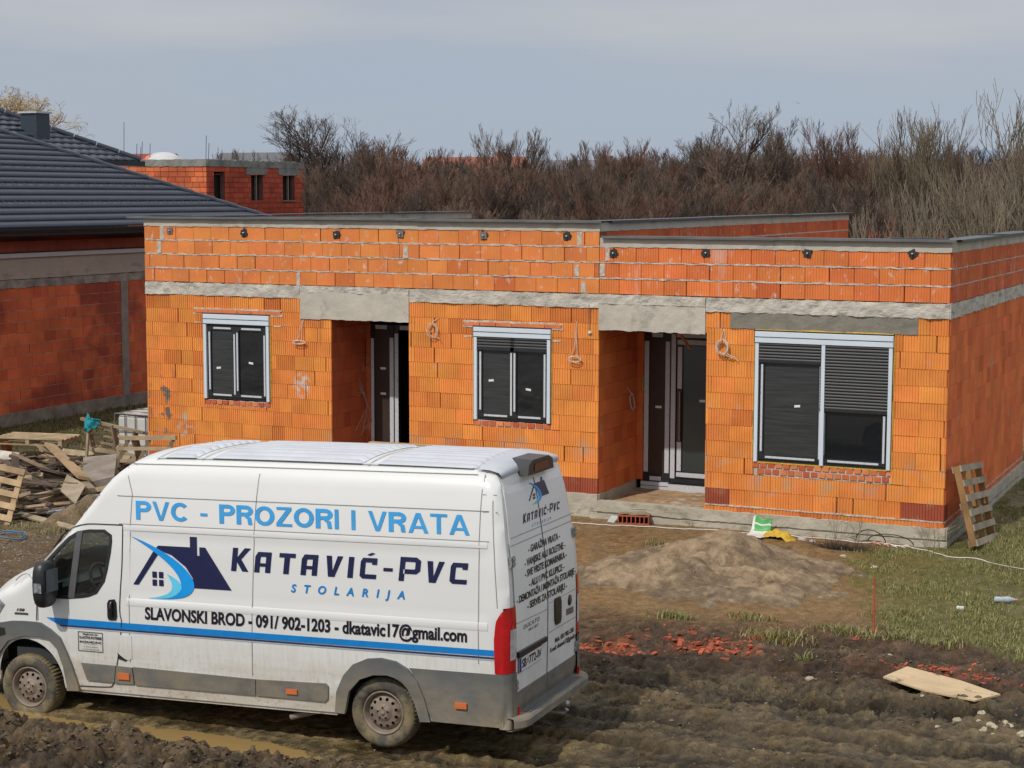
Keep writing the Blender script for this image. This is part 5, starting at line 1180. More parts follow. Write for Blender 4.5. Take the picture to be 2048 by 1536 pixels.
# roof ribs and roof skin seams
m_ = MB(); ro = (OL[:, 0] > .36) & (OL[:, 0] < 4.02) & (OL[:, 1] > 2.6); ri = np.where(ro)[0]
def roofpt(u, v):
    k = np.clip(np.interp(u, OL[ri, 0], np.arange(len(ri))), 0, len(ri)-1); z0 = np.interp(u, OL[ri, 0], OL[ri, 1]); s0 = np.interp(u, OL[ri, 0], S0[ri]); x = 2*(v-s0)/(WID-2*s0)-1
    return z0+np.interp(u, OL[ri, 0], crown[ri])*(1-np.abs(np.clip(x, -1, 1))**2.6)
nrib = 10; segs = [(.46, 1.50), (1.66, 3.32), (3.50, 3.86)]
vr = np.linspace(.285, WID-.285, nrib*10+1); prof = .024*np.clip(np.sin((vr-.285)/(WID-.57)*nrib*2*np.pi)*2.5, -.6, 1)
for a, b_ in segs:
    us = np.linspace(a, b_, 24); U_, V_ = np.meshgrid(us, vr, indexing='ij'); ed = sm(0, .05, np.minimum(U_-a, b_-U_))
    m_.grid(L3(U_, V_, roofpt(U_, V_)+.004+(prof[None]+.004)*ed))
m_.build('roof_skin', WHITER, body)
def strip3(pts, wid_, m, name, off=.004, parent=None, far=False):
    """thin strip following the side surface; pts are survey (u,w)"""
    u, w = fix(np.array([p[0] for p in pts]), np.array([p[1] for p in pts])); P2 = np.stack([u, w], -1); P2 = resample(P2, .05) if len(P2) > 2 else np.array([P2[0]+(P2[1]-P2[0])*k for k in np.linspace(0, 1, max(2, int(np.linalg.norm(P2[1]-P2[0])/.06)))])
    T = np.gradient(P2, axis=0); T /= np.linalg.norm(T, axis=1)[:, None]; n_ = np.stack([-T[:, 1], T[:, 0]], -1)
    A = P2+n_*wid_/2; B = P2-n_*wid_/2
    mm_ = MB(); mm_.grid(np.stack([side3(A, off), side3(B, off)])); return mm_
seams = MB()
def addm(dst, src):
    for k in range(len(src.v)):
        n0 = sum(len(v) for v in src.v[:k]); dst.add(src.v[k], src.f[k]-n0, src.c[k], int(src.m[k][0]), bool(src.s[k][0]))
for pts in ([(4.068, 2.371), (4.142, .665)], [(2.62, 2.62), (2.656, 2.422), (2.748, .854), (2.75, .63)], [(.285, 2.62), (.305, 2.54), (.363, .918)], [(4.9, 2.16), (4.66, 2.29), (4.45, 2.345), (4.227, 2.347), (.239, 2.347)], [(4.236, 2.064), (.243, 2.065)], [(4.10, 2.64), (4.068, 2.371)], [(4.13, 2.676), (3., 2.683), (.34, 2.685)], [(.30, 2.50), (.16, 2.50)], [(.30, 2.34), (.15, 2.34)], [(.2, 2.45), (.17, 1.45)], [(5.24, 1.02), (5.236, 1.427)], [(5.24, 1.42), (5.36, 1.5), (5.5, 1.42)]):
    addm(seams, strip3(pts, .007, SEAM, 'x'))
seams.build('panel_seam', SEAM, body)
ds = MB()
for pts in ([(5.258, 1.019), (5.236, 1.427), (5.223, 1.571), (5.147, 1.656), (4.95, 1.859), (4.852, 1.951), (4.756, 2.011), (4.643, 2.04), (4.531, 2.05), (4.189, 2.052)], [(4.189, 2.052), (4.21, 1.671), (4.253, 1.191), (4.234, 1.058), (4.271, .794), (4.316, .541), (4.333, .452), (4.371, .396), (4.76, .375)], [(4.119, .611), (4.095, .445)]):
    addm(ds, strip3(pts, .011, SEAMD, 'x', .005))
ds.build('door_gap', SEAMD, body)
# raised rail and lower shoulder of the load bay (real ridges)
def ridge(pts, wid_, hgt, name, m):
    u, w = fix(np.array([p[0] for p in pts]), np.array([p[1] for p in pts])); P2 = np.stack([u, w], -1); P2 = np.array([P2[0]+(P2[-1]-P2[0])*k for k in np.linspace(0, 1, 60)])
    offs = [(-.5, .0), (-.35, 1), (.35, 1), (.5, .0)]
    G = np.stack([side3(P2+np.array([0, wid_*a]), .0015+hgt*h) for a, h in offs]); mm_ = MB(); mm_.grid(G); mm_.build(name, m, body)
ridge([(4.17, 1.275), (.27, 1.268)], .08, .0025, 'shoulder_ridge', WHITE)
ridge([(4.20, 2.03), (.26, 2.03)], .06, .002, 'roof_rail_ridge', WHITE)
# thin plates following the side : claddings, decals
def slab(poly, off, name, m, parent, holes=(), step=.06, fixit=True, thick=True, far=False):
    if fixit:
        q = np.array(poly); u, w = fix(q[:, 0], q[:, 1]); poly = list(zip(u, w))
        holes = [list(zip(*fix(np.array(h)[:, 0], np.array(h)[:, 1]))) for h in holes]
    V, F, lp = cdt(poly, holes, step); mm_ = MB(); mm_.add(side3(V, off, far), F, smooth=False)
    if thick:
        for L in lp:
            Q = np.array(L+[L[0]]); mm_.grid(np.stack([side3(Q, off, far), side3(Q, -.01, far)]), smooth=False)
    return mm_.build(name, m, parent)
o1 = slab([(1.067, .829), (.16, .83), (.12, .335), (.835, .338), (.95, .6), (1.02, .76)], .012, 'rear_cladding', GREY, van)
AO = [(1.844, .345), (1.826, .548), (1.749, .714), (1.646, .827), (1.5, .89), (1.357, .907), (1.2, .885), (1.081, .822), (.978, .706), (.91, .554), (.85, .335)]
AI = [(.955, .329), (1.009, .507), (1.077, .633), (1.161, .718), (1.288, .748), (1.431, .740), (1.576, .687), (1.694, .559), (1.742, .342)]
slab(AO+AI, .035, 'wheel_arch_trim', GREY, van)
FO = [(5.90, .93), (5.715, .971), (5.561, 1.0), (5.41, 1.007), (5.259, 1.006), (5.199, 1.0), (5.081, .942), (4.965, .86), (4.882, .702), (4.827, .579), (4.752, .376), (4.746, .332)]
FI = [(4.88, .322), (4.931, .571), (4.999, .744), (5.115, .851), (5.264, .866), (5.415, .856), (5.6, .793), (5.728, .643), (5.80, .45), (5.95, .45), (6.0, .8)]
slab(FO+FI, .035, 'wheel_arch_trim', GREY, van)
slab([(4.722, .618), (4.313, .616), (4.333, .445), (4.654, .446)], .018, 'side_moulding', GREY, van)
slab([(4.303, .616), (4.119, .611), (4.100, .445), (4.325, .439)], .018, 'side_moulding', GREY, van)
slab([(4.108, .618), (2.715, .598), (2.715, .440), (4.085, .439)], .018, 'side_moulding', GREY, van)
slab([(2.705, .598), (1.95, .615), (1.92, .59), (1.925, .47), (1.96, .437), (2.705, .440)], .018, 'side_moulding', GREY, van)
slab([(6.25, .80), (5.98, .82), (5.92, .45), (6.2, .42)], .02, 'front_bumper', GREY, van)
# fuel flap, handle, marker lamps
slab([(4.253, .935), (4.123, .935), (4.12, .705), (4.16, .683), (4.238, .70), (4.282, .745)], .006, 'fuel_flap', WHITE, van)
slab([(4.25, .72), (4.18, .68), (4.20, .67), (4.28, .69), (4.29, .75)], .008, 'flap_gap', SEAMD, van)
hnd = slab([(4.395, 1.25), (4.375, 1.285), (4.31, 1.295), (4.29, 1.26), (4.285, 1.12), (4.30, 1.082), (4.38, 1.08), (4.395, 1.11)], .012, 'door_handle', simple('black_plastic', (.012, .012, .013), .35), van)
m_ = MB(); u, w = fix(np.array([4.34, 4.34]), np.array([1.265, 1.125])); m_.tube(L3(np.linspace(u[0], u[1], 6), np.array([-.02, -.04, -.045, -.045, -.04, -.02]), np.linspace(w[0], w[1], 6)), .014, 8); m_.build('handle_grip', simple('black_grip', (.02, .02, .022), .3), hnd)
AMB = simple('amber_lens', (.62, .16, .05), .35)
for (a, b_) in (((4.279, .55), (4.144, .487)), ((2.369, .534), (2.25, .487)), ((.597, .54), (.48, .487))):
    slab([(a[0], a[1]), (b_[0], a[1]), (b_[0], b_[1]), (a[0], b_[1])], .034, 'side_marker_lamp', AMB, van)
# headlamp (near side), bonnet gap
slab([(6.02, 1.13), (5.80, 1.19), (5.72, 1.14), (5.84, 1.0), (5.98, .88), (6.1, .86), (6.12, 1.0)], .008, 'headlight', mat('lamp_glass', (.30, .32, .33), (.10, .11, .12), .12, 12), van, fixit=False)
# cab glass, seals and door mirror
ws_ = slab(winp, -.006, 'side_window', CG, van, fixit=False, thick=False)
sealm = simple('window_seal', (.016, .017, .018), .5)
slab(winp, .004, 'window_seal', sealm, ws_, holes=[shrink(winp, .035)], step=.05, fixit=False)
barp = [(4.735, 1.968), (4.665, 1.975), (4.79, 1.28), (4.865, 1.272)]
slab(barp, .006, 'window_pillar', simple('pillar_grey', (.10, .10, .105), .45), ws_)
slab([(5.145, 1.262), (5.171, 1.601), (5.05, 1.70), (5.0, 1.262)], .006, 'mirror_foot', sealm, ws_)
slab(winp, -.006, 'side_window', CG, van, fixit=False, thick=False, far=True)
# mirror
mir = MB(); cx, cv, cw = 5.02, -.17, 1.44
for (du, dv, dw, ru, rv, rw) in ((0, 0, 0, .085, .14, .235),):
    th = np.linspace(0, 2*np.pi, 20, endpoint=False); ph = np.linspace(-np.pi/2, np.pi/2, 13)
    C_, S_ = np.cos(ph), np.sin(ph); sg = lambda q, e_: np.sign(q)*np.abs(q)**e_
    Pm = L3(cx+ru*sg(C_, .5)[:, None]*sg(np.cos(th), .6)[None], cv+rv*sg(C_, .5)[:, None]*sg(np.sin(th), .6)[None], cw+rw*sg(S_, .7)[:, None]+0*th[None]); mir.grid(Pm, wrap=True)
MBK = simple('mirror_black', (.016, .017, .018), .42)
mo = mir.build('door_mirror', MBK, van)
m_ = MB(); m_.box(cx-.02, cx+.06, -.03, -.10, 1.30, 1.42); m_.box(cx-.02, cx+.05, -.03, .12, 1.27, 1.36); m_.build('mirror_arm', MBK, mo)
m_ = MB(); m_.add(L3(np.full(4, cx-.088), np.array([cv-.10, cv+.10, cv+.10, cv-.10]), np.array([1.37, 1.37, 1.60, 1.60])), [(0, 1, 2, 3)]); m_.build('mirror_glass', glass_dark('mirror_face', (.1, .12, .13)), mo)
m_ = MB(); m_.grid(L3(np.linspace(cx-.06, cx+.03, 5)[:, None]+0*np.arange(2), np.full((5, 2), cv-.143)-.004, np.array([1.37, 1.47])[None]+0*np.arange(5)[:, None])); m_.build('mirror_indicator', mat('lamp_clear', (.30, .32, .34), (.08, .09, .1), .2, 30), mo)
# cab interior
SEATM = mat('seat_cloth', (.035, .04, .05), (.025, .028, .035), .85, 20); DASH = simple('dashboard_plastic', (.03, .032, .035), .6)
def vbox(m_, u0, u1, v0, v1, w0, w1): m_.box(u0, u1, -v1, -v0, w0, w1)
m_ = MB(); vbox(m_, 4.05, 4.11, .2, WID-.2, .6, 2.4); m_.build('bulkhead', simple('bulkhead_grey', (.10, .10, .10), .8), van)
m_ = MB(); vbox(m_, 4.11, 5.6, .12, WID-.12, .55, .70); vbox(m_, .6, 4.05, .2, WID-.2, .5, .6); m_.build('floor_pan', DASH, van)
m_ = MB(); vbox(m_, 4.98, 5.45, .16, WID-.16, .75, 1.22); vbox(m_, 5.1, 5.5, .2, WID-.2, 1.2, 1.33); m_.build('dashboard', DASH, van)
def rseat(v0, v1):
    m_ = MB(); th = np.linspace(0, 2*np.pi, 24, endpoint=False)
    for (c, rr) in (((4.52, (v0+v1)/2, 1.0), (.26, (v1-v0)/2, .10)), ((4.28, (v0+v1)/2, 1.38), (.07, (v1-v0)/2, .36)), ((4.26, (v0+v1)/2, 1.80), (.05, .13, .10))):
        ph = np.linspace(-np.pi/2, np.pi/2, 11); sg = lambda q: np.sign(q)*np.abs(q)**.45
        m_.grid(L3(c[0]+rr[0]*sg(np.cos(ph))[:, None]*sg(np.cos(th))[None], c[1]+rr[1]*sg(np.cos(ph))[:, None]*sg(np.sin(th))[None], c[2]+rr[2]*sg(np.sin(ph))[:, None]+0*th[None]), wrap=True)
    m_.build('seat', SEATM, van)
rseat(.28, .78); rseat(1.0, 1.75)
m_ = MB(); a = np.linspace(0, 2*np.pi, 33); c = np.array([4.80, .55, 1.36]); e1 = np.array([.5, 0, .86]); e2 = np.array([0, 1, 0])
Pr = c+np.cos(a)[:, None]*e1*.20+np.sin(a)[:, None]*e2*.20; m_.tube(L3(Pr[:, 0], Pr[:, 1], Pr[:, 2]), .016, 8, cap=False)
for aa in (.2, 2.9, 4.7): q = c+math.cos(aa)*e1*.19+math.sin(aa)*e2*.19; m_.tube(L3(np.array([c[0], q[0]]), np.array([c[1], q[1]]), np.array([c[2], q[2]])), .018, 6)
m_.tube(L3(np.array([4.8, 5.1]), np.array([.55, .55]), np.array([1.36, 1.15])), .03, 8); m_.build('steering_wheel', simple('wheel_black', (.015, .015, .016), .4), van)
# underbody
m_ = MB(); vbox(m_, .4, 5.9, .25, WID-.25, .28, .50); vbox(m_, .9, 1.86, .34, WID-.34, .26, .85); vbox(m_, 4.9, 5.9, .36, WID-.36, .26, .95)
vbox(m_, 4.9, 5.92, .06, .36, .83, .9); vbox(m_, .9, 1.86, .06, .34, .78, .85); m_.build('underbody', simple('underbody_black', (.014, .013, .012), .9), van)
m_ = MB(); vbox(m_, 1.86, 4.95, .05, .25, .30, .36); m_.build('sill', WHITE, van)
m_ = MB(); m_.tube(L3(np.array([2.1, 2.28, 2.4]), np.array([.28, .15, .1]), np.array([.28, .25, .22])), .03, 8); m_.build('exhaust', simple('exhaust_rust', (.2, .15, .12), .7), van)
# wheels
def wheel(u, v, w, sgn, kids=None):
    """sgn -1: outer face towards v = 0"""
    e_ = empty('wheel'); e_.parent = van; R = .345; wd = .225
    def T(q): # lathe axis y -> v ; q=(x,y,z), y measured from the outer face inwards
        return L3(u+q[:, 0], v+sgn*-1*q[:, 1] if sgn > 0 else v+q[:, 1], w+q[:, 2])
    m_ = MB(); m_.lathe([(.212, .035), (.222, .012), (.25, .0), (.29, -.004), (.318, .006), (.330, .022)], 56, T); m_.lathe([(.330, wd-.02), (.30, wd), (.21, wd)], 40, T)
    m_.build('tyre', TYRE, e_)
    m_ = MB(); n = 56*2; th = np.arange(n)*2*np.pi/n
    rr = np.array([.330, .340, .345, .345, .340, .330]); yy = np.array([.022, .035, .07, wd-.07, wd-.035, wd-.02])
    lug = np.where((np.arange(n) % 2) == 0, 0, -.009)
    Rg = rr[:, None]+lug[None]*np.array([.6, 1, 1, 1, 1, .6])[:, None]
    Pt = np.stack([Rg*np.cos(th), np.repeat(yy[:, None], n, 1), Rg*np.sin(th)], -1); m_.grid(T(Pt.reshape(-1, 3)).reshape(Pt.shape), smooth=False, wrap=True); m_.build('tread', TREAD, e_)
    # rim: barrel, pierced disc, hub
    m_ = MB(); m_.lathe([(.214, .035), (.210, .018), (.198, .018), (.192, .04), (.178, .065), (.172, .12), (.172, .2)], 48, T)
    holes = [[(.132*math.cos(R_(a))+.0165*math.cos(R_(q)), .132*math.sin(R_(a))+.0165*math.sin(R_(q))) for q in range(0, 360, 36)] for a in range(15, 375, 30)]
    outer = [(.172*math.cos(R_(a)), .172*math.sin(R_(a))) for a in range(0, 360, 8)]; inner = [(.088*math.cos(R_(a)), .088*math.sin(R_(a))) for a in range(0, 360, 12)]
    V, F, lp = cdt(outer, holes+[inner])
    rr_ = np.hypot(V[:, 0], V[:, 1]); dp = np.interp(rr_, [.088, .11, .15, .172], [.030, .034, .045, .075])
    m_.add(T(np.stack([V[:, 0], dp, V[:, 1]], -1)), F, smooth=False)
    bolts = [[(.052*math.cos(R_(a))+.011*math.cos(R_(q)), .052*math.sin(R_(a))+.011*math.sin(R_(q))) for q in range(0, 360, 40)] for a in range(18, 378, 72)]
    V, F, lp = cdt(inner, bolts); rr_ = np.hypot(V[:, 0], V[:, 1]); m_.add(T(np.stack([V[:, 0], np.interp(rr_, [0, .02, .08, .088], [.002, .006, .008, .030]), V[:, 1]], -1)), F)
    m_.lathe([(0, -.004), (.020, -.002), (.024, .006)], 20, T)
    m_.build('rim', RIM, e_)
    m_ = MB(); m_.lathe([(0, .11), (.17, .11)], 20, T); m_.lathe([(0, .03), (.06, .03), (.06, .10)], 16, T); m_.build('brake_drum', simple('brake_dark', (.035, .026, .02), .8), e_)
    return e_
wheel(1.38, .045, .356, -1); wheel(5.415, .035, .300, -1)
wheel(1.38, WID-.045, .356, 1); wheel(5.415, WID-.035, .300, 1)

# rear face -------------------------------------------------------------
def rear_u(w): return np.interp(w, [.36, .50, .83, 1.3, 1.75, 2.03, 2.3, 2.52, 2.62], [.13, .09, .075, .065, .085, .12, .155, .195, .235])
def rear_bulge(v, w):
    s0 = side(rear_u(w), w); x = 2*(v-s0)/(WID-2*s0)-1; return .25*.015*(1-np.abs(np.clip(x, -1, 1))**2.6)+.0
def rfix(v, w):         # survey value on the plane u = .09 -> true rear surface
    v = np.asarray(v, float); w = np.asarray(w, float); P0 = np.stack([0*v+.09, v, w], -1); u = rear_u(w)
    for _ in range(4):
        t = (u-VC[0])/(.09-VC[0]); P = VC+(P0-VC)*t[..., None]; u = rear_u(P[..., 2])-rear_bulge(P[..., 1], P[..., 2])
    return P[..., 1], P[..., 2]
def rear3(V2, off=0.): v, w = V2[:, 0], V2[:, 1]; return L3(rear_u(w)-rear_bulge(v, w)-off, v, w)
def rslab(poly, off, name, m, parent, holes=(), step=None, fixit=True, thick=True):
    if fixit: q = np.array(poly, float); poly = list(zip(*rfix(q[:, 0], q[:, 1])))
    V, F, lp = cdt(poly, holes, step or .12); mm_ = MB(); mm_.add(rear3(V, off), F)
    if thick:
        for L in lp: Q = np.array(L+[L[0]]); mm_.grid(np.stack([rear3(Q, off), rear3(Q, -.006)]), smooth=False)
    return mm_.build(name, m, parent)
def rstrip(pts, wid_, off, dst):
    v, w = rfix(np.array([p[0] for p in pts]), np.array([p[1] for p in pts])); P2 = np.stack([v, w], -1)
    if len(P2) == 2: P2 = np.array([P2[0]+(P2[1]-P2[0])*k for k in np.linspace(0, 1, 12)])
    T = np.gradient(P2, axis=0); T /= np.linalg.norm(T, axis=1)[:, None]; n_ = np.stack([-T[:, 1], T[:, 0]], -1)
    dst.grid(np.stack([rear3(P2+n_*wid_/2, off), rear3(P2-n_*wid_/2, off)]))
# doors as raised panels: leaves left and right of the split
lvw = lambda v, w: (v, w)
def door_leaf(v0, v1, vt0, vt1, name):
    poly = [(v0, .42), (v1, .42), (v1, 2.03), (vt1, 2.60), (vt0, 2.60), (v0, 2.03)]
    return rslab(poly, .014, name, WHITER2, van, fixit=False, step=.10)
WHITER2 = mat('van_rear_paint', (.74, .75, .745), (.70, .71, .70), .32, 1.2); overlay(WHITER2, (.40, .37, .31), 3, .42, .70, (1, 1, .8), .6, .4, 1.6)
dl = door_leaf(.16, 1.022, .24, 1.022, 'rear_door'); dr = door_leaf(1.032, WID-.16, 1.032, WID-.24, 'rear_door')
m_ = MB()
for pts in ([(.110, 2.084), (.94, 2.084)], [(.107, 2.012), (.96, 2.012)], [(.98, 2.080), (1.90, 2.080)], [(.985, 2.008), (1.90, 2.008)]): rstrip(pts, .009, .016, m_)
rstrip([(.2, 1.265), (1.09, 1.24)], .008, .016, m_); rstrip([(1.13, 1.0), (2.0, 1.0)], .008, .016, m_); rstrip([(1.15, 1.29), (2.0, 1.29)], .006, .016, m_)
m_.build('door_crease_shade', simple('crease_shade', (.33, .34, .34), .5), dl)  # flat grey strips paint the shade along the pressed creases
m_ = MB()
for (a, b_, c, d_) in ((.152, .160, .42, 2.03), (WID-.160, WID-.152, .42, 2.03)):
    q = np.array([(a, c), (b_, c), (b_, d_), (a, d_)], float); V, F, lp = cdt([tuple(x) for x in q], (), .1); m_.add(rear3(V, .010), F)
q = [(.156, 2.03), (.236, 2.60), (.244, 2.60), (.164, 2.03)]; V, F, lp = cdt(q, (), .1); m_.add(rear3(V, .010), F); q = [(WID-a, b_) for a, b_ in q]; V, F, lp = cdt(q, (), .1); m_.add(rear3(V, .010), F)
q = [(.236, 2.603), (WID-.236, 2.603), (WID-.236, 2.612), (.236, 2.612)]; V, F, lp = cdt(q, (), .1); m_.add(rear3(V, .004), F)
m_.build('door_gap', SEAMD, van)
m_ = MB(); V, F, lp = cdt([(1.020, .42), (1.034, .42), (1.034, 2.6), (1.020, 2.6)], (), .1); m_.add(rear3(V, .018), F); m_.build('door_seal', SEAMD, dl)
rslab([(.165, .425), (1.02, .425), (1.02, .625), (.165, .625)], .026, 'door_cladding', GREY, dl, fixit=False)
rslab([(1.034, .425), (WID-.165, .425), (WID-.165, .625), (1.034, .625)], .026, 'door_cladding', GREY, dr, fixit=False)
# tail lamps wrap the corner
RED = mat('tail_lamp_red', (.50, .010, .012), (.36, .006, .008), .10, 6, spec=.8); CLR = mat('tail_lamp_clear', (.60, .58, .58), (.38, .36, .36), .12, 14, spec=.8)
def lamp(far=False):
    m_ = MB(); n = 16; ws2 = np.linspace(.835, 1.45, n); lead = np.interp(ws2, [.835, 1.15, 1.32, 1.40, 1.45], [.20, .205, .185, .14, .085])
    sec = []
    for k in range(n):
        w = ws2[k]; ul = lead[k]; row = []
        for s_ in np.linspace(0, 1, 6): uu = ul+(.11-ul)*s_; row.append((uu, float(side(np.array([uu]), np.array([w]))[0])-.014, w))
        for s_ in np.linspace(0, 1, 7)[1:]: vv_ = .03+(.155-.03)*s_; row.append((float(rear_u(w))-.022+.03*(1-s_)**3, vv_-.012*(1-s_), w))
        sec.append(row)
    sec = np.array(sec); 
    if far: sec[:, :, 1] = WID-sec[:, :, 1]
    m_.grid(L3(sec[..., 0], sec[..., 1], sec[..., 2])); o = m_.build('tail_light', RED, van)
    m_ = MB(); sel = (ws2 > .93) & (ws2 < 1.26); q = sec[sel][:, 6:12].copy(); q[..., 0] -= .004; q[..., 1] += (-.002 if not far else .002); m_.grid(L3(q[..., 0], q[..., 1], q[..., 2])); m_.build('clear_lens', CLR, o); return o
lamp(); lamp(True)
# grey corner posts under the lamps, bumper with ribbed step
for far in (False, True):
    m_ = MB(); sec = []
    for w in np.linspace(.31, .832, 10):
        row = []
        for s_ in np.linspace(0, 1, 5): uu = .17+(.09-.17)*s_; row.append((uu, float(side(np.array([uu]), np.array([w]))[0])-.016, w))
        for s_ in np.linspace(0, 1, 7)[1:]: row.append((.045+.028*(1-s_)**3, .02+.145*s_-.008, w))
        sec.append(row)
    sec = np.array(sec)
    if far: sec[:, :, 1] = WID-sec[:, :, 1]
    m_.grid(L3(sec[..., 0], sec[..., 1], sec[..., 2])); m_.build('corner_trim', GREY, van)
m_ = MB(); vs = np.linspace(.01, WID-.01, 60); x = np.abs(2*vs/WID-1); uo = -.075+.11*np.clip((x-.82)/.18, 0, 1)**2
prof_ = [(.0, .425), (.35, .425), (.9, .418), (1.0, .395), (1.0, .33), (.7, .30), (0., .30)]
G = np.stack([L3(.10+(uo-.10)*a, vs, 0*vs+b_) for a, b_ in prof_]); m_.grid(G, smooth=False); bump = m_.build('rear_bumper', GREY, van)
m_ = MB()
for k in range(5): u_ = .065-.024*k; m_.box(u_, u_+.009, -(WID-.28), -.28, .424, .434)
m_.build('step_rib', simple('rib_grey', (.15, .155, .155), .7), bump)
for v in (.17, WID-.17): m_ = MB(); vbox(m_, .022, .04, v-.012, v+.012, .40, .50); m_.build('bumper_reflector', RED, bump)
# hinges
HNG = mat('hinge_steel', (.45, .45, .43), (.16, .15, .14), .45, 40, metal=.5)
for (v, w) in ((.15, 1.86), (.15, .70), (WID-.14, 1.88), (WID-.14, .71)):
    m_ = MB(); u_ = float(rear_u(w)); vbox(m_, u_-.035, u_-.012, v-.05, v+.045, w-.05, w+.05); vbox(m_, u_-.05, u_-.03, v-.02, v+.02, w-.035, w-.01); vbox(m_, u_-.05, u_-.03, v-.02, v+.02, w+.01, w+.035)
    m_.build('hinge', HNG, van)
# high brake lamp
m_ = MB(); q = np.array([(.66, 2.60), (1.39, 2.60), (1.36, 2.70), (1.25, 2.74), (.80, 2.74), (.69, 2.70)])
for k, (o_, s_) in enumerate(((0, 1),)):
    A = L3(np.full(6, .10), q[:, 0], q[:, 1]-.0); B = L3(np.array([.30, .30, .36, .42, .42, .36]), q[:, 0], q[:, 1]+.02); m_.add(np.vstack([A, B]), [(0, 1, 2, 3), (0, 3, 4, 5)]+[(i, (i+1) % 6, (i+1) % 6+6, i+6) for i in range(6)])
bl = m_.build('brake_lamp_housing', simple('housing_black', (.022, .022, .024), .35), van)
m_ = MB(); m_.add(L3(np.full(4, .095), np.array([.82, 1.23, 1.20, .85]), np.array([2.625, 2.625, 2.70, 2.70])), [(0, 1, 2, 3)]); m_.build('brake_lens', simple('dark_red_lens', (.13, .02, .02), .2), bl)
# spoiler lip / rear roof edge cap
m_ = MB(); V_ = np.linspace(.22, WID-.22, 40); xx = 2*(V_-.22)/(WID-.44)-1; cr = .05*(1-np.abs(xx)**2.6)
G = np.stack([L3(.222+0*V_, V_, 2.612+0*V_), L3(.195-.0*cr, V_, 2.64+cr*.3), L3(.225+0*V_, V_, 2.675+cr*.75), L3(.32+0*V_, V_, 2.70+cr*1.15), L3(.43+0*V_, V_, 2.708+cr*1.5)]); m_.grid(G); m_.build('roof_edge_cap', WHITER, van)
m_ = MB(); m_.grid(np.stack([L3(.44+0*V_, V_, 2.7105+cr*1.55), L3(.452+0*V_, V_, 2.712+cr*1.56)])); G2_ = []
for u_ in (1.58, 3.41, 3.93): 
    V3 = np.linspace(.24, WID-.24, 40); m_.grid(np.stack([L3(u_+0*V3, V3, roofpt(u_+0*V3, V3)+.009), L3(u_+.014+0*V3, V3, roofpt(u_+.014+0*V3, V3)+.009)]))
m_.build('roof_joint', simple('roof_sealant', (.40, .41, .44), .7), body)
m_ = MB()
for v0 in (.26, WID-.29): 
    U3 = np.linspace(.5, 3.95, 50); m_.grid(np.stack([L3(U3, v0+0*U3, roofpt(U3, v0+0*U3)+.008), L3(U3, v0+.03+0*U3, roofpt(U3, v0+.03+0*U3)+.012)]))
m_.build('gutter_strip', simple('gutter_white', (.55, .56, .58), .5), body)
# handle, number plate, badge, tow ball
hb = rslab([(1.30, 1.305), (1.44, 1.305), (1.475, 1.26), (1.47, 1.08), (1.44, 1.04), (1.32, 1.04), (1.288, 1.09), (1.285, 1.26)], .03, 'rear_handle', simple('handle_black', (.012, .012, .013), .35), dr)
m_ = MB(); v, w = rfix(np.array([1.76]), np.array([1.208])); m_.lathe([(0, -.004), (.05, -.004), (.058, .0), (.058, .02)], 24, lambda q: L3(rear_u(w[0])-.02+q[:, 1], v[0]+q[:, 0], w[0]+q[:, 2])); m_.build('round_badge', simple('badge_dark', (.05, .035, .04), .2, metal=.3), dr)
rslab([(1.65, 1.135), (1.87, 1.125), (1.87, 1.06), (1.65, 1.07)], .017, 'name_badge', simple('badge_grey', (.12, .12, .13), .3), dr)
nbar = rslab([(.225, .997), (1.02, .987), (1.02, .945), (.235, .945)], .045, 'plate_lamp_bar', simple('bar_black', (.02, .02, .022), .4), dl)
pv = [(.272, .925), (.89, .925), (.89, .795), (.272, .795)]
rslab([(.262, .932), (.90, .932), (.90, .788), (.262, .788)], .020, 'plate_holder', simple('holder_black', (.015, .015, .016), .5), dl)
pl = rslab(pv, .026, 'number_plate', simple('plate_white', (.72, .72, .70), .35), dl)
rslab([(.274, .923), (.325, .923), (.325, .797), (.274, .797)], .028, 'country_band', simple('band_blue', (.01, .03, .25), .35), pl)
m_ = MB(); m_.tube(L3(np.array([.1, -.12, -.14]), np.array([1.03]*3), np.array([.25, .24, .28])), .022, 8); m_.lathe([(0, -.032), (.02, -.026), (.032, 0), (.02, .026), (0, .032)], 16, lambda q: L3(-.14+q[:, 0], 1.03+q[:, 2], .335+q[:, 1])); m_.build('tow_ball', simple('tow_steel', (.35, .34, .32), .4, metal=.6), van)

# lettering -------------------------------------------------------------
def txt2d(s, bold=0., shear=0., spacing=1.):
    c = bpy.data.curves.new('t', 'FONT'); c.body = s; c.offset = bold; c.shear = shear; c.space_character = spacing; c.resolution_u = 4
    o = bpy.data.objects.new('t', c); COL.objects.link(o); dg = bpy.context.evaluated_depsgraph_get(); dg.update()
    me = bpy.data.meshes.new_from_object(o.evaluated_get(dg)); bm = bmesh.new(); bm.from_mesh(me); bmesh.ops.triangulate(bm, faces=bm.faces[:])
    V = np.array([v.co[:2] for v in bm.verts]); F = np.array([[v.index for v in f.verts] for f in bm.faces]); bm.free()
    bpy.data.objects.remove(o); bpy.data.curves.remove(c); bpy.data.meshes.remove(me); return V, F
def fit(V, u0, u1, w0, w1, h0=None, h1=None):
    """x range of V -> u0..u1, y range h0..h1 (or its own) -> w0..w1"""
    a0, a1 = V[:, 0].min(), V[:, 0].max(); b0 = V[:, 1].min() if h0 is None else h0; b1 = V[:, 1].max() if h1 is None else h1
    return np.stack([u0+(V[:, 0]-a0)/(a1-a0)*(u1-u0), w0+(V[:, 1]-b0)/(b1-b0)*(w1-w0)], -1)
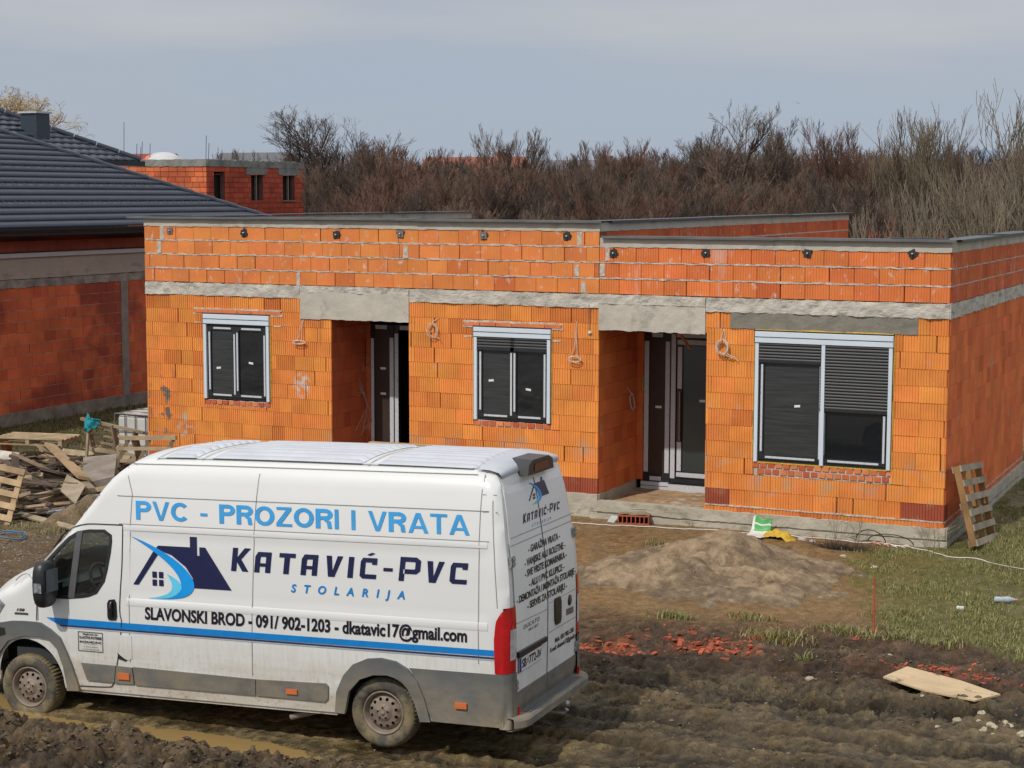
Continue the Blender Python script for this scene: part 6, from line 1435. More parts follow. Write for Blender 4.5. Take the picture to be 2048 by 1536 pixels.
def decal(V, F, m, name, off=.006, face='side', parent=None, **pr):
    m_ = MB()
    if face == 'side': u, w = fix(V[:, 0], V[:, 1]); P = side3(np.stack([u, w], -1), off)
    else: v, w = rfix(V[:, 0], V[:, 1]); P = rear3(np.stack([v, w], -1), off)
    m_.add(P, F); o = m_.build(name, m, parent or van)
    for k, v_ in pr.items(): o[k] = v_
    return o
def ribbon(pts, t, closed=False):
    P = np.array([p for i, p in enumerate(pts) if i == 0 or math.dist(p, pts[i-1]) > 1e-4], float); n = len(P); out1 = []; out2 = []
    for i in range(n):
        a = P[i-1] if (i > 0 or closed) else None; c = P[(i+1) % n] if (i < n-1 or closed) else None; b_ = P[i]
        if a is None: d = (c-b_)/np.linalg.norm(c-b_); nn = np.array([-d[1], d[0]]); k = 1
        elif c is None: d = (b_-a)/np.linalg.norm(b_-a); nn = np.array([-d[1], d[0]]); k = 1
        else:
            d1 = (b_-a)/np.linalg.norm(b_-a); d2 = (c-b_)/np.linalg.norm(c-b_); n1 = np.array([-d1[1], d1[0]]); n2 = np.array([-d2[1], d2[0]]); nn = n1+n2; nn /= np.linalg.norm(nn); k = 1/max(.35, nn@n1)
        out1.append(tuple(b_+nn*k*t/2)); out2.append(tuple(b_-nn*k*t/2))
    return out1+out2[::-1]
def ell(cx, cy, rx, ry, a0, a1, n=18): return [(cx+rx*math.cos(R_(a)), cy+ry*math.sin(R_(a))) for a in np.linspace(a0, a1, n)]
T = .19
def glyph(ch, t=T):
    h = t/2; g = {
    'P': (.66, [ribbon([(h, 0), (h, 1)], t), ribbon([(h*.5, 1-h), (.38, 1-h)]+ell(.38, .71, .20, .29-h, 90, -90, 12)+[(h*.5, .42+h)], t)]),
    'V': (.74, [[(0, 1), (.16, 1), (.37, .2), (.58, 1), (.74, 1), (.455, 0), (.285, 0)]]),
    'C': (.76, [ribbon(ell(.40, .5, .40-h, .5-h, 42, 318, 26), t)]),
    '-': (.30, [[(0, .34), (.30, .34), (.30, .49), (0, .49)]]),
    'R': (.70, [ribbon([(h, 0), (h, 1)], t), ribbon([(h*.5, 1-h), (.40, 1-h)]+ell(.40, .72, .20, .28-h, 90, -90, 12)+[(h*.5, .44+h)], t), [(.30, .47), (.48, .47), (.62, .36), (.66, 0), (.49, 0), (.46, .28), (.38, .36)]]),
    'O': (.82, [ribbon(ell(.41, .5, .41-h, .5-h, -5, 185, 22), t), ribbon(ell(.41, .5, .41-h, .5-h, 175, 365, 22), t)]),
    'Z': (.66, [[(.02, 1), (.64, 1), (.64, .86), (0+.04, .14), (0, .14), (0, .17), (.42, .86), (.02, .86)], [(0, 0), (.66, 0), (.66, .14), (.0, .14)], [(.0, .14), (.21, .14), (.64, .86), (.42, .86)]]),
    'I': (.16, [[(0, 0), (.16, 0), (.16, 1), (0, 1)]]),
    'A': (.78, [[(0, 0), (.16, 0), (.46, 1), (.30, 1)], [(.62, 0), (.78, 0), (.48, 1), (.32, 1)], [(.16, .22), (.62, .22), (.62, .35), (.16, .35)]]),
    'T': (.66, [[(0, .86), (.66, .86), (.66, 1), (0, 1)], [(.25, 0), (.41, 0), (.41, .87), (.25, .87)]]),
    ' ': (.44, [])}
    return g[ch]
def word(s, sp=.075):
    x = 0; P = []
    for ch in s:
        w_, pl_ = glyph(ch)
        P += [[(x+a, b_) for a, b_ in q] for q in pl_]; x += w_+(sp if ch != ' ' else 0)
    return union2d(P)
BLUE1 = simple('sky_blue_letters', (.040, .31, .66), .35); NAVY = simple('navy_letters', (.008, .011, .060), .35); BLK = simple('black_letters', (.008, .008, .016), .4)
BLUE2 = simple('mid_blue', (.004, .20, .56), .35); SWA = mat('swoosh_blue', (.004, .30, .74), (.006, .20, .58), .3, .8); SWB = simple('swoosh_light_blue', (.12, .58, .84), .3)
V, F = word('PVC - PROZORI I VRATA'); decal(fit(V, 4.030, .435, 2.117, 2.305), F, BLUE1, 'side_slogan', writing='PVC - PROZORI I VRATA')
# company name: squared italic letters
def sq(ch):
    t = .20; h = t/2
    G = {'K': (.66, [ribbon([(h, 0), (h, 1)], t), [(.46, 1), (.70, 1), (.36, .52), (.68, 0), (.44, 0), (.14, .50)]], 1.),
    'A': (.68, [ribbon([(h, 0), (h, .66), (h+.06, .88-h), (.62-h, .88-h), (.62-h, 0)], t), [(.1, .26), (.6, .26), (.6, .40), (.1, .40)]], .88),
    'T': (.62, [[(0, .70), (.62, .70), (.62, .88), (0, .88)], [(.20, 0), (.41, 0), (.41, .75), (.20, .75)]], .88),
    'V': (.60, [[(0, .88), (.20, .88), (.27, .25), (.42, .88), (.62, .88), (.36, 0), (.12, 0)]], .88),
    'I': (.20, [[(0, 0), (.20, 0), (.20, .88), (0, .88)]], .88),
    'C': (.62, [ribbon([(.62-h, .60), (.62-h, .88-h), (h+.04, .88-h), (h, .80-h), (h, h+.05), (h+.05, h), (.62, h)], t*.92)], .88),
    'c': (.62, [ribbon([(.62-h, .60), (.62-h, .88-h), (h+.04, .88-h), (h, .80-h), (h, h+.05), (h+.05, h), (.62, h)], t*.92), [(.22, 1.00), (.40, 1.10), (.52, 1.06), (.34, .96)]], .88),
    '-': (.34, [[(0, .36), (.34, .36), (.34, .50), (0, .50)]], .9),
    'P': (.74, [ribbon([(h, 0), (h, 1-h), (.56, 1-h), (.66, .92-h), (.66, .48), (.58, .40), (.14, .40)], t*.95)], 1.)}
    return G[ch]
def logo_word(s, sp=.24, sh=.10):
    x = 0; P = []
    for ch in s:
        w_, pl_, hh = sq(ch); P += [[(x+a+sh*b_, b_) for a, b_ in q] for q in pl_]; x += w_+sp
    return union2d(P)
LW = logo_word('KATAVIc-PVC'); LV = LW[0]; 
decal(fit(LV, 2.962, .452, 1.655, 1.885, 0, 1.0), LW[1], NAVY, 'company_name', writing='KATAVIC-PVC')
V, F = txt2d('STOLARIJA', .03, .22, 2.55); decal(fit(V, 2.306, 1.102, 1.455, 1.562), F, BLUE2, 'company_subtitle')
V, F = txt2d('SLAVONSKI BROD - 091/ 902-1203 - dkatavic17@gmail.com', .032, .03); decal(fit(V, 3.957, .475, 1.118, 1.236, 0, .70), F, BLK, 'contact_line')
# house emblem
def emblem(mp, face, off=.006):
    par = van if face == 'side' else None
    def dd(polys, m, n, o=off):
        V, F = union2d([[mp(a, b_) for a, b_ in p] for p in polys]); decal(V, F, m, n, o, face)
    # coordinates taken in the plane of the sign, x to the right
    roof = [(.285, .525), (.345, .525), (.675, .525), (.675, .635), (.755, .635), (.755, .45), (.782, .45), (.782, .535), (.850, .535), (1.140, .125), (.70, .125), (.735, .20), (.70, .30), (.60, .41), (.45, .49), (.32, .56)]
    roof = [(.305, .530), (.675, .530), (.675, .635), (.755, .635), (.755, .45), (.782, .45), (.782, .535), (.850, .535), (1.140, .125), (.66, .125), (.70, .22), (.62, .33), (.46, .44), (.27, .50)]
    dd([roof], NAVY, 'emblem_roof')
    dd([[(0, .125), (.062, .125), (.30, .44), (.262, .50), (.25, .475)]], NAVY, 'emblem_gable')
    dd([[(x0, y0), (x0+.052, y0), (x0+.052, y0+.062), (x0, y0+.062)] for x0 in (.228, .305) for y0 in (.125, .205)], NAVY, 'emblem_window')
    bz = lambda p0, p1, p2, p3, n=16: [tuple((1-t)**3*np.array(p0)+3*(1-t)**2*t*np.array(p1)+3*(1-t)*t*t*np.array(p2)+t**3*np.array(p3)) for t in np.linspace(0, 1, n)]
    o1_ = bz((-.01, .61), (.38, .50), (.72, .30), (.715, .14))+bz((.715, .14), (.69, .0), (.42, -.02), (.18, .0))[1:]
    i1 = bz((.18, .0), (.45, .02), (.58, .08), (.56, .17))[1:]+bz((.56, .17), (.53, .30), (.30, .46), (-.01, .61))[1:-1]
    dd([o1_+i1], SWA, 'emblem_swoosh', off+.0015)
    dd([bz((.18, -.002), (.42, .03), (.54, .08), (.40, .25))+bz((.40, .25), (.50, .22), (.60, .15), (.56, .10))[1:]+bz((.56, .10), (.50, .0), (.33, -.012), (.18, -.002))[1:-1]], SWB, 'emblem_light_swoosh', off+.003)
emblem(lambda x, y: (4.083-x*.985, 1.335+y*1.0), 'side')
# stripe
def stripe(pts, m, name, off): V, F, lp = cdt(pts, (), .25); decal(V, F, m, name, off)
stripe([(5.137, 1.062), (.185, 1.055), (.185, 1.0), (4.99, .995), (5.05, 1.02)], BLUE2, 'side_stripe', .005)
stripe([(4.99, .994), (.185, .990), (.185, .972), (4.96, .979)], simple('dark_stripe', (.02, .03, .10), .4), 'side_stripe', .005)
stripe([(4.96, .977), (.185, .970), (.185, .958), (4.94, .966)], simple('grey_stripe', (.42, .44, .46), .4), 'side_stripe', .005)
# small notice on the cab door
def frame2(u0, u1, w0, w1, t, m, name): decal(*union2d([ribbon([(u0, w0), (u1, w0), (u1, w1), (u0, w1)], t, False), ribbon([(u0, w1+t/2), (u0, w0-t/2)], t)]), m, name)
frame2(4.755, 4.465, .743, .938, .006, BLK, 'notice_frame')
for s, a, b_, w0, w1, bo in (('PRIJEVOZ ZA', 4.70, 4.52, .900, .925, .03), ('VLASTITE POTREBE', 4.745, 4.475, .868, .895, .03), ('KATAVIC-PvC', 4.742, 4.478, .826, .848, .04), ('STOLARIJA', 4.69, 4.53, .810, .820, 0.), ('Vl. Darko Katavic', 4.70, 4.52, .783, .796, 0.), ('SLAVONSKI BROD', 4.71, 4.51, .757, .768, 0.)):
    V, F = txt2d(s, bo, .15 if 'KAT' in s else 0); decal(fit(V, a, b_, w0, w1), F, BLK, 'notice_text')
V, F = txt2d('150', .04, .3); decal(fit(V, 5.50, 5.40, 1.105, 1.135), F, simple('badge_black', (.03, .03, .03)), 'engine_badge')
V, F = union2d([[(5.53, 1.068), (5.36, 1.07), (5.36, 1.092), (5.52, 1.09)]]); decal(V, F, simple('badge_strip', (.05, .05, .05)), 'engine_badge')
# rear lettering: survey on the plane of the doors
emblem(lambda x, y: (.602+(x*.50), 2.325+y*.37), 'rear', .018)
def rt(s, v0, v1, w0, w1, m=BLK, bo=.03, sh=0., sp=1., h=(None, None), n='rear_text', off=.018):
    V, F = txt2d(s, bo, sh, sp); decal(fit(V, v0, v1, w0, w1, *h), F, m, n, off, 'rear')
decal(fit(LV, .44, 1.475, 2.178, 2.268, 0, 1.0), LW[1], NAVY, 'rear_company_name', .018, 'rear')
rt('STOLARIJA', .69, 1.22, 2.10, 2.14, BLUE2, .01, .1, 2.3)
for s, a, b_, w in (('- GARAŽNA VRATA -', .575, 1.475, 1.913), ('- VANJSKE ALU ROLETNE -', .47, 1.635, 1.797), ('- SVE VRSTE KOMARNIKA -', .475, 1.675, 1.693), ('- ALU I PVC KLUPICE -', .585, 1.60, 1.582), ('- DEMONTAŽA I MONTAŽA STOLARIJE -', .25, 1.96, 1.481), ('- SERVIS ZA STOLARIJU -', .53, 1.675, 1.379)):
    rt(s, a, b_, w-.033, w+.033, h=(0, .70))
rt('Mob.: 091/ 902-1203', 1.30, 1.87, .865, .910, h=(0, .7)); rt('E-mail: dkatavic17@gmail.com', 1.16, 2.01, .795, .838, h=(0, .7))
rt('DUCATO', .42, .86, 1.175, 1.215, simple('chrome_text', (.12, .12, .12), .3), .01, .25, 1.2, n='model_lettering'); rt('MULTIJET', .56, .84, 1.125, 1.155, simple('chrome_text2', (.12, .12, .12), .3), .01, .25, n='model_lettering')
rt('SB', .345, .46, .822, .905, BLK, .02, n='plate_text', off=.029); rt('772-IV', .535, .875, .822, .905, BLK, .02, n='plate_text', off=.029)
V, F = union2d([[(.475+.012*i, .845+.012*j), (.487+.012*i, .845+.012*j), (.487+.012*i, .857+.012*j), (.475+.012*i, .857+.012*j)] for i in range(4) for j in range(4) if (i+j) % 2 == 0]); decal(V, F, simple('shield_red', (.5, .03, .03)), 'plate_shield', .0285, 'rear')

# ------------------------------------------------------------------ scrap timber, pallets, trestles
WC = [(.34, .24, .145), (.26, .185, .12), (.18, .13, .088), (.12, .09, .065), (.38, .28, .17), (.085, .055, .04), (.22, .175, .13)]
def pile_h(x, y):
    return .40*np.exp(-(((x+16.0)/1.7)**2+((y+.9)/1.8)**2)**1.3)+.24*np.exp(-(((x+14.6)/1.1)**2+((y+2.4)/1.3)**2)**1.2)+.15*np.exp(-(((x+15.2)/1.6)**2+((y+3.0)/1.1)**2))
GP = 'planks of the scrap timber pile'; plank_protos = []
for k in range(9):
    L = [.7, 1.0, 1.3, 1.6, 2.0, 1.1, .6, 1.4, .9][k]; w_ = [.08, .10, .12, .09, .10, .14, .16, .07, .05][k]; h = [.024, .024, .024, .045, .024, .02, .022, .06, .05][k]
    m_ = MB(); n = 5; xs = np.linspace(-L/2, L/2, n); bend = .012*np.sin(np.linspace(0, 3, n)+k)
    P = np.array([[(x, sy*w_/2, sz*h/2+b_) for sy, sz in ((-1, -1), (1, -1), (1, 1), (-1, 1))] for x, b_ in zip(xs, bend)]); m_.grid(P, WC[k % 7], smooth=False, wrap=True)
    m_.add(P[0], [(0, 1, 2, 3)], np.array(WC[k % 7])*1.3); m_.add(P[-1], [(0, 1, 2, 3)], np.array(WC[k % 7])*1.3); plank_protos.append(m_)
PL = {}
def loose(k, c, loc, rot, label, group, sc=1., name='timber_plank', cat='plank'):
    if (k, c) not in PL:
        m_ = plank_protos[k]; f = np.array(WC[c])/np.array(WC[k % 7]); old = [q.copy() for q in m_.c]; m_.c = [q*f for q in old]; o = m_.build(name, WOOD); m_.c = old; PL[(k, c)] = o
    else: o = PL[(k, c)].copy(); COL.objects.link(o)
    o.location = loc; o.rotation_euler = rot; o.scale = (sc, 1, 1); tag_(o, label, cat, group); return o
rp = random.Random(12)
n_done = 0
while n_done < 235:
    x, y = rp.uniform(-18.9, -12.9), rp.uniform(-4.6, 2.2); h = float(pile_h(x, y))
    if h < .07: continue
    if y > -.2 and x > -14.6: continue
    z = rp.uniform(.1, 1.0)**.7*h+.03
    yaw = rp.choice([rp.gauss(.75, .35), rp.gauss(-.45, .4), rp.gauss(.1, .35), rp.uniform(0, 3.1)])
    loose(rp.randrange(9), rp.choice([0, 1, 2, 2, 3, 3, 3, 4, 5, 5, 5, 6]), (x, y, z), (rp.gauss(0, .35), rp.gauss(0, .16), yaw), 'weathered board lying loose in the tangled scrap timber pile', GP, rp.uniform(.7, 1.15)); n_done += 1
def wood(name, a, b_, w_, h, col, label, cat, up=(0, 0, 1), group=None, parent=None):
    m_ = MB(); m_.beam(a, b_, w_, h, col, 0, up); o = m_.build(name, WOOD, parent)
    if parent is None: tag_(o, label, cat, group)
    return o
wood('long_beam', (-16.3, -.35, .62), (-13.75, -2.55, .50), .19, .06, (.42, .29, .16), 'thick pale beam slanting down across the top of the scrap timber pile', 'beam', up=(.3, .1, 1))
wood('beam_stub', (-13.9, -2.42, .42), (-13.3, -2.95, .40), .17, .05, (.28, .21, .14), 'short darker beam end just under the thick pale beam beside the windscreen', 'beam')
m_ = MB(); m_.add([(-14.10, -2.55, .52), (-13.62, -3.30, .40), (-12.98, -3.72, .30), (-13.35, -3.0, .46), (-14.10, -2.55, .54), (-13.62, -3.30, .42), (-12.98, -3.72, .32), (-13.35, -3.0, .48)], [(4, 5, 6, 7), (0, 1, 5, 4), (1, 2, 6, 5), (2, 3, 7, 6), (3, 0, 4, 7)], (.36, .29, .20)); m_.box(-.30, .30, -.008, .006, 0, .02, (.2, .16, .11), T=lambda q: q+np.array([-13.85, -2.95, .475]))
tag_(m_.build('formwork_panel', WOOD), 'square grey-brown plywood panel lying tilted on the timber pile', 'panel')
m_ = MB(); A = [(-15.0, -1.0, .56), (-14.45, -.75, .62), (-13.55, -2.0, .46), (-13.95, -2.35, .36)]; m_.add(A+[(p[0], p[1], p[2]-.14) for p in A], [(0, 1, 2, 3), (0, 1, 5, 4), (1, 2, 6, 5), (3, 0, 4, 7), (2, 3, 7, 6)], (.27, .23, .19)); tag_(m_.build('wooden_trough', WOOD), 'grey wooden box-like trough lying on the pile right against the van outline', 'trough')
wood('white_board', (-18.6, .1, .28), (-17.0, -.45, .34), .22, .03, (.55, .50, .43), 'pale whitish board at the left edge behind the leaning pallet', 'board', up=(0, -.7, .7))
wood('long_plank', (-16.75, .55, .34), (-14.55, -.25, .45), .12, .03, (.42, .33, .21), 'long straight plank lying level under the lattice trestle', 'plank', up=(0, -.8, .5))
wood('long_plank', (-14.0, -3.9, .10), (-12.3, -4.5, .09), .12, .03, (.36, .29, .19), 'straight plank on the ground at the foot of the pile near the earth ridge', 'plank', up=(0, -.3, 1))
wood('long_plank', (-14.6, -2.75, .12), (-13.4, -2.35, .16), .10, .05, (.42, .32, .20), 'pale square-edged batten pointing right at the lower part of the pile', 'plank')
m_ = MB(); P = np.array([(-13.5, -3.75, .10), (-12.9, -3.1, .16), (-12.2, -2.2, .28)]); a = np.linspace(0, np.pi, 7)
G = np.stack([np.stack([p[0]+.05*np.cos(a), p[1]-.05*np.cos(a), p[2]-.05*np.sin(a)+.05], -1) for p in P]); m_.grid(G); tag_(m_.build('gutter_piece', simple('pale_gutter', (.30, .33, .42), .4)), 'pale blue-grey gutter length lying by the earth ridge', 'gutter piece')
rp2 = random.Random(4)
for k in range(7): wood('short_batten', (-15.95+k*.10, .42+rp2.uniform(-.1, .1), .52+k*.004), (-15.60+k*.10, .05+rp2.uniform(-.1, .1), .56), .05, .03, WC[rp2.choice([0, 4, 1])], 'short pale batten in the neat row on top of the scrap pile', 'batten', group='row of short battens on the pile')
def pallet(L, Wd, nslat, label, M4, thick=.022, cols=(.46, .33, .20), str_h=.095, gap_cols=None, both=True):
    """pallet lying in its x-y plane, deck up (+z); slats run along x"""
    e_ = empty('wooden_pallet'); tag_(e_, label, 'pallet')
    rsx = random.Random(len(label)); m_ = MB(); sw = .095
    for k in range(nslat):
        y = sw/2+k*(L-sw)/(nslat-1); c = np.array(cols)*rsx.uniform(.85, 1.12); b_ = rsx.uniform(-.006, .006); m_.box(-Wd/2+rsx.uniform(-.01, .01), Wd/2+rsx.uniform(-.01, .01), y-sw/2, y+sw/2, str_h+b_*.3, str_h+thick, c)
    m_.build('deck', WOOD, e_)
    for x in (-Wd/2+.05, 0, Wd/2-.05):
        m_ = MB(); m_.box(x-.04, x+.04, .005, L-.005, 0, str_h-.002, np.array(gap_cols or cols)*rsx.uniform(.85, 1.0)); m_.build('stringer', WOOD, e_)
    if both:
        m_ = MB()
        for y in (.05, L/2, L-.05): m_.box(-Wd/2, Wd/2, y-.05, y+.05, -.022, -.002, np.array(cols)*.75)
        m_.build('bottom_board', WOOD, e_)
    e_.matrix_world = M4; return e_
def frame_m(o, x, y, z):
    M_ = Matrix.Identity(4); x, y, z = [np.array(q, float)/np.linalg.norm(q) for q in (x, y, z)]
    for i in range(3): M_[i][0] = x[i]; M_[i][1] = y[i]; M_[i][2] = z[i]; M_[i][3] = o[i]
    return M_
def ortho(o, ydir, xhint):
    y = np.array(ydir, float); y /= np.linalg.norm(y); x = np.array(xhint, float); x -= y*(x@y); x /= np.linalg.norm(x); return frame_m(o, x, y, np.cross(x, y))
# right pallet leans against the shaded side wall (x = 0)
M4 = ortho((.44, .62, .06), (-.30, .12, 1.10), (0, 1, 0)); pallet(1.2, 1.55, 6, 'grey wooden pallet leaning against the shaded right side wall of the house', M4, cols=(.40, .34, .25), gap_cols=(.36, .20, .075), both=True)
# left pallet upright at the picture edge
M4 = ortho((-14.28, -4.72, .02), (.05, .42, 1.0), (1, .68, 0)); pallet(1.05, 1.25, 6, 'fresh pale wooden pallet standing on edge at the left border of the picture', M4, cols=(.58, .41, .24))
M4 = ortho((-17.9, .9, .36), (-.2, 1, .0), (1, .25, 0)); pallet(.8, 1.5, 5, 'pale wooden pallet lying flat at the left border behind the scrap timber', M4, cols=(.50, .38, .23))
m_ = MB(); m_.box(-18.6, -18.45, .95, 1.1, .12, .36, (.5, .16, .06)); m_.box(-17.35, -17.2, .9, 1.05, .12, .36, (.4, .3, .2)); tag_(m_.build('support_block', WOOD), 'reddish and grey blocks under the flat pallet at the left border', 'block')
# lattice trestle
def back(P, Y): P = np.array(P, float); return CAM+(P-CAM)*((Y-CAM[1])/(P[1]-CAM[1]))
tre = empty('lattice_trestle', tuple(back((-16.2, 1.3, .1), -.15))); tag_(tre, 'lattice-like wooden trestle standing on the scrap pile with a teal rag on its rail', 'trestle')
IM = Matrix.Translation(tre.location).inverted(); TC = (.30, .225, .15)
def tb(nm, a, b_, w_, h, Y=-.15, Y2=None, col=TC, root=tre, im=IM):
    m_ = MB(); m_.beam(back((a[0], 1.3, a[1]), Y), back((b_[0], 1.3, b_[1]), Y if Y2 is None else Y2), w_, h, col); o = m_.build(nm, WOOD, root); o.matrix_parent_inverse = im; return o
tb('top_rail', (-16.89, .88), (-15.4, .69), .06, .05, -.1)
tb('leg', (-16.76, .86), (-16.60, .27), .05, .09, -.12, .02, (.27, .19, .12)); tb('leg', (-16.14, .80), (-16.00, .17), .05, .09, -.12, .02, (.27, .19, .12)); tb('leg', (-15.62, .72), (-15.50, .22), .05, .09, -.12, .02, (.22, .16, .11))
tb('leg', (-16.73, .60), (-16.78, .12), .04, .06, -.16, -.25, (.42, .33, .22)); tb('leg', (-16.02, .40), (-16.02, .06), .04, .06, -.16, -.25, (.42, .33, .22))
tb('rung', (-16.62, .735), (-16.05, .67), .03, .035, -.06); tb('rung', (-16.81, .61), (-16.05, .545), .03, .035, -.04); tb('rung', (-16.65, .455), (-16.02, .405), .03, .035, -.02); tb('rung', (-16.62, .335), (-16.0, .29), .03, .035, 0.)
tb('rung', (-16.05, .60), (-15.55, .52), .035, .05, -.02, col=(.42, .34, .24)); tb('rung', (-16.05, .44), (-15.5, .36), .035, .05, 0., col=(.42, .34, .24)); tb('low_rail', (-16.72, .30), (-15.2, .20), .05, .06, -.05, col=(.42, .33, .21))
# sawhorse
def back2(P, Y): return back((P[0], -.4, P[1]), Y)
sh = empty('sawhorse', tuple(back2((-14.3, .3), -.42))); tag_(sh, 'wooden sawhorse with slanted legs standing before the left corner of the house', 'sawhorse')
IS = Matrix.Translation(sh.location).inverted()
def sb_(nm, a, b_, w_, h, Y=-.42, Y2=None, col=(.42, .32, .20)):
    m_ = MB(); m_.beam(back2(a, Y), back2(b_, Y if Y2 is None else Y2), w_, h, col); o = m_.build(nm, WOOD, sh); o.matrix_parent_inverse = IS; return o
sb_('top_rail', (-14.65, .85), (-13.42, .93), .05, .075); sb_('middle_rail', (-14.73, .65), (-13.52, .73), .035, .06, -.47); sb_('low_rail', (-14.86, .42), (-14.3, .46), .03, .06, -.5)
sb_('leg', (-14.46, .83), (-14.88, .12), .05, .07, -.40, -.6, (.27, .20, .14)); sb_('leg', (-14.0, .86), (-14.42, .12), .05, .07, -.40, -.6, (.27, .20, .14)); sb_('leg', (-13.48, .90), (-13.9, .15), .05, .07, -.40, -.6, (.25, .19, .13)); sb_('leg', (-14.35, .83), (-14.12, .12), .05, .07, -.38, -.15, (.22, .16, .11))
# rag
m_ = MB(); X, Y = np.meshgrid(np.linspace(-1, 1, 18), np.linspace(-1, 1, 18), indexing='ij'); c = back((-16.62, 1.3, .80), -.17)
D = .13*(1-.25*np.abs(X)**2)+.03*fbm(X, Y, 3, 3, 5); m_.grid(np.stack([c[0]+X*.15+.03*Y, c[1]-.03-.05*np.cos(X*2)+.05*fbm(X, Y, 2, 2, 8), c[2]+Y*.13*(1-.35*X)+.03*fbm(X, Y, 2, 2, 9)], -1))
sm_ = m_.build('rag', mat('teal_cloth', (.01, .26, .30), (.008, .18, .22), .85, 6)); tag_(sm_, 'crumpled teal rag hung on the top rail of the lattice trestle', 'rag')
m2 = sm_.modifiers.new('thick', 'SOLIDIFY'); m2.thickness = .01
# water tank in a cage
ib = empty('water_tank', (-15.4, 1.7, 0)); tag_(ib, 'white plastic water tank in a grey metal cage left of the house corner', 'water tank')
m_ = MB(); th = 9
m_.box(-.57, .57, -.47, .47, .14, 1.02); o = m_.build('tank', mat('tank_plastic', (.60, .60, .57), (.50, .50, .47), .45, 2), ib); bv_ = o.modifiers.new('b', 'BEVEL'); bv_.width = .07; bv_.segments = 3
m_ = MB()
for z in (.2, .45, .72, 1.04):
    for (a, b_) in (((-.6, -.5), (.6, -.5)), ((.6, -.5), (.6, .5)), ((.6, .5), (-.6, .5)), ((-.6, .5), (-.6, -.5))): m_.tube([(*a, z), (*b_, z)], .010, 6)
for k in range(6):
    for y in (-.505, .505): m_.tube([(-.6+k*.24, y, .14), (-.6+k*.24, y, 1.05)], .011, 6)
for k in range(5):
    for x in (-.605, .605): m_.tube([(x, -.5+k*.25, .14), (x, -.5+k*.25, 1.05)], .011, 6)
for y in (-.2, .2): m_.tube([(-.6, y, 1.05), (.6, y, 1.05)], .010, 6)
m_.build('cage', simple('cage_steel', (.20, .19, .18), .45, metal=.5), ib)
m_ = MB(); X, Y = np.meshgrid(np.linspace(-.58, .58, 14), np.linspace(-.48, .48, 12), indexing='ij'); m_.grid(np.stack([X, Y, 1.04+.02*fbm(X, Y, 4, 3, 3)], -1)); m_.build('top_sheet', mat('dirty_white_top', (.52, .50, .47), (.36, .30, .28), .7, 5), ib)
m_ = MB(); m_.box(-.6, .6, -.5, .5, .0, .12, (.3, .24, .16)); m_.build('pallet_base', WOOD, ib)
m_ = MB(); m_.tube([(-18.9, 7.9, 0), (-18.9, 7.9, 1.3)], .018, 6); tag_(m_.build('iron_rod', simple('rod_iron', (.05, .035, .03))), 'thin dark iron rod standing upright in front of the neighbour wall', 'iron rod')
# beige beam seen over the van roof in front of the left door
wood('timber_beam', (-9.35, -.62, 1.10), (-7.35, -.62, 1.13), .10, .09, (.50, .37, .20), 'pale timber beam lying level just above the van roof before the left door', 'beam')
for x in (-9.2, -7.5): 
    m_ = MB(); 
    for k in range(5): m_.box(x-.14, x+.14, -.72, -.5, k*.215, k*.215+.208, (.6, .16, .06))
    tag_(m_.build('block_stack', BRK), 'stack of clay blocks carrying the %s end of the pale beam behind the van' % ('left' if x < -8 else 'right'), 'block stack')

# ------------------------------------------------------------------ things lying about
def onG(x, y, dz=0.): return float(ground_h(np.array([x]), np.array([y]))[0])+dz
def surf(x, y):
    g = onG(x, y); 
    if -5.6 < x < .5 and -6 < y < -.25:
        X, Y = np.array([x]), np.array([y]); ed = sm(0, .8, np.minimum(np.minimum(X+5.6, .5-X), np.minimum(Y+6.0, -.25-Y))); h = ground_h(X, Y)*.35+heap_h(X, Y)*ed-.085+.03*fbm(X, Y, .9, 3, 221); g = max(g, float(h[0]))
    return g
# white cable along the foot of the house
cp = [(-5.9, -.85), (-5.51, -.62), (-4.9, -.50), (-4.51, -.42), (-3.82, -.30), (-3.03, -.25), (-2.4, -.20), (-1.89, -.18), (-1.3, -.22), (-.79, -.15), (-.3, -.30), (.07, -.57), (.46, -.62), (.9, -.8), (1.3, -.98), (2.2, -1.35), (4, -2)]
CPp = resample([(x, y) for x, y in cp], .12); m_ = MB(); P = np.array([(x+.01*math.sin(i*1.3), y+.015*math.sin(i*.7), surf(x, y)+.012) for i, (x, y) in enumerate(CPp)]); m_.tube(P, .008, 6); tag_(m_.build('ground_cable', simple('white_hose', (.66, .60, .56))), 'long thin white cable snaking along the foot of the house and over the grass', 'cable')
# plywood sheet
pc = [(.99, -7.02), (.84, -7.50), (1.35, -7.80), (1.88, -7.93), (2.08, -7.60), (1.60, -7.25)]
zz_ = max(surf(a_[0]*(1-k_)+b_[0]*k_, a_[1]*(1-k_)+b_[1]*k_) for a_ in pc for b_ in pc for k_ in (.15, .5, .8)); Z0 = [zz_-.012]*6; Z0[1] += .01; Z0[3] += .0; Z0[0] += .02
m_ = MB(); A = [(p[0], p[1], z) for p, z in zip(pc, Z0)]; m_.add(A+[(p[0], p[1], p[2]-.018) for p in A], [(0, 1, 2, 5), (5, 2, 3, 4)]+[(i, (i+1) % 6, (i+1) % 6+6, i+6) for i in range(6)], (1, 1, 1))
plym = mat('plywood', (.56, .42, .25), (.44, .32, .19), .8, 3, stretch=(1, 3, 1)); overlay(plym, (.09, .065, .04), 4, .58, .66); tag_(m_.build('plywood_sheet', plym), 'pale muddy plywood sheet lying on the dark soil at the lower right', 'plywood sheet')
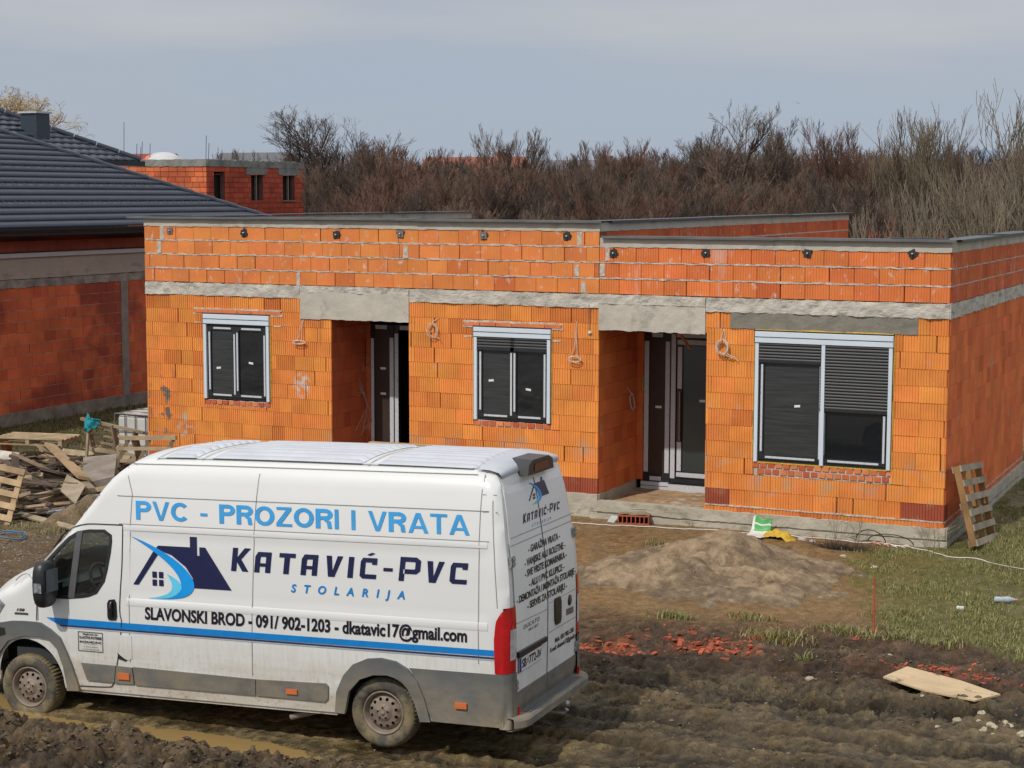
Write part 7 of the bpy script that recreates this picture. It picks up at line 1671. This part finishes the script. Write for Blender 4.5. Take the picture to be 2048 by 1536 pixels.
# stake
m_ = MB(); z0 = onG(.19, -5.16); m_.tube([(.19, -5.16, z0-.05), (.18, -5.16, z0+.66)], .011, 6); tag_(m_.build('marker_stake', simple('red_paint', (.50, .07, .03), .6)), 'thin red marker stake standing upright beside the sand', 'stake')
# bottle
m_ = MB(); m_.lathe([(0, -.13), (.035, -.13), (.04, -.11), (.036, -.05), (.04, 0), (.04, .06), (.018, .11), (.014, .14), (0, .14)], 16, lambda q: np.stack([q[:, 1]*.93+1.38+q[:, 0]*.1, q[:, 1]*.35-3.02+q[:, 0]*.9, q[:, 2]+onG(1.38, -3.02)+.05], -1)); bt = m_.build('plastic_bottle', mat('clear_plastic', (.42, .47, .52), (.30, .35, .40), .2, 12)); tag_(bt, 'crushed clear plastic bottle lying on the grass at the right', 'bottle')
m_ = MB(); m_.lathe([(0, .14), (.017, .14), (.017, .165), (0, .165)], 12, lambda q: np.stack([q[:, 1]*.93+1.38+q[:, 0]*.1, q[:, 1]*.35-3.02+q[:, 0]*.9, q[:, 2]+onG(1.38, -3.02)+.05], -1)); m_.build('bottle_cap', simple('cap_pink', (.6, .2, .18)), bt)
m_ = MB(); m_.box(-.05, .04, -.03, .03, 0, .03, T=lambda q: q*[1, 1, 1+0]+np.array([.92, -3.55, onG(.92, -3.55)])); tag_(m_.build('paper_scrap', STICK), 'small white scrap of paper on the grass left of the bottle', 'paper scrap')
# hollow block by the porch
e_ = empty('hollow_block', (-4.80, -.20, onG(-4.8, -.2)+.0)); e_.rotation_euler = (0, 0, .25); tag_(e_, 'hollow clay block lying on its side with mortar on top below the right recess', 'hollow block')
m_ = MB(); c = (.40, .11, .045)
m_.box(-.25, .25, -.12, .12, 0, .018, c); m_.box(-.25, .25, -.12, .12, .125, .145, c); m_.box(-.25, .25, .1, .12, .018, .125, c)
for k in range(8): x = -.25+k*.0685; m_.box(x, x+.014, -.12, .1, .018, .125, c)
m_.build('block_body', SBR, e_)
m_ = MB(); X, Y = np.meshgrid(np.linspace(-.24, .24, 14), np.linspace(-.11, .11, 8), indexing='ij'); m_.grid(np.stack([X, Y, .148+.03*np.clip(fbm(X, Y, 7, 3, 4)+.5, 0, 1)*(1-(X/.25)**4)], -1)); m_.build('mortar_lump', mat('sandy_mortar', (.27, .20, .13), (.19, .14, .09), .95, 9), e_)
m_ = MB(); P = [(-5.25, -.32, .03), (-5.12, -.36, .04), (-5.05, -.22, .17), (-5.2, -.18, .16)]; m_.add(P+[(p[0]+.01, p[1]+.01, p[2]-.006) for p in P], [(0, 1, 2, 3), (4, 5, 6, 7), (0, 1, 5, 4)]); m_.beam((-5.15, -.38, .05), (-4.95, -.30, .045), .03, .02); tag_(m_.build('sheet_scrap', simple('grey_scrap', (.42, .43, .42))), 'bent grey scrap sheet beside the hollow clay block', 'scrap sheet')
m_ = MB(); m_.beam((-5.72, -.62, .05), (-5.52, -.56, .055), .05, .03); tag_(m_.build('white_profile', simple('pvc_white', (.72, .72, .70))), 'short white plastic profile piece on the ground near the rear of the van', 'profile piece')
m_ = MB(); m_.beam((-5.6, -.9, .04), (-5.28, -.62, .04), .04, .015, (.5, .3, .2)); tag_(m_.build('lath_piece', WOOD), 'thin orange-brown lath on the ground right of the van rear', 'lath')
# cement bag, yellow bag, cable coils
bagm, t, b = new_mat('green_white_bag'); tcn = N(t, 'ShaderNodeTexCoord'); wv_ = N(t, 'ShaderNodeAttribute', attribute_name='Col'); t.links.new(wv_.outputs[0], b.inputs['Base Color']); b.inputs['Roughness'].default_value = .45
m_ = MB(); X, Y = np.meshgrid(np.linspace(0, 1, 22), np.linspace(0, 1, 16), indexing='ij'); zb = surf(-2.75, -.35)
rise = sm(.35, 1.0, X)**.8; P = np.stack([-2.90+.30*Y+.10*X-.05*rise, -.62+.34*np.minimum(X/.5, 1)+.10*rise+.03*np.cos(Y*6)*rise, zb+.02+.24*rise*(1-.12*Y)+.02*fbm(X, Y, 4, 3, 6)], -1); m_.grid(P)
Xc, Yc_ = X[:-1, :-1], Y[:-1, :-1]; gmask = ((Xc > .45) & (Xc < .97) & ~((Xc > .66) & (Xc < .71)) & (Yc_ > .08)); m_.c[0] = np.where(gmask[..., None], np.array((.07, .32, .08)), np.array((.60, .60, .55))).reshape(-1, 3)
bgo = m_.build('cement_bag', bagm); tag_(bgo, 'empty green and white paper bag leaning up against the house plinth', 'bag'); q = bgo.modifiers.new('t', 'SOLIDIFY'); q.thickness = .012
m_ = MB(); X, Y = np.meshgrid(np.linspace(-1, 1, 20), np.linspace(-1, 1, 16), indexing='ij'); zb = surf(-2.3, -.4); m_.grid(np.stack([-2.35+X*.27+.04*Y, -.42+Y*.11-.04*X, zb-.02+.13*np.clip(1-X**2-.6*Y**2, -.3, 1)+.05*fbm(X, Y, 3, 3, 5)-.04*X], -1)); tag_(m_.build('yellow_sack', mat('yellow_mesh', (.62, .40, .03), (.42, .25, .02), .7, 12, bump=.01)), 'crumpled yellow mesh sack right beside the green and white bag', 'sack')
BC = simple('black_hose', (.03, .022, .02), .5)
for k, (cx, cy, r, l_) in enumerate(((-1.05, -.12, .22, 'black hose loop standing against the plinth left of the corner'), (-.75, -.14, .34, 'wide black hose arc right of the smaller loop at the plinth'))):
    a = np.linspace(0, np.pi, 20); m_ = MB(); m_.tube(np.stack([cx+r*np.cos(a), cy-.1*np.sin(a)-.0*a, surf(cx, cy)+.02+.19*np.sin(a)*(1-.2*k)], -1), .008, 5); tag_(m_.build('black_hose', BC), l_, 'hose')
m_ = MB(); rsq = random.Random(2)
for k in range(5): x = -1.05+k*.12; m_.tube([(x, -.32, surf(x, -.32)+.03), (x+.09, -.30+rsq.uniform(-.03, .03), surf(x, -.32)+.05), (x+.2, -.34, surf(x+.2, -.34)+.02)], .009, 5)
tag_(m_.build('pipe_offcut', mat('white_orange', (.68, .66, .66), (.55, .18, .1), .5, 5)), 'small tangle of white and orange offcuts in front of the black hoses', 'offcuts')
m_ = MB(); a = np.linspace(0, 11, 70); m_.tube(np.stack([-13.0+.28*np.cos(a)*(1+.15*np.sin(a*.4)), -5.3+.22*np.sin(a), .03+.03*np.sin(a*1.7)+onG(-13, -5.3)], -1), .012, 5); tag_(m_.build('blue_hose', simple('blue_hose', (.05, .14, .25), .5)), 'coil of dark blue hose on the ground left of the van windscreen', 'hose')
# dark brush in the dug hole
m_ = MB(); rb_ = np.random.RandomState(3)
for k in range(260):
    p = np.array([-1.4+rb_.normal(0, .2), -.55+rb_.normal(0, .07), onG(-1.4, -.55)+.02]); d_ = rb_.normal(0, .6, 3); d_[2] = abs(d_[2])+.2; m_.tube([p, p+d_*.07, p+d_*.12+[0, 0, -.02]], .0035, 3, cap=False)
tag_(m_.build('root_clump', simple('dark_roots', (.03, .02, .016), .9)), 'dark clump of roots in the hollow beside the plinth', 'roots', None, 'stuff')
m_ = MB()
for (x, y, h, s_) in ((-1.55, -.3, .62, .2), (-1.2, -.28, .5, -.1), (-.2, -.25, .5, .02), (-.08, -.22, .45, -.03), (1.7, -.6, .5, .1), (-3.85, -.2, .15, 0)):
    for q in range(6): 
        a = rb_.normal(0, .25); m_.tube([(x, y, surf(x, y)-.02), (x+a*.3, y, surf(x, y)+h*.5), (x+a*.8+s_*.2, y+rb_.normal(0, .06), surf(x, y)+h*(.6+.4*rb_.rand()))], .0035, 3, cap=False)
tag_(m_.build('dry_weeds', simple('dry_stalk', (.30, .24, .15), .9)), 'thin dry weed stalks standing along the house plinth', 'weeds', None, 'stuff')
# crushed brick patches: each patch a small heap of shards
def shards(cx, cy, rx, ry, n, smin, smax, name, label, col=(.40, .095, .045), kind='stuff', cat='brick rubble'):
    m_ = MB(); r_ = np.random.RandomState(int(abs(cx*97+cy*31)))
    for k in range(int(n*.7)):
        x, y = cx+r_.normal(0, rx*.5), cy+r_.normal(0, ry*.5); s_ = smin+(smax-smin)*r_.rand()**2; a = r_.uniform(0, 3.14); c, s2 = math.cos(a), math.sin(a); lx, ly, lz = s_*r_.uniform(.7, 1.7), s_*r_.uniform(.3, .6), s_*r_.uniform(.2, .45); t1 = r_.normal(0, .35)
        z = surf(x, y)+lz*.15
        m_.box(-lx, lx, -ly, ly, -lz*.5, lz, np.array(col)*r_.uniform(.7, 1.2), T=lambda q: np.stack([x+q[:, 0]*c-q[:, 1]*s2, y+q[:, 0]*s2+q[:, 1]*c, z+q[:, 2]+q[:, 0]*t1*.5], -1)+r_.normal(0, s_*.07, (8, 3)))
    return tag_(m_.build(name, SBR), label, cat, None, kind)
shards(-2.45, -7.28, .55, .22, 110, .012, .05, 'brick_rubble', 'crushed orange brick patch just right of the van rear')
shards(-1.32, -6.72, .62, .22, 170, .012, .055, 'brick_rubble', 'largest crushed orange brick patch between sand and ruts')
shards(-1.0, -5.95, .32, .12, 60, .01, .035, 'brick_rubble', 'small crushed brick patch beside a grass tuft below the pale sand')
shards(1.25, -6.78, .65, .16, 130, .01, .04, 'brick_rubble', 'crushed orange brick streak above the plywood sheet')
shards(-1.9, -6.2, .9, .4, 26, .01, .04, 'brick_rubble', 'scattered orange brick bits left of the largest brick patch')
shards(-.2, -5.6, 1.2, .3, 26, .008, .03, 'brick_rubble', 'sparse orange brick crumbs around the foot of the stake')
shards(-5.0, .9, .5, .6, 50, .008, .03, 'brick_rubble', 'brick crumbs scattered on the porch floor of the right recess')
for o in COL.objects:
    pass
# stones
def stone(x, y, s_, label, col=(.42, .36, .25), grp=None, zz=None, flat=.6):
    m_ = MB(); r_ = np.random.RandomState(int(abs(x*53+y*71)*10)); th = np.linspace(0, 2*np.pi, 9)[:-1]; ph = np.linspace(-np.pi/2, np.pi/2, 6)
    P = np.stack([np.cos(ph)[:, None]*np.cos(th)[None], np.cos(ph)[:, None]*np.sin(th)[None]*.8, np.sin(ph)[:, None]*flat+0*th[None]], -1)*s_
    P = P*(1+r_.normal(0, .13, P.shape[:2]+(1,))); a = r_.uniform(0, 3); P = P@np.array([[math.cos(a), math.sin(a), 0], [-math.sin(a), math.cos(a), 0], [0, 0, 1]]); m_.grid(P+np.array([x, y, (surf(x, y) if zz is None else zz)+s_*flat*.3]), col, smooth=False, wrap=True)
    return tag_(m_.build('stone', SBR), label, 'stone', grp)
stone(.62, -6.27, .075, 'flat tan stone on the dark soil above the plywood sheet'); stone(.02, -7.42, .05, 'small tan stone on the smooth slick of mud', (.4, .35, .27)); stone(-.64, -1.66, .05, 'pale stone on the grass right of the sand heap', (.5, .45, .36)); stone(-1.2, -1.2, .05, 'round pale stone at the right foot of the sand heap', (.45, .38, .28))
stone(-1.72, -2.95, .085, 'whitish lump of hardened mortar on the sand heap', (.62, .58, .52), flat=.9)
stone(-2.05, -.32, .07, 'grey mortar lump between the yellow sack and the dug hollow', (.42, .40, .36)); stone(-1.88, -.36, .055, 'smaller grey mortar lump next to the dug hollow', (.42, .40, .36))
rs_ = random.Random(31)
for k in range(26): stone(2.1+rs_.gauss(0, .26), -8.22+rs_.gauss(0, .13), rs_.uniform(.022, .058), 'pale angular stone in the cluster below the plywood sheet', rs_.choice([(.42, .38, .27), (.36, .33, .24), (.48, .43, .30)]), 'stone cluster below the plywood sheet')
# clods and gravel on the mud: uncountable
def scatter(name, label, n, fn, smin, smax, mat_, cols, seed):
    r_ = np.random.RandomState(seed); P = fn(r_, n); n = len(P); Z = ground_h(P[:, 0], P[:, 1]); s_ = smin+(smax-smin)*r_.uniform(0, 1, n)**2.5
    base = np.array([(1, 0, 0), (-.5, .87, 0), (-.5, -.87, 0), (.3, .5, .75), (.5, -.6, .6), (-.6, .05, .65)]); V = base[None]*(1+r_.normal(0, .25, (n, 6, 1)))*s_[:, None, None]; a = r_.uniform(0, 6.28, n); c, s2 = np.cos(a), np.sin(a)
    V = np.stack([V[..., 0]*c[:, None]-V[..., 1]*s2[:, None], V[..., 0]*s2[:, None]+V[..., 1]*c[:, None], V[..., 2]*.6-s_[:, None]*.15], -1); V += np.stack([P[:, 0], P[:, 1], Z], -1)[:, None]
    i = np.arange(n)*6; F = np.concatenate([np.stack([i+a_, i+b_, i+c_], 1) for a_, b_, c_ in ((0, 3, 4), (0, 1, 3), (1, 5, 3), (1, 2, 5), (2, 4, 5), (2, 0, 4), (3, 5, 4))]); col = np.array(cols)[r_.randint(0, len(cols), n)]
    m_ = MB(); m_.add(V.reshape(-1, 3), F, np.tile(col, (7, 1))); tag_(m_.build(name, mat_), label, name.replace('_', ' '), None, 'stuff')
CLM = mat('clod_soil', (1, 1, 1), (.7, .68, .65), .8, 12, attr=True, bump=.006, bscale=60)
soil = [(.10, .066, .036), (.065, .045, .026), (.13, .088, .05), (.045, .033, .021)]
def bankpts(r_, n): x = r_.uniform(-8.6, -2.0, n); y = -12.22-np.abs(r_.normal(0, .8, n)); return np.stack([x, y+.05*(x+5)], -1)
scatter('mud_clods', 'dark clods of mud on the bank in the foreground', 4500, bankpts, .006, .045, CLM, soil, 1)
def rutpts(r_, n): x = r_.uniform(-2.6, 3.6, n); y = r_.uniform(-10.6, -5.6, n)+.1*x; k = (fbm(x, y, 1.1, 3, 77) > -.05); return np.stack([x, y], -1)[k]
scatter('soil_crumbs', 'soil crumbs and small stones over the churned track', 6000, rutpts, .004, .03, CLM, soil+[(.20, .17, .12)], 2)
def midpts(r_, n): x = r_.uniform(-14, 3, n); y = r_.uniform(-11.7, 0, n); return np.stack([x, y], -1)
scatter('gravel', 'fine pale gravel and crumbs scattered over the yard', 9000, midpts, .003, .016, CLM, [(.26, .22, .16), (.16, .12, .08), (.10, .07, .045), (.35, .32, .27)], 3)
def leftpts(r_, n): x = r_.uniform(-15, -11.3, n); y = r_.uniform(-7.5, -2, n); return np.stack([x, y], -1)
scatter('gravel', 'coarse gravelly soil left of the van windscreen', 7000, leftpts, .006, .03, CLM, [(.26, .22, .16), (.16, .12, .08), (.10, .07, .045), (.30, .27, .22)], 4)
# grass
def grass(name, label, n, fn, hmin, hmax, cols, seed, wd_=.006):
    r_ = np.random.RandomState(seed); P = fn(r_, n); n = len(P); Z = ground_h(P[:, 0], P[:, 1]); h = r_.uniform(hmin, hmax, n); a = r_.uniform(0, 6.28, n); ln = r_.uniform(.2, 1.3, n)*h
    b0 = np.stack([P[:, 0], P[:, 1], Z-.01], -1); d_ = np.stack([np.cos(a), np.sin(a), 0*a], -1); s_ = np.stack([-np.sin(a), np.cos(a), 0*a], -1)*wd_*r_.uniform(.6, 1.4, n)[:, None]
    m1 = b0+d_*ln[:, None]*.35+np.stack([0*h, 0*h, h*.65], -1); t1 = b0+d_*ln[:, None]+np.stack([0*h, 0*h, h*.95], -1)
    V = np.stack([b0-s_, b0+s_, m1+s_*.7, m1-s_*.7, t1], 1).reshape(-1, 3); i = np.arange(n)*5; col = np.array(cols)[r_.randint(0, len(cols), n)]*r_.uniform(.75, 1.25, (n, 1))
    m_ = MB(); m_.add(V, np.stack([i, i+1, i+2, i+3], 1), col); m_.add(V[:0], np.zeros((0, 3), int)); m_.f.append(np.stack([i+3, i+2, i+4], 1)); m_.c.append(col); m_.m.append(np.zeros(n, int)); m_.s.append(np.zeros(n, bool))
    tag_(m_.build(name, mat('grass_blades', (1, 1, 1), (.8, .8, .8), .7, 2, attr=True)), label, 'grass', None, 'stuff')
def gright(r_, n):
    x = r_.uniform(-2.2, 4.2, n); y = r_.uniform(-7.2, 9, n); k = r_.rand(n) < grass_mask(x, y)*(.06+1.1*sm(-.12, .34, fbm(x, y, 1.7, 4, 301))); k &= ~((y > 0) & (x < .1)); k &= ~((x < 0.05) & (y > -.2)); return np.stack([x, y], -1)[k]
gc_ = [(.14, .18, .03), (.19, .21, .045), (.29, .26, .09), (.36, .30, .15), (.12, .15, .028), (.25, .19, .10)]
grass('grass', 'short yellow-green winter grass on the right side of the plot', 230000, gright, .02, .075, gc_, 5, .0035)
def gleft(r_, n): x = r_.uniform(-21.7, -14.4, n); y = r_.uniform(-.5, 14, n); k = r_.rand(n) < grass_mask(x, y)*(.2+1.0*sm(-.1, .4, fbm(x, y, 1.2, 3, 303))); return np.stack([x, y], -1)[k]
grass('grass', 'dark green grass between the neighbour wall and the timber pile', 60000, gleft, .03, .12, [(.045, .085, .015), (.07, .11, .02), (.12, .12, .04), (.16, .13, .06)], 6, .008)
def tuft(cx, cy, r, n): return lambda r_, k: np.stack([cx+r_.normal(0, r, n), cy+r_.normal(0, r*.5, n)], -1)
for cx, cy, r, n in ((-2.2, -5.6, .13, 260), (-.75, -5.95, .22, 420), (-.1, -5.4, .2, 260), (.55, -5.6, .18, 200), (-.25, -6.9, .08, 60), (1.2, -5.65, .12, 140), (-3.9, -1.6, .1, 80), (-1.3, -5.2, .15, 120), (-12.9, -4.6, .4, 260)):
    pts_ = tuft(cx, cy, r, n); grass('grass_tuft', 'low green grass tuft growing in the soil at the edge of the sand', n, pts_, .04, .12, gc_, int(abs(cx*10))+50, .006)
